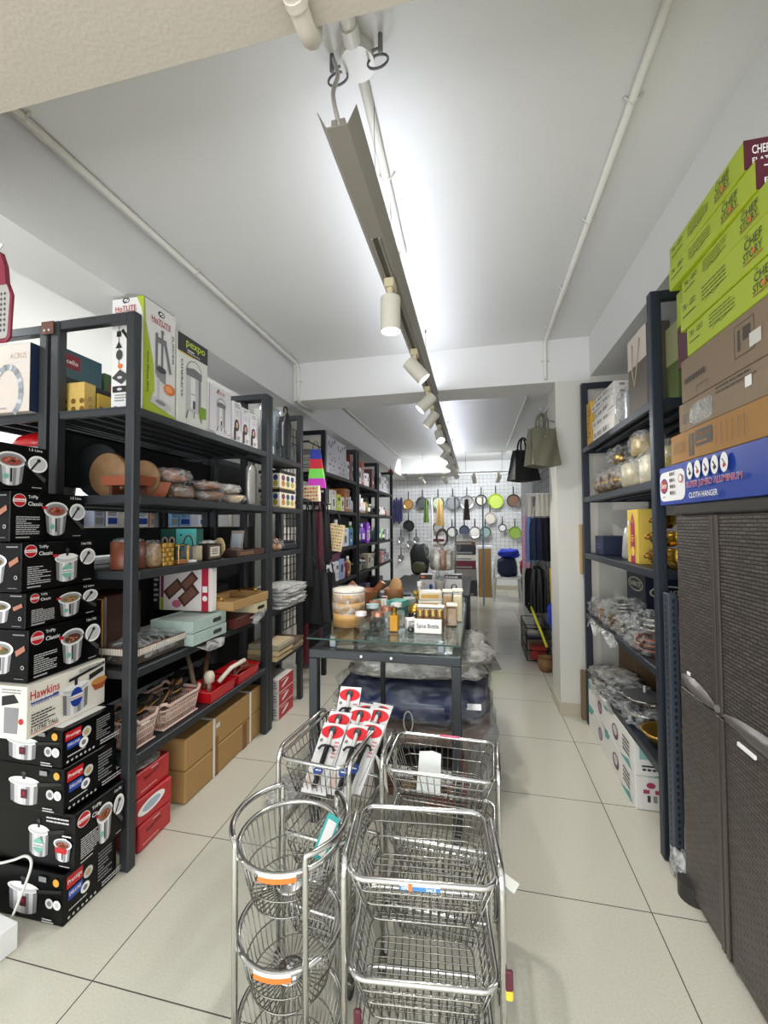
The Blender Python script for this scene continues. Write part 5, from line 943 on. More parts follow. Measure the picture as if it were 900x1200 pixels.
b = MB(); b.lathe([(0, 0), (.04, 0), (.05, .02), (.085, .085), (.088, .095), (.08, .095), (.045, .03), (0, .025)], (0, 0, 0), M('#8a4f2c', .4, 0, .05, 30, .15), 28); part(b, 'bowl', t)
for s, (dx, dz) in ((-1, (-.085, .075)), (1, (.075, .085))): b = MB(); b.cone((s*.03, 0, .06), (s*.03+dx, 0, .06+dz), .016, .023, M('#8a4f2c', .4, 0, .05, 30, .15), 16); b.cyl((s*.03+dx, 0, .06+dz), (s*.03+dx*1.01, 0, .0605+dz*1.01), .019, M('#c59468', .5), 16); part(b, 'handle', t)
b = MB(); b.lathe([(0, 0), (.03, 0), (.045, .05), (.04, .05), (.028, .01), (0, .01)], (0, 0, 0), M('#a5683c', .4, 0, .05, 30, .15), 22); solo(b, 'wooden_bowl', 'small brown wooden cup between the steamer and the teal box', 'bowl', (-.60, 2.52, ZT))
t = thing('wooden_pot', 'brown wooden pot with its round pale lid standing inside, behind the teal box', 'pot', (-.545, 2.80, ZT)); b = MB(); b.lathe([(0, 0), (.055, 0), (.066, .06), (.066, .09), (.06, .09), (.052, .01), (0, .01)], (0, 0, 0), M('#9a6a44', .5, 0, .05, 30, .15), 28); part(b, 'pot', t)
b = MB(); b.lathe([(0, 0), (.045, 0), (.05, .006), (.045, .02), (0, .022)], (.0, .0, .105), M('#d7aa74', .45), 28, 'y', sy=1.25); l_ = part(b, 'lid', t, 'pale round lid'); l_.rotation_euler = (0, .45, -.5); l_.location = (-.03, 0, .01)
for i, (x, y, rz) in enumerate(((-.60, 2.63, .3), (-.49, 2.66, -.3))): b = carton(.10, .10, .04, M('#6fc0b4', .45), lambda f: f.rect(.02, .01, .05, .01, WHITE)); solo(b, 'teal_box', 'turquoise gift box, %s of the two under the wooden pot' % ('left', 'right')[i], 'box', (x, y, ZT), rz, 'turquoise boxes on the table')
b = carton(.032, .03, .10, M('#ece9e2', .4), lambda f: (f.rect(0, .09, .032, .01, M('#6a3a2c', .5)), f.rect(.012, .015, .008, .065, LG))); solo(b, 'white_pack', 'slim upright white pack with brown top in front of the teal boxes', 'box', (-.53, 2.42, ZT))
def jar(label, x, y, r, h, lid, body=None, seg=20, cat='jar', group=None, name='glass_jar', lh=.2):
    t = thing(name, label, cat, (x, y, ZT), .2, group); b = MB(); b.lathe([(0, .002), (r*.95, .002), (r, .008), (r, h*(1-lh)), (r*.8, h*(1-lh*.9))], (0, 0, 0), JAR, seg, smooth=seg > 8)
    part(b, 'glass', t); 
    if body: b = MB(); b.cyl((0, 0, .005), (0, 0, h*.6), r*.9, M(body, .5), seg); part(b, 'contents', t)
    b = MB(); b.cyl((0, 0, h*(1-lh)), (0, 0, h), r*1.03, lid, 20); b.cyl((0, 0, h), (0, 0, h*1.03), r*.7, lid, 16); part(b, 'lid', t); return t
COPL = M('#c08a72', .3, .7)
jar('short clear jar with whitish lid beside the steamer', -.565, 2.035, .028, .085, M('#e3dde0', .4), None, 8)
jar('clear glass jar with copper lid left of the oil bottle', -.475, 2.03, .030, .088, COPL, None, 8)
jar('clear jar with pinkish copper lid behind the first copper lid jar', -.455, 2.14, .032, .095, COPL)
jar('low clear jar with pale lid between steamer and teal box', -.55, 2.22, .035, .09, M('#b9cfd0', .3))
jar('clear jar with white lid near the middle of the glass table', -.43, 2.27, .03, .09, M('#e6e6e6', .4))
b = MB(); b.blob((0, 0, 0), (.13, .14, .055), WRAP, 40, .2); solo(b, 'plastic_packet', 'crumpled clear packet among the jars on the table', 'packet', (-.50, 2.30, ZT))
t = thing('oil_bottle', 'square amber oil bottle with gold stopper on the glass table', 'bottle', (-.395, 2.035, ZT)); b = MB(); b.rbox((-.021, -.021, 0), (.021, .021, .078), M('#c28a1c', .15, .1), .004); part(b, 'body', t, 'amber body')
b = MB(); b.cone((0, 0, .078), (0, 0, .094), .02, .01, GOLD, 14); b.cyl((0, 0, .094), (0, 0, .115), .013, M('#7a5a22', .3, .7), 12); b.tube([(0, -.01, .115), (.0, -.022, .128)], .003, GOLD, 6); part(b, 'stopper', t)
t = thing('grinder', 'black and gold round pot between oil bottle and spice sign', 'pot', (-.325, 2.26, ZT)); b = MB(); b.lathe([(0, 0), (.034, 0), (.038, .02), (.036, .05), (0, .05)], (0, 0, 0), M('#17140f', .2, coat=.6), 22); part(b, 'body', t); b = MB(); b.lathe([(.036, .05), (.038, .055), (.034, .08), (.02, .09), (0, .09)], (0, 0, 0), GOLD, 22); part(b, 'lid', t, 'gold domed lid')
b = MB(); b.blob((0, 0, 0), (.03, .03, .028), M('#2c2a28', .3, coat=.4), 4, .1); solo(b, 'small_knob_pot', 'little dark round pot left of the spice sign', 'pot', (-.312, 2.02, ZT))
b = carton(.05, .05, .05, M('#e5e5e2', .4), lambda f: f.para(.008, .035, .03, 3, .009, INK, 4)); solo(b, 'white_box', 'small white cube box left of the spice sign', 'box', (-.325, 2.10, ZT), .4)
t = thing('price_sign', 'white block sign reading Spice Bottle on the glass table front', 'sign', (-.228, 2.015, ZT)); b = MB(); b.rbox((-.065, -.008, 0), (.065, .012, .066), M('#e8e4e0', .4), .003); f = Face(b, (-.065, -.008, 0), (.13, 0, 0), (0, 0, .066)); f.text('Spice Bottle', .012, .02, .027, INK, .105); part(b, 'sign_block', t)
t = thing('spice_set_box', 'clear box of gold lidded spice jars behind the spice sign', 'box', (-.225, 2.10, ZT)); b = MB(); b.rbox((-.065, -.05, 0), (.065, .05, .105), JAR, .004); part(b, 'clear_case', t)
for i in range(8): b = MB(); x = -.048+.032*(i % 4); y = -.025 if i < 4 else .025; b.cyl((x, y, .002), (x, y, .068), .013, M('#a8773c', .4), 12); b.cyl((x, y, .07), (x, y, .1), .0145, GOLD, 14); part(b, 'spice_jar', t)
b = MB(); b.rbox((-.067, .0, .106), (.067, .052, .112), WHITE, .002); part(b, 'cover', t)
for i, (x, y, c, h) in enumerate(((-.155, 2.33, '#c49a6c', .15), (-.10, 2.30, '#e0cfa6', .16), (-.125, 2.20, '#b8926a', .10))):
    b_ = thing('dry_food_canister', ['brown filled clear canister right of the spice set', 'tall cream filled clear canister at the right edge of the table', 'low tan filled canister in front of the tall ones'][i], 'canister', (x, y, ZT), .1, 'filled canisters on the table'); b = MB(); b.rbox((-.024, -.024, .002), (.024, .024, h*.9), M(c, .5, 0, .1, 60, .2), .006); part(b, 'contents', b_); b = MB(); b.rbox((-.027, -.027, 0), (.027, .027, h), JAR, .004); part(b, 'case', b_); b = MB(); b.rbox((-.028, -.028, h), (.028, .028, h+.012), M('#e0d8c0', .4), .003); part(b, 'lid', b_)
for i in range(3): b = carton(.13, .11, .045, M(['#d9b56c', '#e9e4d4', '#cfc6b0'][i], .45), lambda f: f.rect(.01, .012, .1, .02, M('#c79a44', .5)), top=lambda f: f.rect(.02, .02, .09, .06, WHITE)); solo(b, 'napkin_box', ['gold edged flat box low in the stack behind the spice set', 'white flat box in the middle of the stack behind the spice set', 'pale flat box on top of the stack behind the spice set'][i], 'box', (-.26, 2.42, ZT+.047*i), .08*i, 'flat boxes on the table')
t = thing('cutlery_holder', 'gold cutlery bunch with a white capped pump behind the grinder', 'cutlery', (-.36, 2.72, ZT))
for i in range(12): b = MB(); a = i*.52; b.tube([(.012*math.cos(a), .012*math.sin(a), 0), (.035*math.cos(a), .035*math.sin(a), .07)], .004, GOLD, 6); b.blob((.035*math.cos(a), .035*math.sin(a), .06), (.02, .012, .03), GOLD, i, 0, 3, 2, 10, 8, False); part(b, 'utensil', t)
b = MB(); b.cyl((0, 0, 0), (0, 0, .12), .012, M('#e5e1d8', .4), 14); b.cyl((0, 0, .12), (0, 0, .15), .017, WHITE, 14); part(b, 'pump', t, 'white pump cap')
for i, (x, y, w, h, c) in enumerate(((-.52, 2.98, .12, .03, '#4a525a'), (-.40, 2.98, .12, .025, '#6a7a8a'), (-.64, 2.98, .1, .04, '#8a8c90'), (-.45, 2.86, .09, .02, '#c9c8c4'))): b = carton(w, .1, h, M(c, .4), lambda f: f.rect(.01, .005, .06, .01, LG)); solo(b, 'flat_packet', ['dark grey', 'blue grey', 'mid grey', 'pale'][i]+' flat packet lying at the back of the glass table', 'packet', (x, y, ZT), .2*i, 'flat packets at the back of the table')
# second display behind: white boxes and clear wrapped bunch
t = thing('display_table', 'low dark display table behind the glass one, with black side panel', 'table', (-.72, 3.14, 0))
for x in (0, .62):
    for y in (0, 1.1): b = MB(); b.rbox((x, y, 0), (x+.04, y+.04, .84), STEELD, .003); part(b, 'leg', t)
b = MB(); b.rbox((-.01, -.01, .84), (.67, 1.15, .865), STEELD, .003); part(b, 'table_top', t); b = MB(); b.box((.645, .04, .2), (.655, 1.1, .84), M('#141416', .5)); part(b, 'side_panel', t)
b = MB(); b.box((.02, .03, .40), (.64, 1.12, .42), STEELD); part(b, 'shelf', t)
ZD = .866
def mk(lb): 
    def f_(f): f.rect(.0, f.h*.78, f.w, f.h*.22, INK); f.text(lb, .01, f.h*.83, f.h*.09, WHITE, f.w*.7); f.disc(f.w*.55, f.h*.35, f.w*.18, DG); f.disc(f.w*.55, f.h*.38, f.w*.1, LG)
    return f_
b = carton(.13, .10, .14, M('#d8d2d0', .45), mk('BLENDER')); solo(b, 'appliance_box', 'white appliance box with black band, right one behind the canisters', 'box', (-.17, 3.24, ZD))
b = carton(.12, .10, .14, M('#d6d2d6', .45), lambda f: (f.rect(0, f.h*.74, f.w*.8, f.h*.26, M('#3a2a1c', .5)), f.rect(.01, f.h*.82, .03, .015, ORANGE), f.disc(.085, .05, .014, BLUE, .022), f.rect(.015, .06, .03, .02, PINKB))); solo(b, 'appliance_box', 'white appliance box with brown and orange band, left one behind the canisters', 'box', (-.36, 3.22, ZD))
t = thing('wrapped_bouquet', 'large bunch wrapped in clear cellophane with a dark oval top', 'bouquet', (-.27, 3.42, ZD))
b = MB(); b.lathe([(0, 0), (.035, .0), (.03, .10), (.06, .16), (.13, .26), (.15, .34), (.13, .38)], (0, 0, 0), WRAP, 28); part(b, 'cellophane', t)
for i in range(9): a = i*.7; b = MB(); b.blob((.07*math.cos(a), .05*math.sin(a), .15), (.06, .06, .16), M(['#b9b4aa', '#8a8578', '#d8d4cc', '#a97c5c'][i % 4], .35, .3, .5, 40, .3), i, .15); part(b, 'wrapped_item', t)
b = MB(); b.lathe([(.035, 0), (.05, .004), (.052, .014), (.035, .018), (.035, 0)], (0, .02, .41), M('#57503a', .3, .4), 28, 'y', sy=1.5); b.tube([(0, .02, .16), (0, .02, .36)], .012, M('#8a8270', .3, .6), 8); part(b, 'oval_ornament', t)
t = thing('wrapped_cone', 'small white cone wrapped in clear film in front of the appliance boxes', 'ornament', (-.265, 3.15, ZD)); b = MB(); b.cone((0, 0, .002), (0, 0, .1), .018, .035, M('#d9cfc0', .4), 18); part(b, 'cone', t); b = MB(); b.cone((0, 0, 0), (0, 0, .16), .02, .06, WRAP, 18, False); part(b, 'film', t)
# goods under the glass table
def bag(label, x, y, z, d, m, seed, rz=0, wrap=None, amp=.07):
    t = thing('garment_bag', label, 'bag', (x, y, z), rz, 'wrapped bags under the table'); b = MB(); b.blob((0, 0, 0), d, m, seed, amp, 3, 4, 40, 22); part(b, 'bag_body', t)
    if wrap: b = MB(); b.blob((0, 0, 0.0), (d[0]*1.04, d[1]*1.04, d[2]*1.06), wrap, seed+2, amp*1.3, 5, 4, 44, 26); part(b, 'plastic_wrap', t)
    return t
BR = M('#8a7462', .35, 0, .5, 14, .3, coat=.6); NV = M('#1e2a55', .3, 0, .35, 6, .25, coat=.7, name='navy_bag'); GB = M('#8b867c', .4, 0, .5, 14, .25, coat=.5)
bag('brown folded bag in glossy plastic, lowest under the glass table', -.34, 2.46, .3015, (.80, .84, .095), BR, 1, .05, WRAPB)
bag('large navy blue bag in clear plastic under the glass table', -.35, 2.48, .400, (.80, .86, .145), NV, 2, -.04, WRAPB, .04)
bag('long grey bag in crinkled plastic lying on the navy one', -.33, 2.58, .555, (.78, .74, .125), GB, 3, .06, WRAPG, .08)
b = MB(); b.tube([(.022*math.sin(a), -.01, .10+.05*math.cos(a)) for a in [i*2*PI/18 for i in range(18)]], .004, M('#b9b5ac', .5), 6, True); solo(b, 'bag_handle', 'pale cord loop on the front of the navy bag', 'handle', (-.33, 2.045, .33))
b = MB(); b.box((-.035, -.001, -.014), (.035, .001, .014), WHITE); solo(b, 'paper_label', 'white paper slip on the right end of the navy bag', 'label', (-.02, 2.10, .50), .1, rot=(-.6, 0, .1))
for i, (x, y, d, c) in enumerate(((-.62, 2.22, (.22, .3, .22), '#b5aea4'), (-.38, 2.3, (.2, .3, .2), '#5a3c30'), (-.17, 2.26, (.18, .3, .22), '#8a4038'), (-.45, 2.65, (.3, .25, .24), '#c8c2b8'))):
    b = carton(d[0], d[1], d[2], M(c, .45), lambda f: (f.rect(.02, f.h*.5, f.w*.6, f.h*.3, WHITE), f.disc(f.w*.6, f.h*.3, .03, M('#a08050', .5)), f.para(.02, f.h*.4, .08, 3, .02, INK, i))); solo(b, 'stored_carton', ['pale', 'dark brown', 'brick red', 'whitish'][i]+' carton on the floor under the glass table', 'box', (x, y, .001), .05*i, 'cartons under the glass table')
b = MB(); b.blob((0, 0, 0), (.16, .22, .07), WRAPW, 12, .25); solo(b, 'plastic_heap', 'heap of crumpled clear plastic on the floor left of the table', 'plastic', (-.95, 2.02, .001))
# ================================================================ chrome trolleys
def arcpts(c, r, a0, a1, z, n=10): return [(c[0]+r*math.cos(math.radians(a0+(a1-a0)*i/n)), c[1]+r*math.sin(math.radians(a0+(a1-a0)*i/n)), z) for i in range(n+1)]
def rrect(w, d, c, z, n=5):
    p = []
    for (cx, cy, a) in ((w/2-c, -d/2+c, -90), (w/2-c, d/2-c, 0), (-w/2+c, d/2-c, 90), (-w/2+c, -d/2+c, 180)): p += arcpts((cx, cy), c, a, a+90, z, n)
    return p
def sq_basket(t, w, d, z, dep, nx, ny, label=None):
    b = MB(); b.tube(rrect(w, d, .035, z), .0062, CHROME, 8, True); part(b, 'basket_rim', t, label)
    b = MB(); k = .78; wr = .0017
    for i in range(nx):
        x = (-w/2+.02)+(w-.04)*i/(nx-1); b.tube([(x, -d/2, z), (x*k, -d/2*k, z-dep), (x*k, d/2*k, z-dep), (x, d/2, z)], wr, CHROMED, 5)
    for i in range(ny):
        y = (-d/2+.02)+(d-.04)*i/(ny-1); b.tube([(-w/2, y, z), (-w/2*k, y*k, z-dep), (w/2*k, y*k, z-dep), (w/2, y, z)], wr, CHROMED, 5)
    for q in (.3, .62, 1): kk = 1-(1-k)*q; b.tube(rrect(w*kk, d*kk, .03, z-dep*q), .002, CHROMED, 5, True)
    part(b, 'wire_basket', t)
def caster(t, x, y):
    b = MB(); b.cyl((x-.008, y, .02), (x+.008, y, .02), .02, INK, 16); b.rbox((x-.012, y-.012, .03), (x+.012, y+.012, .05), CHROMED, .003); part(b, 'caster', t, 'black wheel')
def sq_trolley(label, loc, rz, w, d, zs, dep, htop, nx=13, ny=9, tags=None):
    t = thing('basket_trolley', label, 'trolley', loc, rz, 'chrome basket trolleys')
    for s in (-1, 1):
        x = s*(w/2+.012); b = MB(); p = [(x, -d/2+.02, .04), (x, -d/2+.02, htop-.05)]+[(x, -d/2+.05-.03*math.cos(a), htop-.05+.05*math.sin(a)) for a in (.4, .8, 1.2, 1.57)]+[(x, d/2-.05+.03*math.sin(a), htop-.05+.05*math.cos(a)) for a in (0, .4, .8, 1.2)]+[(x, d/2-.02, htop-.05), (x, d/2-.02, .04)]
        b.tube(p, .0075, CHROME, 8); part(b, 'side_frame', t)
        for y in (-d/2+.02, d/2-.02): caster(t, x, y)
    for z in zs: sq_basket(t, w, d, z, dep, nx, ny)
    return t
t = sq_trolley('nearest square chrome basket trolley with a blue sticker on its rim', (-.130, .985, 0), .11, .305, .225, (.65, .45, .25), .10, .665)
b = MB(); f = Face(b, (-.04, -.1195, .641), (.08, 0, 0), (0, 0, .016)); f.rect(-.003, 0, .082, .009, M('#3f7fc0', .4)); f.rect(-.003, .0085, .082, .007, M('#dccfcf', .4)); f.text('OFFER', 0, .0015, .006, WHITE, .02); f.text('SALE', .05, .0015, .006, WHITE, .02); f.rect(.014, 0, .008, .014, ORANGE); part(b, 'rim_sticker', t, 'blue and white sticker')
for (x, z) in ((.175, .47), (-.135, .36)):
    b = MB(); b.rbox((x-.008, -.10, z-.03), (x+.008, -.09, z+.01), MAROON, .003); b.rbox((x-.008, -.10, z-.048), (x+.008, -.09, z-.028), YEL, .003); part(b, 'plastic_clip', t, 'maroon and yellow clip')
b = MB(); b.prism([(.17, -.02, .62), (.21, -.03, .60), (.20, -.02, .57), (.165, -.01, .59)], (.001, -.002, 0), M('#d8d8d0', .4)); part(b, 'paper_tag', t)
t = sq_trolley('square chrome basket trolley behind, with pink sticker and white card inside', (-.118, 1.40, 0), -.03, .33, .235, (.63, .43, .23), .10, .655, 14, 9)
b = MB(); f = Face(b, (-.02, .105, .632), (.07, 0, 0), (0, .02, 0)); f.k = .006; f.rect(0, 0, .07, .014, M('#d83a78', .4)); part(b, 'rim_sticker', t, 'pink sticker')
b = MB(); b.prism([(-.075, -.055, .535), (.0, -.055, .535), (.0, -.015, .64), (-.03, -.012, .645), (-.07, -.015, .64)], (0, .003, 0), M('#dfe3df', .5)); part(b, 'price_card', t, 'white card')
b = MB(); b.prism([(-.215, -.05, .64), (-.175, -.06, .60), (-.165, -.06, .52), (-.19, -.05, .56)], (0, .002, 0), M('#e2ddd0', .5)); part(b, 'paper_tag', t)
t = sq_trolley('chrome basket trolley full of red topped packs, front left', (-.478, 1.395, 0), -.13, .22, .36, (.66, .44, .23), .12, .675, 10, 14)
# round trolley
t = thing('round_basket_trolley', 'round three tier chrome basket trolley at the front left', 'trolley', (-.437, .948, 0), .1, 'chrome basket trolleys')
R = .118
for i, z in enumerate((.65, .45, .25)):
    b = MB(); b.tube(arcpts((0, 0), R, 0, 350, z, 35), .0062, CHROME, 8, True); part(b, 'basket_rim', t)
    b = MB(); n = 44
    for k in range(n):
        a = 2*PI*k/n; c, s = math.cos(a), math.sin(a); b.tube([(.022*c, .022*s, z-.115), (R*.74*c, R*.74*s, z-.115), (R*.78*c, R*.78*s, z-.105), (R*c, R*s, z)], .0014, CHROMED, 4)
    b.tube(arcpts((0, 0), R*.75, 0, 350, z-.115, 30), .002, CHROMED, 5, True); b.tube(arcpts((0, 0), R*.86, 0, 350, z-.07, 30), .0017, CHROMED, 5, True); part(b, 'wire_basket', t)
    b = MB(); b.lathe([(0, .006), (.018, .005), (.026, .002), (.034, .001), (.034, -.002), (0, -.002)], (0, 0, z-.113), CHROME, 24); b.blob((.0, 0, z-.108), (.022, .022, .012), CHROME, 1, 0, 3, 2, 16, 10, False); part(b, 'hub_disc', t, 'shiny round hub')
for a0, a1 in ((118, 225), (-58, 48)):
    r = R+.014; b = MB(); p0 = arcpts((0, 0), r, a0, a0, 0, 1)[0]; p1 = arcpts((0, 0), r, a1, a1, 0, 1)[0]
    b.tube([(p0[0], p0[1], .03), (p0[0], p0[1], .68)]+arcpts((0, 0), r, a0, a1, .69, 14)+[(p1[0], p1[1], .68), (p1[0], p1[1], .03)], .0068, CHROME, 8); part(b, 'side_frame', t)
    for p in (p0, p1): caster(t, p[0], p[1])
for z, q in ((.65, -85), (.45, -90)):
    b = MB(); r = R+.0068; k = 8
    for (za, zb, m) in ((z-.014, z-.003, ORANGE), (z-.003, z+.006, M('#d8d0c8', .4))):
        b.grid(lambda u, v: (r*math.cos(math.radians(q-19+38*u)), r*math.sin(math.radians(q-19+38*u)), za+(zb-za)*v), k, 1, m)
    part(b, 'rim_sticker', t, 'orange and white sticker')
t2 = thing('hang_tag', 'teal edged white tag tied on the rim of the round trolley', 'tag', (-.345, .935, .665), .75); b = MB(); b.rbox((-.016, -.004, -.045), (.016, -.001, .045), M('#3fa8a4', .4), .001); f = Face(b, (-.016, -.004, -.045), (.032, 0, 0), (0, 0, .09)); f.rect(.005, .008, .022, .07, M('#e3e1dc', .4)); f.rect(.011, .018, .009, .01, M('#c0553a', .4)); part(b, 'card', t2); t2.rotation_euler = (-.9, .55, .2)
for i, (x, z) in enumerate(((-.045, .20),)):
    b = MB(); b.rbox((x-.009, -.055, z-.012), (x+.007, -.045, z+.022), MAROON, .003); b.prism([(x-.008, -.055, z-.01), (x+.004, -.055, z-.012), (x-.002, -.055, z-.03)], (0, .01, 0), YEL); part(b, 'plastic_clip', t, 'maroon and yellow clip')
# red topped packs in the trolley
def pack(label, x, y, z, tilt, yaw=0):
    t = thing('utensil_pack', label, 'packet', (x, y, z), 0, 'red topped packs in the trolley'); t.rotation_euler = (tilt, 0, yaw); H = .225; W = .084
    b = MB(); b.rbox((-W/2, 0, 0), (W/2, .003, H), M('#dcdbd9', .35, coat=.4), .001); f = Face(b, (-W/2, 0, 0), (W, 0, 0), (0, 0, H)); f.disc(W*.5, H*.86, W*.49, M('#d3252f', .4), .023, 24); f.para(W*.72, H*.70, W*.2, 5, .012, M('#c77a7a', .5), 3); f.disc(W*.14, H*.72, .006, MG); f.disc(W*.5, H*.86, W*.14, INK, .008); f.rect(W*.08, H*.08, W*.14, .04, PINKB); f.line([(W*.97, H*.7), (W*.86, .02)], .002, GREYP); part(b, 'card', t)
    b = MB(); b.cyl((0, -.008, .015), (0, -.008, .14), .0085, M('#151518', .3, coat=.5), 12); b.tube([(-.028, -.009, .128), (-.02, -.009, .14), (0, -.009, .145), (.02, -.009, .14), (.028, -.009, .128)], .004, INK, 6); b.cyl((0, -.008, .145), (0, -.008, .19), .0065, LG, 10); b.blob((0, -.008, .18), (.026, .012, .03), DG, 1, 0, 3, 2, 12, 8, False); part(b, 'tool', t, 'black tool with T bar')
    b = MB(); b.cyl((0, -.0182, .06), (0, -.0165, .06), .0155, M('#2c4f9e', .4), 20); f = Face(b, (-.012, -.0182, .054), (.024, 0, 0), (0, 0, .012)); f.rect(.003, .004, .018, .004, WHITE); part(b, 'round_sticker', t, 'blue round sticker'); return t
b0 = [(-.520, 1.300, .585, -.62, .03, 'left front pack with red oval top in the trolley'), (-.440, 1.305, .585, -.62, -.02, 'middle front pack with red oval top in the trolley'), (-.415, 1.325, .590, -.62, -.14, 'right hand pack tilted against the trolley side'), (-.515, 1.36, .60, -.62, .05, 'second row left pack showing its red top'), (-.450, 1.385, .61, -.62, .0, 'second row middle pack showing its red top'), (-.405, 1.40, .61, -.62, -.12, 'second row right pack showing its red top'), (-.455, 1.45, .60, -.62, -.1, 'third row pack in the middle, red top'), (-.415, 1.46, .60, -.62, -.15, 'third row pack at the right, red top'), (-.50, 1.51, .64, -.38, .12, 'rearmost pack standing highest in the trolley')]
for (x, y, z, ti, ya, lb) in b0: pack(lb, x+.020, y-.058, z-(.03 if ti < -.5 else .062), ti-.33, ya-.09)

# ================================================================ right rack
rack('tall blue-grey rack on the right between the cupboard and the pillar', .738, 1.20, 1.965, 3.20, [.36, .766, 1.18, 1.565, 1.91], 2.375, STEELB)
t = thing('slotted_post', 'spare perforated blue-grey post standing between rack and cupboard', 'post', (.745, 1.885, 0)); b = MB(); b.rbox((0, 0, 0), (.036, .05, 1.10), M('#4a535e', .42, .4), .003)
for i in range(40): b.box((.013, -.0008, .02+.0268*i), (.022, 0, .034+.0268*i), INK); b.box((-.0008, .02, .02+.0268*i), (0, .028, .034+.0268*i), INK)
part(b, 'post', t)
z5 = 1.912
def yb(f): f.disc(f.w*.5, f.h*.75, f.w*.34, M('#8a2f1c', .5), .02); f.disc(f.w*.5, f.h*.75, f.w*.26, M('#d8ae45', .45), .013); f.disc(f.w*.5, f.h*.25, f.w*.34, M('#8a2f1c', .5), .02); f.disc(f.w*.5, f.h*.25, f.w*.26, M('#d8ae45', .45), .013); f.para(f.w*.2, f.h*.5, f.w*.6, 1, .01, M('#8a2f1c', .5), 2)
b = carton(.14, .11, .30, M('#d2a63c', .45), yb); b.L = Face(b, (-.07, .055, 0), (0, -.11, 0), (0, 0, .30)); yb(b.L); solo(b, 'sweet_box', 'upright golden box with red swirls at the far end of the right top shelf', 'box', (.835, 3.09, z5))
g = 'white cartons on the right top shelf'
for i, (x, y, z, h, rz, rx) in enumerate(((.86, 2.78, 0, .085, 0, 0), (.865, 2.79, .087, .055, .03, 0), (.87, 2.80, .144, .06, -.03, 0), (.87, 2.82, .206, .045, .04, 0), (.88, 2.83, .253, .04, .0, 0))):
    def sf(f): 
        for k in range(8): f.rect(.03+.04*k, f.h*.3, .028, f.h*.35, (GREYP, LG, MG)[k % 3])
    b = carton(.19, .42, h, M('#e2ded8', .45), sf, None, None, sf); o = solo(b, 'white_carton', 'long white printed carton on the right top shelf, %s' % ['lowest of the stack', 'second in the stack', 'middle of the stack', 'fourth in the stack', 'topmost of the stack'][i], 'box', (x, y, z5+z), rz, g)
t = thing('clear_canister', 'grey cylinder in plastic at the front of the right top shelf', 'canister', (.83, 2.47, z5)); b = MB(); b.cyl((0, 0, 0), (0, 0, .17), .055, M('#8f9294', .25, .3), 26); part(b, 'body', t); b = MB(); b.blob((0, 0, 0), (.15, .15, .2), WRAP, 5, .1); part(b, 'plastic_wrap', t)
def paperbag(label, x, y, z, w, d, h, m, m2, hm, rz=0):
    t = thing('paper_gift_bag', label, 'bag', (x, y, z), rz); b = MB(); b.rbox((-w/2, -d/2, 0), (w/2, d/2, h), m, .003); part(b, 'bag_body', t)
    b = MB(); b.box((-w/2-.001, -d/2+.002, h*.62), (-w/2, d/2-.002, h), m2); part(b, 'folded_top', t)
    b = MB(); b.tube([(-w/2-.004, -d*.2, h*.9), (-w/2-.012, -d*.12, h*.55), (-w/2-.012, .0, h*.35), (-w/2-.012, d*.12, h*.55), (-w/2-.004, d*.2, h*.9)], .0028, hm, 6); part(b, 'cord_handle', t); return t
paperbag('brown paper gift bag with white top and cord handle near the right rack post', .83, 2.25, z5, .10, .24, .40, M('#5d544c', .5), M('#d8cfc4', .5), M('#b5a48a', .5))
for i, c in enumerate(('#5a6a34', '#a8ac7c')):
    b = carton(.2, .17, .175, M(c, .6, 0, .2, 90, .15)); solo(b, 'green_box', ['lower mossy green textured', 'upper pale olive'][i]+' box standing just behind the near post on the right top shelf', 'box', (.96, 2.105, z5+.177*i), 0, 'green boxes on the right top shelf')
b = carton(.18, .10, .30, M('#2e3638', .5)); solo(b, 'dark_carton', 'dark carton at the back of the right top shelf', 'box', (1.07, 2.6, z5)) 
# second shelf right: gold rolls and jars
z4 = 1.567
BRN = M('#6a5332', .35, .4, .8, 60, .5, name='gold_brocade')
for i, (y, x, r) in enumerate(((3.00, .845, .075), (2.84, .84, .078), (2.67, .84, .08))):
    t = thing('brocade_roll', 'round gold-brown patterned basket in clear plastic, %s' % ['farthest of the three on the right second shelf', 'middle of the three on the right second shelf', 'nearest of the three on the right second shelf'][i], 'basket', (x, y, z4), 0, 'patterned baskets on the right rack')
    b = MB(); b.lathe([(0, .002), (r*.7, .002), (r, .04), (r, .11), (r*.8, .135), (0, .14)], (0, 0, 0), BRN, 26); b.lathe([(r*1.005, .06), (r*1.01, .066), (r*1.005, .072)], (0, 0, 0), GOLD, 26); part(b, 'body', t); b = MB(); b.blob((0, 0, 0), (r*2.15, r*2.15, .16), WRAP, i+50, .08); part(b, 'plastic_wrap', t)
t = thing('brass_teapot', 'small brass pot in plastic on top of the patterned baskets', 'pot', (.85, 2.72, z4+.163)); b = MB(); b.lathe([(0, 0), (.03, 0), (.05, .03), (.045, .06), (.02, .075), (.01, .09), (0, .095)], (0, 0, 0), BRASS, 22); part(b, 'body', t); b = MB(); b.blob((0, 0, 0), (.14, .16, .11), WRAP, 61, .2); part(b, 'plastic_wrap', t)
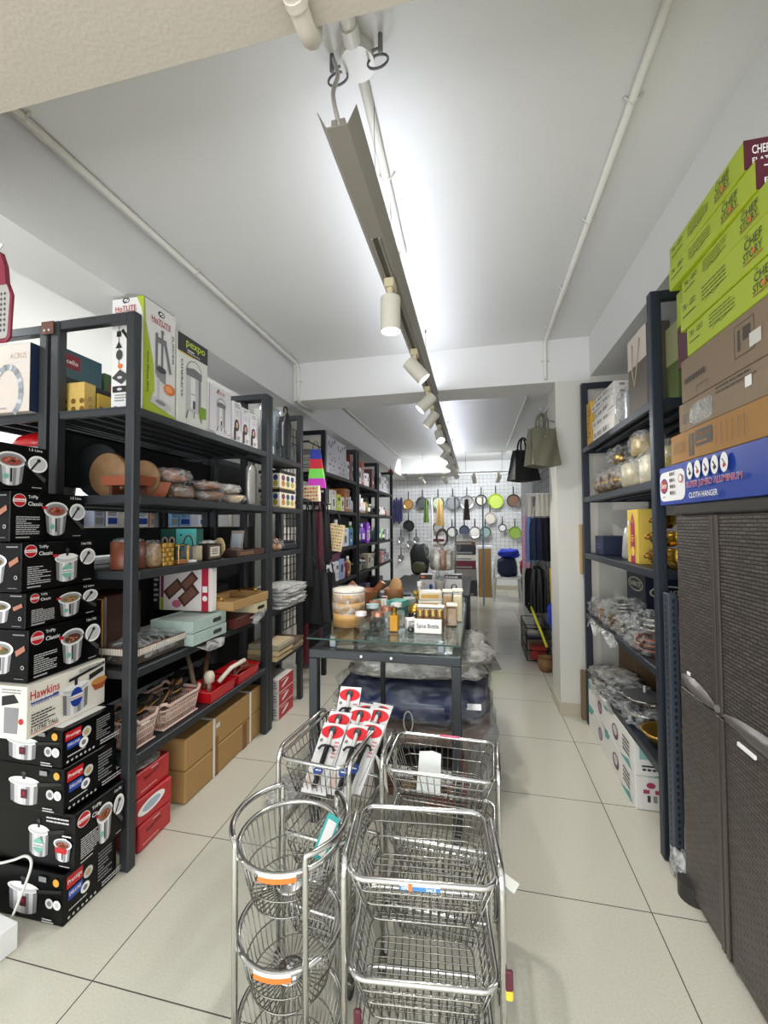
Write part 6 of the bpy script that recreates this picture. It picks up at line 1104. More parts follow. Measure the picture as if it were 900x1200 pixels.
for i, (x, y, r, h, c) in enumerate(((.84, 2.43, .085, .15, '#b5aa8c'), (.85, 2.24, .075, .16, '#cfc8ae'), (.86, 2.36, .08, .12, '#a89468'), (.86, 2.085, .07, .17, '#b9a45c'))):
    zz = z4 if i != 2 else z4+.155
    t = thing('wrapped_jar', ['milky plastic wrapped jar in the middle of the right second shelf', 'cream ribbed jar in plastic next to the near right post', 'whitish bundle on top of the wrapped jars', 'gold lidded jar just behind the near right post'][i], 'jar', (x, y, zz), 0, 'wrapped jars on the right rack')
    b = MB(); b.lathe([(0, .002), (r*.85, .002), (r*.95, .02), (r*.95, h*.8), (r*.7, h*.9), (0, h*.92)], (0, 0, 0), M(c, .35, .2, .3, 40, .2), 24); part(b, 'body', t); b = MB(); b.blob((0, 0, 0), (r*2.2, r*2.2, h*1.12), WRAP, 70+i, .1); part(b, 'plastic_wrap', t)
# third shelf right
z3 = 1.182
def hb(f):
    w, h = f.w, f.h; f.poly([(w*.3, 0), (w*.7, 0), (w*.7, h*.75), (w*.5, h*.95), (w*.3, h*.75)], M('#a02a4c', .45)); f.disc(w*.5, h*.22, w*.16, M('#e3bf4a', .45), h*.09); f.text('G', w*.44, h*.75, h*.07, YEL); f.para(w*.38, h*.5, w*.24, 3, h*.05, YEL, 2); f.disc(w*.14, h*.75, w*.08, WHITE)
    f.arc(w*.12, h*.35, w*.1, 90, -90, .003, M('#b0643c', .5), h*.16); f.arc(w*.88, h*.35, w*.1, 90, 270, .003, M('#b0643c', .5), h*.16)
b = carton(.07, .15, .27, M('#dcbc4a', .45), lambda f: f.rect(0, 0, f.w, f.h, M('#e0c55a', .45)), None, None, hb); o = solo(b, 'gift_carton', 'yellow gift carton with a wine red pointed band on the right third shelf', 'box', (.815, 2.36, z3), -.0)
b = MB(); b.lathe([(0, 0), (.05, 0), (.056, .02), (.05, .12), (.04, .17), (.02, .2), (0, .2)], (0, 0, 0), M('#cfcdc4', .25, .5, .5, 30), 22); solo(b, 'silver_vase', 'silvery wrapped vase left of the yellow carton', 'vase', (.86, 2.60, z3))
for i, (x, y, z, r, h) in enumerate(((.85, 2.17, 0, .07, .09), (.85, 2.17, .092, .065, .08), (.86, 2.045, 0, .06, .1), (.86, 2.045, .102, .055, .07), (.85, 2.17, .174, .05, .07))):
    t = thing('brass_pot', 'shiny brass pot on the right third shelf, %s' % ['bottom of the middle pile', 'second of the middle pile', 'bottom of the pile behind the near post', 'top of the pile behind the near post', 'top of the middle pile'][i], 'pot', (x, y, z3+z), 0, 'brass pots on the right rack')
    b = MB(); b.lathe([(0, .001), (r*.6, .001), (r*.95, h*.35), (r, h*.7), (r*.9, h*.8), (r*.98, h*.86), (r*.9, h*.88), (0, h*.8)], (0, 0, 0), BRASS, 26); part(b, 'body', t); b = MB(); b.tube([(-r*1.0, 0, h*.7), (-r*1.25, 0, h*.6), (-r*1.2, 0, h*.45), (-r*.9, 0, h*.45)], .004, COPPER, 6); part(b, 'handle', t)
b = carton(.16, .18, .12, M('#1b2440', .5), None, None, None, lambda f: f.para(.03, .06, .1, 2, .02, M('#4a5a8a', .5), 2)); solo(b, 'navy_carton', 'navy carton at the far end of the right third shelf', 'box', (.87, 3.00, z3)) 
# fourth shelf right
z2 = .768
b = carton(.24, .30, .33, M('#171c33', .45), None, None, None, None); f = Face(b, (-.12, -.15, 0), (.24, 0, 0), (0, 0, .33)); f.disc(.12, .22, .10, M('#c9c3ac', .45), .04); f.disc(.12, .22, .09, M('#15182a', .45), .032); f.text('NAMASTE', .05, .205, .028, M('#d8d2ba', .45), .14); f = Face(b, (-.12, .15, 0), (0, -.30, 0), (0, 0, .33)); f.disc(.15, .25, .12, M('#c9c3ac', .45), .042); f.disc(.15, .25, .108, M('#15182a', .45), .034); f.text('NAMASTE', .06, .235, .032, M('#d8d2ba', .45), .18)
solo(b, 'rice_bag_carton', 'dark navy carton with a cream oval emblem at the back of the right fourth shelf', 'box', (1.06, 2.82, z2))
b = carton(.16, .30, .20, M('#6a5238', .6)); solo(b, 'brown_carton', 'brown carton behind the wrapped plates on the right fourth shelf', 'box', (1.02, 3.03-.02, .362)) 
SILV = M('#d3d1ca', .18, 1.0, .4, 20, 0, name='silver_foil')
for i, (x, y, z, r, h, k) in enumerate(((.83, 3.05, 0, .09, .10, 0), (.83, 2.86, 0, .09, .12, 1), (.83, 2.66, 0, .10, .10, 2), (.83, 2.66, .105, .09, .07, 0), (.83, 2.45, 0, .10, .12, 1), (.83, 2.24, 0, .10, .09, 3), (.83, 2.24, .095, .09, .09, 0), (.875, 2.07, 0, .075, .15, 2))):
    t = thing('wrapped_dish', 'shiny dish stack in plastic on the right fourth shelf, %s' % ['farthest from the camera', 'second from the far end', 'third from the far end', 'on top of the third pile', 'in the middle', 'coppery one near the post', 'on top of the copper one', 'just behind the near post'][i], 'dish', (x, y, z2+z), 0, 'wrapped dishes on the right fourth shelf')
    b = MB(); m = (SILV, M('#b9b5a8', .25, .9), BRASS, COPPER)[k]
    for q in range(3): b.lathe([(0, .002+q*h*.27), (r*.5, .002+q*h*.27), (r*.92, (q+1)*h*.27), (r*.9, (q+1)*h*.27+.003), (r*.48, .006+q*h*.27), (0, .006+q*h*.27)], (0, 0, 0), m, 24)
    part(b, 'dishes', t); b = MB(); b.blob((0, 0, 0), (r*2.15, r*2.15, h*1.1), WRAP, 80+i, .2, 4, 3, 30, 18); part(b, 'plastic_wrap', t)
b = MB(); b.rbox((-.02, -.02, 0), (.02, .02, .075), M('#b8682c', .4), .004); solo(b, 'amber_block', 'small orange-brown box among the wrapped dishes', 'box', (.785, 2.94, z2+.001))
b = MB(); b.grid(lambda u, v: (.752-.03*math.sin(PI*u)-.02*v, 2.5+.6*u, z2-.005-.07*v*(.6+.4*math.sin(u*15))), 26, 6, WRAPW); solo(b, 'plastic_sheet', 'plastic film spilling over the edge of the right fourth shelf', 'plastic')
# lowest shelf right: steel bowls, and the white cartons on the floor
z1 = .362
for i, (x, y, z, r, h) in enumerate(((.85, 3.04, 0, .10, .06), (.84, 2.84, 0, .11, .05), (.84, 2.84, .055, .10, .05), (.83, 2.62, 0, .10, .05), (.83, 2.62, .055, .095, .05), (.84, 2.40, 0, .10, .09), (.84, 2.19, 0, .10, .08), (.83, 2.40, .095, .10, .06), (.89, 2.06, .0, .085, .1))):
    t = thing('steel_bowl', 'wrapped steel bowl on the lowest right shelf, %s' % ['at the far end', 'second place, lower', 'second place, upper', 'third place, lower', 'third place, upper', 'in the middle under a lid', 'gold toned one near the post', 'with black knobbed lid', 'just behind the near post'][i], 'bowl', (x, y, z1+z), 0, 'wrapped bowls on the lowest right shelf')
    b = MB(); m = SILV if i != 6 else GOLD; b.lathe([(0, .001), (r*.5, .001), (r*.9, h*.6), (r, h*.75), (r, h*.8), (r*.88, h*.75), (r*.48, .006), (0, .006)], (0, 0, 0), m, 28); part(b, 'bowl', t)
    if i == 7: b = MB(); b.lathe([(r*.95, h*.8), (r*.5, h*1.05), (0, h*1.1)], (0, 0, 0), DG, 26); b.cyl((0, 0, h*1.1), (0, 0, h*1.1+.03), .006, LG, 10); part(b, 'lid', t, 'dark lid with knob')
    elif i < 5 or i == 5: b = MB(); b.blob((0, 0, 0), (r*2.3, r*2.2, h*1.15), WRAPG if i < 3 else WRAP, 100+i, .2, 4, 3, 30, 16); part(b, 'plastic_wrap', t)
for i, (x, w) in enumerate(((.80, .10),)):
    b = MB(); b.grid(lambda u, v: (.752-.05*math.sin(PI*u)*v, 2.55+.6*u, .36-.05*v*(.6+.4*math.sin(u*13))), 26, 6, WRAPG); solo(b, 'plastic_sheet', 'grey plastic film hanging over the edge of the lowest right shelf', 'plastic')
TL2 = M('#4fa3a0', .45); PUR = M('#6a4560', .5)
def wl(f):
    w, h = f.w, f.h; f.poly([(0, h), (w*.16, h), (w*.10, h*.7), (0, h*.62)], TL2); f.disc(w*.32, h*.5, w*.05, PUR, h*.24); f.disc(w*.32, h*.5, w*.035, M('#a88a9c', .5), h*.16); f.poly([(w*.42, h), (w*.55, h), (w*.5, h*.75), (w*.44, h*.72)], TL2); f.disc(w*.66, h*.45, w*.06, PUR, h*.26); f.disc(w*.66, h*.5, w*.04, LG, h*.16); f.para(w*.8, h*.7, w*.12, 4, h*.13, INK, 3); f.poly([(w*.75, 0), (w*.95, 0), (w*.9, h*.2)], TL2)
def wf(f): w, h = f.w, f.h; f.rect(.02, h*.5, w*.8, h*.35, M('#8cc0b4', .45)); f.rect(.03, h*.28, w*.5, h*.05, INK); [f.disc(.04+.022*k, h*.2, .009, DG, .006) for k in range(4)]; f.poly([(w*.4, 0), (w, 0), (w, h*.14)], TL2)
def wf2(f): w, h = f.w, f.h; f.disc(w*.4, h*.75, .02, M('#a83a5c', .5), .014); f.rect(w*.2, h*.5, w*.16, h*.12, M('#a83a5c', .5)); f.rect(w*.5, h*.5, w*.16, h*.12, M('#a83a5c', .5)); f.rect(w*.3, h*.25, w*.08, h*.2, DG); f.rect(w*.45, h*.25, w*.1, h*.2, GREYP); f.disc(w*.88, h*.55, .014, INK); f.disc(w*.88, h*.55, .010, WHITE)
def wt(f): w, h = f.w, f.h; f.rect(w*.35, .0, w*.35, h, M('#3f8fb0', .45)); f.disc(w*.15, h*.35, .018, PUR); f.disc(w*.15, h*.35, .011, WHITE); f.text('FRY PAN', w*.1, h*.5, .02, INK, .14, PI/2)
for i in range(2):
    b = carton(.17, .86, .158, M('#e6e4df', .4), wf if i else wf2, None, wt, wl); solo(b, 'cookware_carton', 'long white and teal carton on the floor under the right rack, %s' % ('lower one', 'upper one')[i], 'box', (.825, 2.715, .0015+.16*i), 0, 'white and teal cartons')
b = carton(.05, .04, .34, M('#7d6a50', .7)); solo(b, 'cardboard_strip', 'narrow brown carton standing on the floor against the pillar', 'box', (.742, 3.245, .001), 0) 
t = thing('wooden_strip', 'light wooden strip hanging on the pillar edge beside the right rack', 'board', (.742, 3.283, 1.02)); b = MB(); b.rbox((-.012, -.01, 0), (.014, .004, .36), M('#b59a6c', .5, 0, .05, 30, .1), .006); part(b, 'strip', t)

# ================================================================ rattan cupboard with the carton stack
t = thing('rattan_cupboard', 'dark brown rattan look plastic cupboard at the right edge', 'cupboard', (.752, 1.05, 0))
CW = .45; CL = .77; CH = 1.452; FR = M('#4a433e', .4, name='dark_brown_plastic')
b = MB(); b.rbox((.02, 0, .05), (CW, CL, CH-.012), FR, .006); part(b, 'carcass', t)
b = MB(); b.rbox((-.004, -.005, CH-.04), (CW+.003, CL+.005, CH), M('#35312e', .45), .006); part(b, 'top_panel', t)
dv = .50
for (ya, yb_) in ((.004, dv-.003), (dv+.003, CL-.004)):
    for (za, zb) in ((.03, .765), (.772, CH-.045)):
        b = MB(); b.rbox((.0, ya, za), (.02, yb_, zb), RATTAN, .003); o = part(b, 'door', t)
        e = MB(); e.rbox((-.006, (yb_-.02 if ya < .1 else ya), za), (.0, (yb_ if ya < .1 else ya+.02), zb), FR, .002); part(e, 'door_edge', o)
def hnd(ya, yb_, z, up):
    b = MB(); n = 14; L = yb_-ya
    b.grid(lambda u, v: (-.004-.022*math.sin(PI*min(1, u*1.0))*math.sin(PI*v), ya+L*u, z+(.034*math.sin(PI*u)**.7)*(v-.5)*1.6+up*u), n, 5, M('#5a5551', .35, 0, .2, 30)); return b
part(hnd(dv+.01, CL-.02, .785, .03), 'handle', t, 'grey curved handle'); part(hnd(.05, dv-.01, .79, -.01), 'handle', t, 'grey curved handle')
b = MB(); b.cyl((-.012, dv, .79), (.0, dv, .79), .012, M('#7a7570', .35), 14); part(b, 'latch', t)
b = MB(); b.rbox((-.009, .32, .725), (-.001, .40, .738), WHITE, .002); b.rbox((-.007, .68, .83), (-.001, .70, .842), WHITE, .002); part(b, 'white_label', t)
for (x, y) in ((.02, .75), (.4, .74), (.06, .04), (.4, .04)): b = MB(); b.cyl((x, y, 0), (x, y, .06 if x < .05 else .05), .052 if y > .5 else .035, M('#2f2c2b', .5), 22); part(b, 'foot', t)
b = MB(); b.cyl((0, 0, 0), (0, 0, .065), .055, M('#3a3837', .5), 26); solo(b, 'rubber_weight', 'round dark rubber block on the floor at the cupboard corner', 'block', (.795+.01, 1.885-.0, 0)) if 0 else None
b = MB(); b.blob((0, 0, 0), (.07, .10, .11), WRAPW, 33, .2); solo(b, 'plastic_scrap', 'crumpled plastic stuffed at the foot of the spare slotted post', 'plastic', (.765, 1.875, .001))
# carton stack on the cupboard
ZC = 1.4535
def blue_l(f):
    w, h = f.w, f.h; f.rr(.006, h*.10, .21, h*.76, WHITE, .03); f.disc(.045, h*.5, .033, M('#27357e', .4), h*.2); f.disc(.045, h*.5, .029, M('#b02c3c', .4), h*.16); f.text('Better', .022, h*.44, h*.15, WHITE, .046); f.para(.03, h*.2, .03, 1, .008, MG, 2)
    for k in range(12): f.disc(.10+.016*(k % 3)+.006*(k//6), h*(.78-.16*(k//3)), .005, (INK, MAROON, GREYP)[k % 3], .008)
    f.disc(.19, h*.62, .016, M('#c04a4a', .4)); f.disc(.19, h*.62, .012, WHITE)
    for k in range(5): f.disc(.262+.054*k, h*.74, .021, WHITE, h*.2); f.line([(.252+.054*k, h*.82), (.272+.054*k, h*.66)], .006, (INK, MG, DG)[k % 3]); f.disc(.262+.054*k, h*.68, .007, (INK, RED, MAROON)[k % 3])
    f.text('SUPER JUMBO ALUMINIUM', .245, h*.31, h*.18, WHITE, .32); f.text('SUPER JUMBO ALUMINIUM', .2455, h*.32, h*.16, M('#c4283c', .4), .319, 0, False); f.text('CLOTH HANGER', .262, h*.10, h*.13, WHITE, .18)
b = carton(.30, .78, .152, BLUE, lambda f: f.rect(0, 0, f.w, f.h, BLUE), None, None, blue_l); solo(b, 'cloth_hanger_carton', 'blue carton reading cloth hanger, lowest on the rattan cupboard', 'box', (.895, 1.545, ZC))
def am(f):
    w, h = f.w, f.h; f.rect(.14, h*.12, .035, h*.72, M('#2c2620', .5)); f.text('ASSEMBLY', .166, h*.16, .011, CARDO, h*.6, PI/2); f.rr(.185, h*.35, .11, h*.52, M('#2c2620', .5), .01); f.text('ASSEMBLE AWAY', .195, h*.65, h*.12, CARDO, .09); f.rect(.195, h*.45, .07, h*.06, CARDO)
    for k in range(6): f.rect(.03+.017*k, h*.3, .003, h*.4, M('#5a4630', .5)); f.rect(.315+.03*k, h*.2, .003, h*.6, M('#5a4630', .5))
b = carton(.30, .72, .108, CARDO, None, None, None, am); solo(b, 'furniture_carton', 'orange-brown carton with black printed panels, just above the blue carton', 'box', (.90, 1.475, ZC+.154), .0)
def bx(f):
    w, h = f.w, f.h; f.rr(.08, h*.1, .15, h*.7, M('#9c9a90', .2, .2, .8, 60), .02); [f.rect(.03+.03*k, h*.25, .02, h*.35, M('#5c4c3c', .5)) for k in range(2)]; f.para(.25, h*.85, .2, 2, h*.14, M('#4c4034', .5), 2); f.rect(.40, h*.45, .03, h*.3, WHITE)
b = carton(.30, .68, .105, CARDG, None, None, None, bx); solo(b, 'brown_carton', 'grey-brown carton with shiny tape, middle of the right stack', 'box', (.905, 1.435, ZC+.264), 0)
def bx2(f):
    w, h = f.w, f.h; m = M('#4c4034', .5); f.line([(.33, h*.25), (.33, h*.85), (.42, h*.85), (.42, h*.25), (.33, h*.25)], .003, m); f.rect(.345, h*.35, .012, h*.4, m); f.rect(.37, h*.5, .035, h*.25, m); f.rect(.40, h*.3, .05, h*.25, M('#dcd8d0', .5)); f.line([(.11, h*.08), (.11, h*.2), (.18, h*.22), (.18, h*.08)], .002, m); [f.rect(.03+.016*k, h*.4, .011, h*.12, m) for k in range(9)]
b = carton(.30, .66, .155, CARDG, None, None, None, bx2); solo(b, 'brown_carton', 'deep grey-brown carton with symbols under the green cartons', 'box', (.905, 1.42, ZC+.371), 0)
def green_l(i):
    def f_(f):
        w, h = f.w, f.h; m = M('#4c5420', .5); f.text('TRI - GEO', .02, h*.62, h*.2, m, .09); f.para(.02, h*.4, .09, 1, .01, m, i); f.para(.15, h*.75, .14, 4, h*.12, m, i+2, .3); f.line([(.17, h*.28), (.20, h*.4), (.22, h*.3), (.26, h*.42)], .002, m)
        f.text('CHEF', w*.70, h*.55, h*.26, m, .075); f.text('STORY', w*.69, h*.26, h*.24, m, .08); f.disc(w*.69+.045, h*.38, .008, ORANGE); f.rect(w*.69, h*.19, .085, .003, M('#a04c3a', .5)); f.text('THE', w*.71, h*.84, h*.08, m, .015)
    return f_
def green_f(t1, t2):
    def f_(f): f.rect(0, 0, f.w, f.h, MAROON); f.text(t1, .02, f.h*.5, f.h*.3, WHITE, .1); f.text(t2, .02, f.h*.18, f.h*.2, WHITE, .1)
    return f_
def green_b(f): f.rect(0, 0, f.w, f.h, MAROON)
zz = ZC+.5275
for i, (x, y, rz, h) in enumerate(((.905, 1.43, .0, .100), (.90, 1.46, .005, .108), (.905, 1.47, -.01, .082), (.895, 1.545, .01, .083), (.895, 1.562, -.015, .085))):
    L = (.54, .54, .52, .505, .475)[i]; b = carton(.30, L, h, LIME, green_f(*[('TRI PLY', 'KADAI'), ('TRI PLY', 'TAWA'), ('CHEF', 'STORY'), ('TRI', 'PLY SET'), ('CHEF STORY', 'FLAT TAWA')][i]), None, None, green_l(i))
    f = Face(b, (.15, L/2, 0), (-.30, 0, 0), (0, 0, h)); 
    if i == 0: f.rect(.12, 0, .18, h, MAROON)
    solo(b, 'cookware_carton', 'lime green cookware carton on the right stack, %s' % ['lowest', 'second from the bottom', 'third, thin one in the middle', 'second from the top', 'topmost'][i], 'box', (x, y, zz), rz, 'lime green cookware cartons'); zz += h+.0015
b = MB(); b.rbox((-.04, -.006, 0), (.04, .006, .16), MAROON, .002); b.rbox((-.04, -.0065, .165), (.04, .0055, .30), M('#a3b42c', .5), .002); b.tube([(-.02, -.01, .30), (-.01, -.012, .24), (.01, -.012, .24), (.02, -.01, .30)], .003, M('#9a7a4c', .5)); solo(b, 'gift_bag', 'maroon and green flat gift bag standing at the far end of the stack', 'bag', (.79, 1.80, ZC+.528), PI/2)
# ================================================================ beyond the pillar on the right
gridpanel('wire_grid_panel', 'tall black wire grid panel standing along the right beyond the pillar', (.70, 3.68, .05), (.0, 1.9, 0), (0, 0, 2.45), 22, 30, M('#4a4c50', .4, .4))
b = MB(); b.box((.715, 3.66, 0), (.735, 5.60, 2.2), M('#c9c8c4', .7)); struct(b, 'wall_side_right')
b = MB(); b.rbox((.595, 5.70, 0), (.72, 5.84, 2.44), PLASTER, .005); struct(b, 'wall_post_right')
t = thing('hook_arm', 'thin grey arm on the pillar edge holding the olive handbag', 'hook', (.592, 3.34, 2.15)); b = MB(); b.tube([(0, 0, 0), (-.06, -.03, .01), (-.11, -.19, .02), (-.14, -.26, .02), (-.145, -.27, .04)], .005, M('#a8a8a8', .3, .5), 8); part(b, 'arm', t)
t = thing('hook_arm', 'thin grey arm on the grid holding the black handbag', 'hook', (.70, 3.90, 2.05)); b = MB(); b.tube([(0, 0, .06), (-.165, -.10, .075), (-.29, -.10, .075), (-.30, -.10, .09)], .006, M('#cfcfcf', .3, .5), 8); part(b, 'arm', t)
def handbag(label, loc, w, h, d, m, rz, m2=None, tp=.72):
    t = thing('handbag', label, 'bag', loc, rz, 'hanging handbags'); b = MB()
    for s in (-1, 1): b.grid(lambda u, v: ((u-.5)*w*(tp+(1-tp)*v), s*(d*.18+d*.32*v+.012*math.sin(PI*u)*math.sin(PI*v))+.004*math.sin(u*11+v*7), -h*v-.012*math.sin(PI*u)*v), 12, 10, m)
    for s in (-1, 1): b.grid(lambda u, v: (s*w/2*(tp+(1-tp)*v)-s*.018*math.sin(PI*u), (u-.5)*(d*.36+d*.64*v), -h*v), 6, 10, m2 or m)
    b.grid(lambda u, v: ((u-.5)*w, (v-.5)*d, -h-.012*math.sin(PI*u)), 12, 4, m2 or m); part(b, 'bag_body', t)
    for s in (-1, 1): b = MB(); b.tube(sm([(-w*.16, s*d*.2, -.035), (-w*.15, s*d*.16, .05), (-w*.08, s*d*.1, .095), (0, 0, .11), (w*.08, s*d*.1, .095), (w*.15, s*d*.16, .05), (w*.16, s*d*.2, -.035)], 3), .008, m2 or m, 8); part(b, 'handle', t)
    b = MB(); b.box((-w*.3, -d*.33, -h*.34), (w*.05, -d*.30, -h*.3), m2 or m); b.rbox((-w*.02, -d*.36, -h*.26), (w*.03, -d*.32, -h*.22), GREYP, .002); part(b, 'flap_buckle', t); return t
handbag('olive grey handbag with perforated panel hanging beside the pillar', (.467, 3.14, 2.06), .22, .265, .12, M('#6b6a58', .6, 0, .3, 160, .08), .45, M('#605f4f', .6), .88)
handbag('black handbag hanging to the left of the olive one', (.41, 3.80, 2.02), .25, .26, .13, M('#0d0d0f', .6, 0, .3, 60), .5)
# aprons and hangers
t = thing('apron_rail', 'white bracket rail carrying the aprons beyond the pillar', 'rail', (.71, 4.05, 1.66)); b = MB(); b.tube([(0, 0, 0), (-.24, -.0, 0)], .006, WHITE, 8); b.tube([(0, .25, 0), (-.24, .25, 0)], .006, WHITE, 8); b.tube([(-.24, 0, 0), (-.24, .25, 0)], .006, WHITE, 8); part(b, 'rail', t)
def garment(label, x, y, z, w, h, m, m2, rz=0, name='apron', cat='apron'):
    t = thing(name, label, cat, (x, y, z), rz, 'garments beyond the pillar'); b = MB(); b.grid(lambda u, v: ((u-.5)*w*(.75+.25*min(1, v*4)), .014*math.sin(u*16)*(.3+v), -h*v), 20, 10, m, thick=(0, .008, 0)); part(b, 'cloth', t)
    b = MB(); b.tube([(-w*.3, .004, 0), (-w*.2, .004, .08), (0, .004, .17), (w*.2, .004, .08), (w*.3, .004, 0)], .006, m2, 6); part(b, 'neck_strap', t); return t
garment('pink and white patterned apron, leftmost of the hanging ones', .505, 4.45, 1.46, .10, .52, M('#d8a9c0', .7, 0, .1, 40, .35), WHITE)
garment('light blue garment behind the navy apron', .535, 4.36, 1.46, .10, .45, M('#7f9cd0', .7), WHITE)
garment('navy blue apron hanging beyond the pillar', .575, 4.20, 1.44, .155, .40, NAVY, M('#e0dcd0', .6))
garment('black apron hanging right of the navy one', .66, 4.10, 1.44, .11, .40, M('#0d0e14', .7), M('#e0dcd0', .6))
for i, (x, y) in enumerate(((.56, 4.12), (.60, 4.05), (.64, 4.02), (.52, 4.25))): b = MB(); b.grid(lambda u, v: ((u-.5)*.038*(1+.6*v), .008*math.sin(u*8), -.20*v), 6, 5, M('#d8d2c4', .6, 0, .1, 60, .1)); solo(b, 'fabric_strap', 'cream folded strap bundle above the aprons, %s' % ['middle', 'right', 'rightmost', 'leftmost'][i], 'strap', (x, [4.05, 4.05, 4.05, 4.30][i], 1.655), 0, 'cream strap bundles')
t = thing('low_hanging_rail', 'low black rail carrying the black garments beyond the pillar', 'rail', (.70, 4.15, 1.118)); b = MB(); b.tube([(0, 0, 0), (-.12, 0, 0), (-.12, .52, 0), (0, .52, 0)], .006, STEELD, 6); part(b, 'rail', t)
for i in range(4): garment('black garment on a low hanger, %s of the row' % ['first', 'second', 'third', 'fourth'][i], .575, 4.62-.12*i, .95, .17, .42, M('#101014', .5, 0, .2, 30), MG, .2)
b = MB(); b.prism([(-.02, 0, 0), (.02, 0, 0), (.03, 0, -.45), (-.01, 0, -.47)], (0, .01, 0), YEL); solo(b, 'yellow_scarf', 'long yellow scarf hanging on the grid beyond the pillar', 'scarf', (.675, 4.1, .98))
b = MB(); b.blob((0, 0, 0), (.10, .2, .24), M('#1c3cb4', .5, 0, .3, 30), 6, .15); solo(b, 'blue_bag', 'bright blue bag low on the grid beyond the pillar', 'bag', (.665, 3.98, .44))
b = MB(); b.tube([(0, 0, 0), (.10, -.35, -.32)], .012, M('#d4cc2c', .5), 8); solo(b, 'yellow_tube', 'slanting yellow-green tube low beyond the pillar', 'tube', (.50, 4.30, .62))
t = thing('wire_bin', 'low wire bin of small goods beyond the pillar', 'basket', (.60, 4.75, 0)); b = MB()
for z in (.02, .12, .24, .34): b.tube([(-.11, -.3, z), (.11, -.3, z), (.11, .3, z), (-.11, .3, z)], .005, STEELD, 5, True)
for k in range(9): y = -.3+.075*k; b.tube([(-.11, y, .34), (-.11, y, .02), (.11, y, .02), (.11, y, .34)], .003, STEELD, 5)
part(b, 'wire_frame', t)
for i in range(6): b = carton(.14, .09, .12+.03*(i % 2), M(['#b0302c', '#6a4632', '#c9b49a', '#3a2c50', '#a85038', '#d0ccc4'][i], .5)); solo(b, 'small_box', '%s little box in the wire bin beyond the pillar' % ['red', 'brown', 'tan', 'violet', 'orange-brown', 'white'][i], 'box', (.60, 4.52+.095*i, .027), .1, 'boxes in the wire bin')
t = thing('wicker_basket', 'small tan wicker basket on the floor beyond the pillar', 'basket', (.625, 4.23, 0)); b = MB(); b.lathe([(0, .002), (.05, .002), (.07, .06), (.065, .13), (.058, .13), (.05, .01), (0, .01)], (0, 0, 0), M('#9a7248', .6, 0, .7, 90, .3), 20); part(b, 'body', t); b = MB(); b.tube(arcpts((0, 0), .066, 0, 350, .13, 20), .006, M('#7a5432', .6), 6, True); part(b, 'rim', t)

# ================================================================ back wall: grid with pans, seat, backpack
WY = 9.24
gridpanel('wire_grid_panel', 'white-grey wire grid covering the back wall behind the pans', (-1.9, WY, .7), (3.1, 0, 0), (0, 0, 1.75), 36, 22, M('#9a9da2', .4, .3), .003)
def pan(label, x, z, r, body, inner, handle=True, y=WY-.05, ratio=1):
    t = thing('frying_pan', label, 'pan', (x, y, z), 0, 'pans on the back wall'); b = MB(); b.lathe([(0, .03), (r*.8, .03), (r, -.01), (r*.96, -.01), (r*.78, .02), (0, .02)], (0, 0, 0), body, 26, 'y'); part(b, 'pan_body', t)
    b = MB(); b.lathe([(0, .017), (r*.77, .0185)], (0, 0, 0), inner, 26, 'y'); part(b, 'inner_surface', t)
    if handle: b = MB(); b.tube([(0, 0, r*.97), (0, -.01, r+.09), (0, .0, r+.16)], .011, M('#17171a', .4), 8); part(b, 'handle', t)
DK = M('#26282c', .35, .3); GRN = M('#a9c23a', .4); SLV = M('#c4c4c2', .25, .8); CRM = M('#d8d2bc', .4)
P = [('golden brown pan, leftmost of the upper row', -1.45, 1.84, .115, GOLD, M('#b98a4c', .4)), ('black pan with grey centre, second of the upper row', -1.14, 1.86, .14, DK, M('#55585c', .4)), ('cream green pan partly behind the oven glove', -.80, 1.86, .14, M('#5a7a5a', .4), M('#c8d4bc', .4)), ('grey pan behind the upright pole', -.48, 1.86, .15, M('#6a6c70', .4), M('#8d8f92', .35)), ('light grey pan with cream centre', -.18, 1.87, .15, SLV, M('#9a9a98', .35)), ('cream pan with dark rim right of the blue pole', .12, 1.90, .125, DK, CRM), ('lime green pan in the upper row', .42, 1.88, .16, GRN, M('#c3d860', .4)), ('brown pan, rightmost of the upper row', .78, 1.88, .14, M('#4a3a30', .4), M('#7a5c48', .4)),
     ('black skillet at the left below the golden pan', -1.45, 1.36, .13, DK, M('#141416', .4)), ('grey pan in the middle row under the oven glove', -.80, 1.32, .12, M('#5a5c60', .4), M('#a8a8a6', .4)), ('black pan with white centre in the middle row', -.50, 1.22, .12, DK, M('#d0d0ce', .4)), ('navy pan in the middle row', -.24, 1.26, .11, M('#2c3444', .4), M('#3c465a', .4)), ('steel pan in the middle row', -.02, 1.22, .125, SLV, M('#b8b4ae', .25, .6)), ('small green bottom pan right of the blue pole', .20, 1.22, .12, M('#3c5a34', .4), M('#8aa0a0', .3)), ('small black pan in the middle row at right', .55, 1.31, .085, DK, M('#e0e0e0', .4)), ('green pan, rightmost of the middle row', .80, 1.21, .13, M('#7c9a3c', .4), M('#94b04c', .4)), ('square grill pan above the small black pan', .30, 1.52, .12, M('#b8b0a4', .4), M('#d4ccc0', .4))]
for p in P: pan(*p)
for i, (x, z) in enumerate(((-1.62, 1.06), (-1.43, .98), (-1.28, 1.06), (-1.62, .66))): pan('small round steel ladle pan low at the left of the back wall, %s' % ['first', 'second', 'third', 'lowest'][i], x, z, .07, SLV, M('#8f9092', .3, .6))
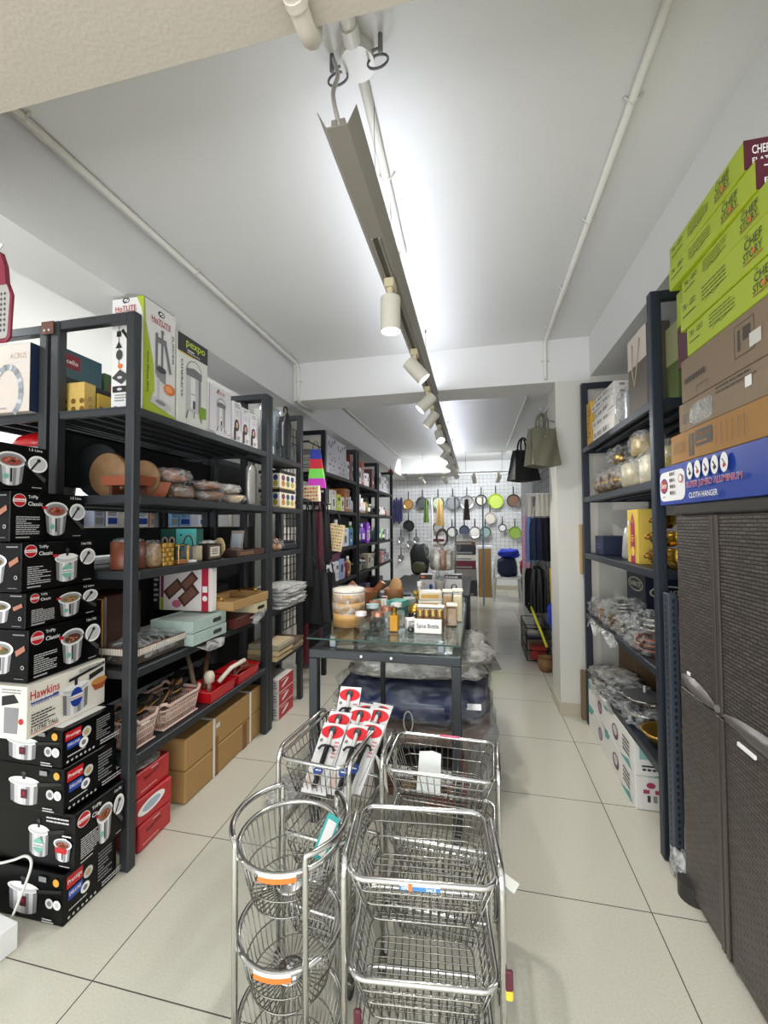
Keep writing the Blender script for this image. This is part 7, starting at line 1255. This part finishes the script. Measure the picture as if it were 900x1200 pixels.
# tools hanging at the left and right ends
for i in range(4): b = MB(); b.blob((0, 0, 0), (.05, .03, .55), M('#2c2a5c', .6, 0, .2, 20, .2), i, .05, 3, 4); solo(b, 'hanging_scarf', 'violet scarf hanging at the left end of the back wall, %s' % ['first', 'second', 'third', 'fourth'][i], 'scarf', (-1.78+.055*i, 9.222, 1.40+.04*(i % 2)), 0, 'violet scarves')
for i in range(8):
    b = MB(); b.blob((0, 0, 0), (.05, .03, .24), M(['#1a1a1c', '#8a2028', '#26262a', '#6a1c24'][i % 4], .5), i, .05, 3, 3); solo(b, 'hanging_tool', '%s handled kitchen tool hanging at the right end of the back wall' % ['tall black', 'dark red', 'short black', 'wine red', 'second black', 'second red', 'low black', 'low wine red'][i], 'utensil', (.98+.055*(i % 4)-.02, 9.222, 1.75-.42*(i//4)), 0, 'tools at the right of the back wall')
# garment stand with gloves in front of the wall
t = thing('clothes_stand', 'slim white and steel hanging stand in front of the pan wall', 'stand', (-.75, 7.4, 0))
for x, m in ((0, WHITE), (.40, M('#7d8084', .3, .6)), (.87, M('#7f9fc4', .4))): b = MB(); b.cyl((x, 0, 0), (x, 0, 1.86), .014, m, 10); part(b, 'upright', t)
b = MB(); b.tube([(-.25, 0, 1.86), (.9, 0, 1.86)], .009, M('#b9bcc0', .3, .6), 8); part(b, 'top_rail', t)
for (lb, x, c, h, w) in (('green and brown oven glove on the stand', -.10, '#5a7a34', .40, .10), ('tan apron with a scarf print on the stand', .14, '#b0935c', .46, .16), ('dark patterned pouch on the stand', .60, '#4a403a', .36, .12)):
    t = thing('hanging_cloth', lb, 'cloth', (-.75+x, 7.36, 1.82), 0, 'cloths on the stand'); b = MB(); b.grid(lambda u, v: ((u-.5)*w*(.5+.5*v), .01*math.sin(u*9), -h*v), 8, 6, M(c, .7, 0, .2, 40, .3), thick=(0, .015, 0)); part(b, 'cloth', t); b = MB(); b.tube([(-.02, 0, 0), (0, 0, .05), (.02, 0, 0)], .004, WHITE); part(b, 'loop', t)
# objects standing by the back wall
t = thing('backpack', 'black and olive backpack standing against the back wall', 'bag', (-1.12, 8.55, .0)); b = MB(); b.blob((0, 0, .36), (.38, .25, .62), M('#16171a', .6, 0, .3, 20), 4, .08, 2, 3.4); part(b, 'body', t); b = MB(); b.blob((0, -.12, .42), (.28, .12, .22), M('#4a4a30', .6, 0, .3, 20), 5, .08); part(b, 'front_pocket', t, 'olive front pocket'); b = MB(); b.rbox((-.2, -.16, 0), (.2, .16, .36), M('#26282a', .5), .01); part(b, 'stand_box', t)
b = MB(); b.blob((0, 0, 0), (.34, .3, .55), M('#1b1f2a', .6, 0, .3, 12), 7, .1, 2, 3.4); solo(b, 'dark_bag', 'dark blue soft bag right of the backpack', 'bag', (-.74, 8.5, .25)) if 0 else None
t = thing('striped_garment', 'maroon and white striped garment on the stand left of the bouquet', 'garment', (-.72, 8.3, 1.16)); b = MB()
for i in range(10): b.grid(lambda u, v, i=i: ((u-.5)*.22, .02*math.sin(u*8), -.055*(i+v)), 6, 1, M('#5a1c2c', .7) if i % 2 else M('#e4dcdc', .7), thick=(0, .03, 0))
part(b, 'cloth', t); b = MB(); b.cyl((0, .01, -1.16), (0, .01, .05), .01, GREYP, 8); part(b, 'pole', t)
for i, (z, c, w) in enumerate(((.0, '#2c2a2c', .5), (.30, '#8a8680', .48), (.52, '#6a1c28', .46), (.68, '#d8d2c8', .42), (.80, '#2a2c30', .46), (.98, '#5a3c28', .44))):
    b = carton(w-.05, .3, [.29, .21, .15, .11, .17, .07][i], M(c, .5), lambda f: f.rect(.03, .02, f.w-.1, .03, GREYP)); solo(b, 'stacked_case', '%s case in the pile by the back wall' % ['black bottom', 'grey', 'dark red', 'pale', 'black upper', 'brown topmost'][i], 'box', (-.21, 8.5, .001+z), 0, 'cases piled by the back wall')
b = carton(.24, .22, .92, CARD); solo(b, 'tall_carton', 'tall narrow brown carton standing left of the white chair', 'box', (.16, 8.35, .001))
b = carton(.30, .2, .05, WHITE); solo(b, 'white_lid_box', 'flat white box on top of the tall brown carton', 'box', (.16, 8.35, .923))
# chair
t = thing('plastic_chair', 'white plastic armchair loaded with bags by the back wall', 'chair', (.55, 8.05, 0)); WP = M('#dcdcd8', .35)
b = MB(); b.rbox((-.24, -.22, .40), (.24, .22, .43), WP, .012); part(b, 'seat', t)
for x in (-.23, .23):
    for y in (-.21, .21): b = MB(); b.cone((x*.95, y*.95, .42), (x*1.08, y*1.1, 0), .028, .022, WP, 10); part(b, 'leg', t)
    b = MB(); b.tube([(x, -.2, .42), (x*1.1, -.2, .62), (x*1.1, -.1, .66), (x*1.05, .18, .68)], .02, WP, 8); part(b, 'armrest', t)
b = MB(); b.grid(lambda u, v: ((u-.5)*.46*(1-.25*v*v), .21+.06*v-.05*math.sin(PI*u), .43+.42*v), 10, 8, WP, thick=(0, .015, 0)); part(b, 'backrest', t)
b = MB(); b.blob((0, 0, 0), (.34, .3, .34), M('#1c2848', .6, 0, .3, 20), 9, .08, 2, 3.6); solo(b, 'navy_bag', 'navy bag sitting on the white chair', 'bag', (.55, 8.02, .432))
b = MB(); b.blob((0, 0, 0), (.36, .28, .16), M('#1c3cc4', .5, 0, .4, 14), 3, .2); solo(b, 'blue_cloth', 'bright blue crumpled cloth on top of the navy bag', 'cloth', (.58, 8.02, .772))
b = MB(); b.blob((0, 0, 0), (.30, .25, .30), WRAPW, 3, .2); solo(b, 'clear_bag', 'whitish plastic bag behind the blue cloth', 'bag', (.38, 8.35, .86)) if 0 else None
t = thing('red_bag', 'red and olive patterned bag hanging at the right of the chair', 'bag', (.86, 7.72, .80)); b = MB(); b.blob((0, 0, -.32), (.22, .1, .3), M('#b0402c', .6, 0, .3, 40, .4), 4, .1, 3, 3.4); part(b, 'bag_body', t, 'red patterned bag body'); b = MB(); b.blob((0, .02, -.62), (.18, .1, .32), M('#5a5a44', .6, 0, .3, 40, .3), 8, .15); part(b, 'lower_pouch', t, 'olive lower pouch'); b = MB(); b.tube([(-.05, 0, -.03), (0, 0, .05), (.05, 0, -.03)], .006, M('#3a3a30', .6)); part(b, 'strap', t)
b = MB(); b.cyl((.95, 7.8, 0), (.95, 7.8, 1.9), .012, GREYP, 8); b.tube([(.95, 7.8, .85), (.88, 7.76, .845)], .006, GREYP, 6); solo(b, 'display_pole', 'thin grey display pole right of the white chair', 'stand')
b = MB(); b.blob((0, 0, 0), (.09, .07, .07), M('#8a4a30', .4), 3, .15); solo(b, 'wall_lamp', 'small copper coloured lamp high on the left beyond the racks', 'lamp', (-1.4, 7.6, 2.33)) if 0 else None
t = thing('ceiling_bell', 'small copper coloured fixture under the left beam beyond the racks', 'fixture', (-1.47, 7.3, 2.34)); b = MB(); b.lathe([(.06, -.06), (.055, -.02), (.03, .02), (.01, .04)], (0, 0, 0), M('#8a4a30', .35, .5), 20); part(b, 'shade', t); b = MB(); b.cyl((0, 0, .03), (0, 0, .10), .004, INK, 6); part(b, 'stem', t)
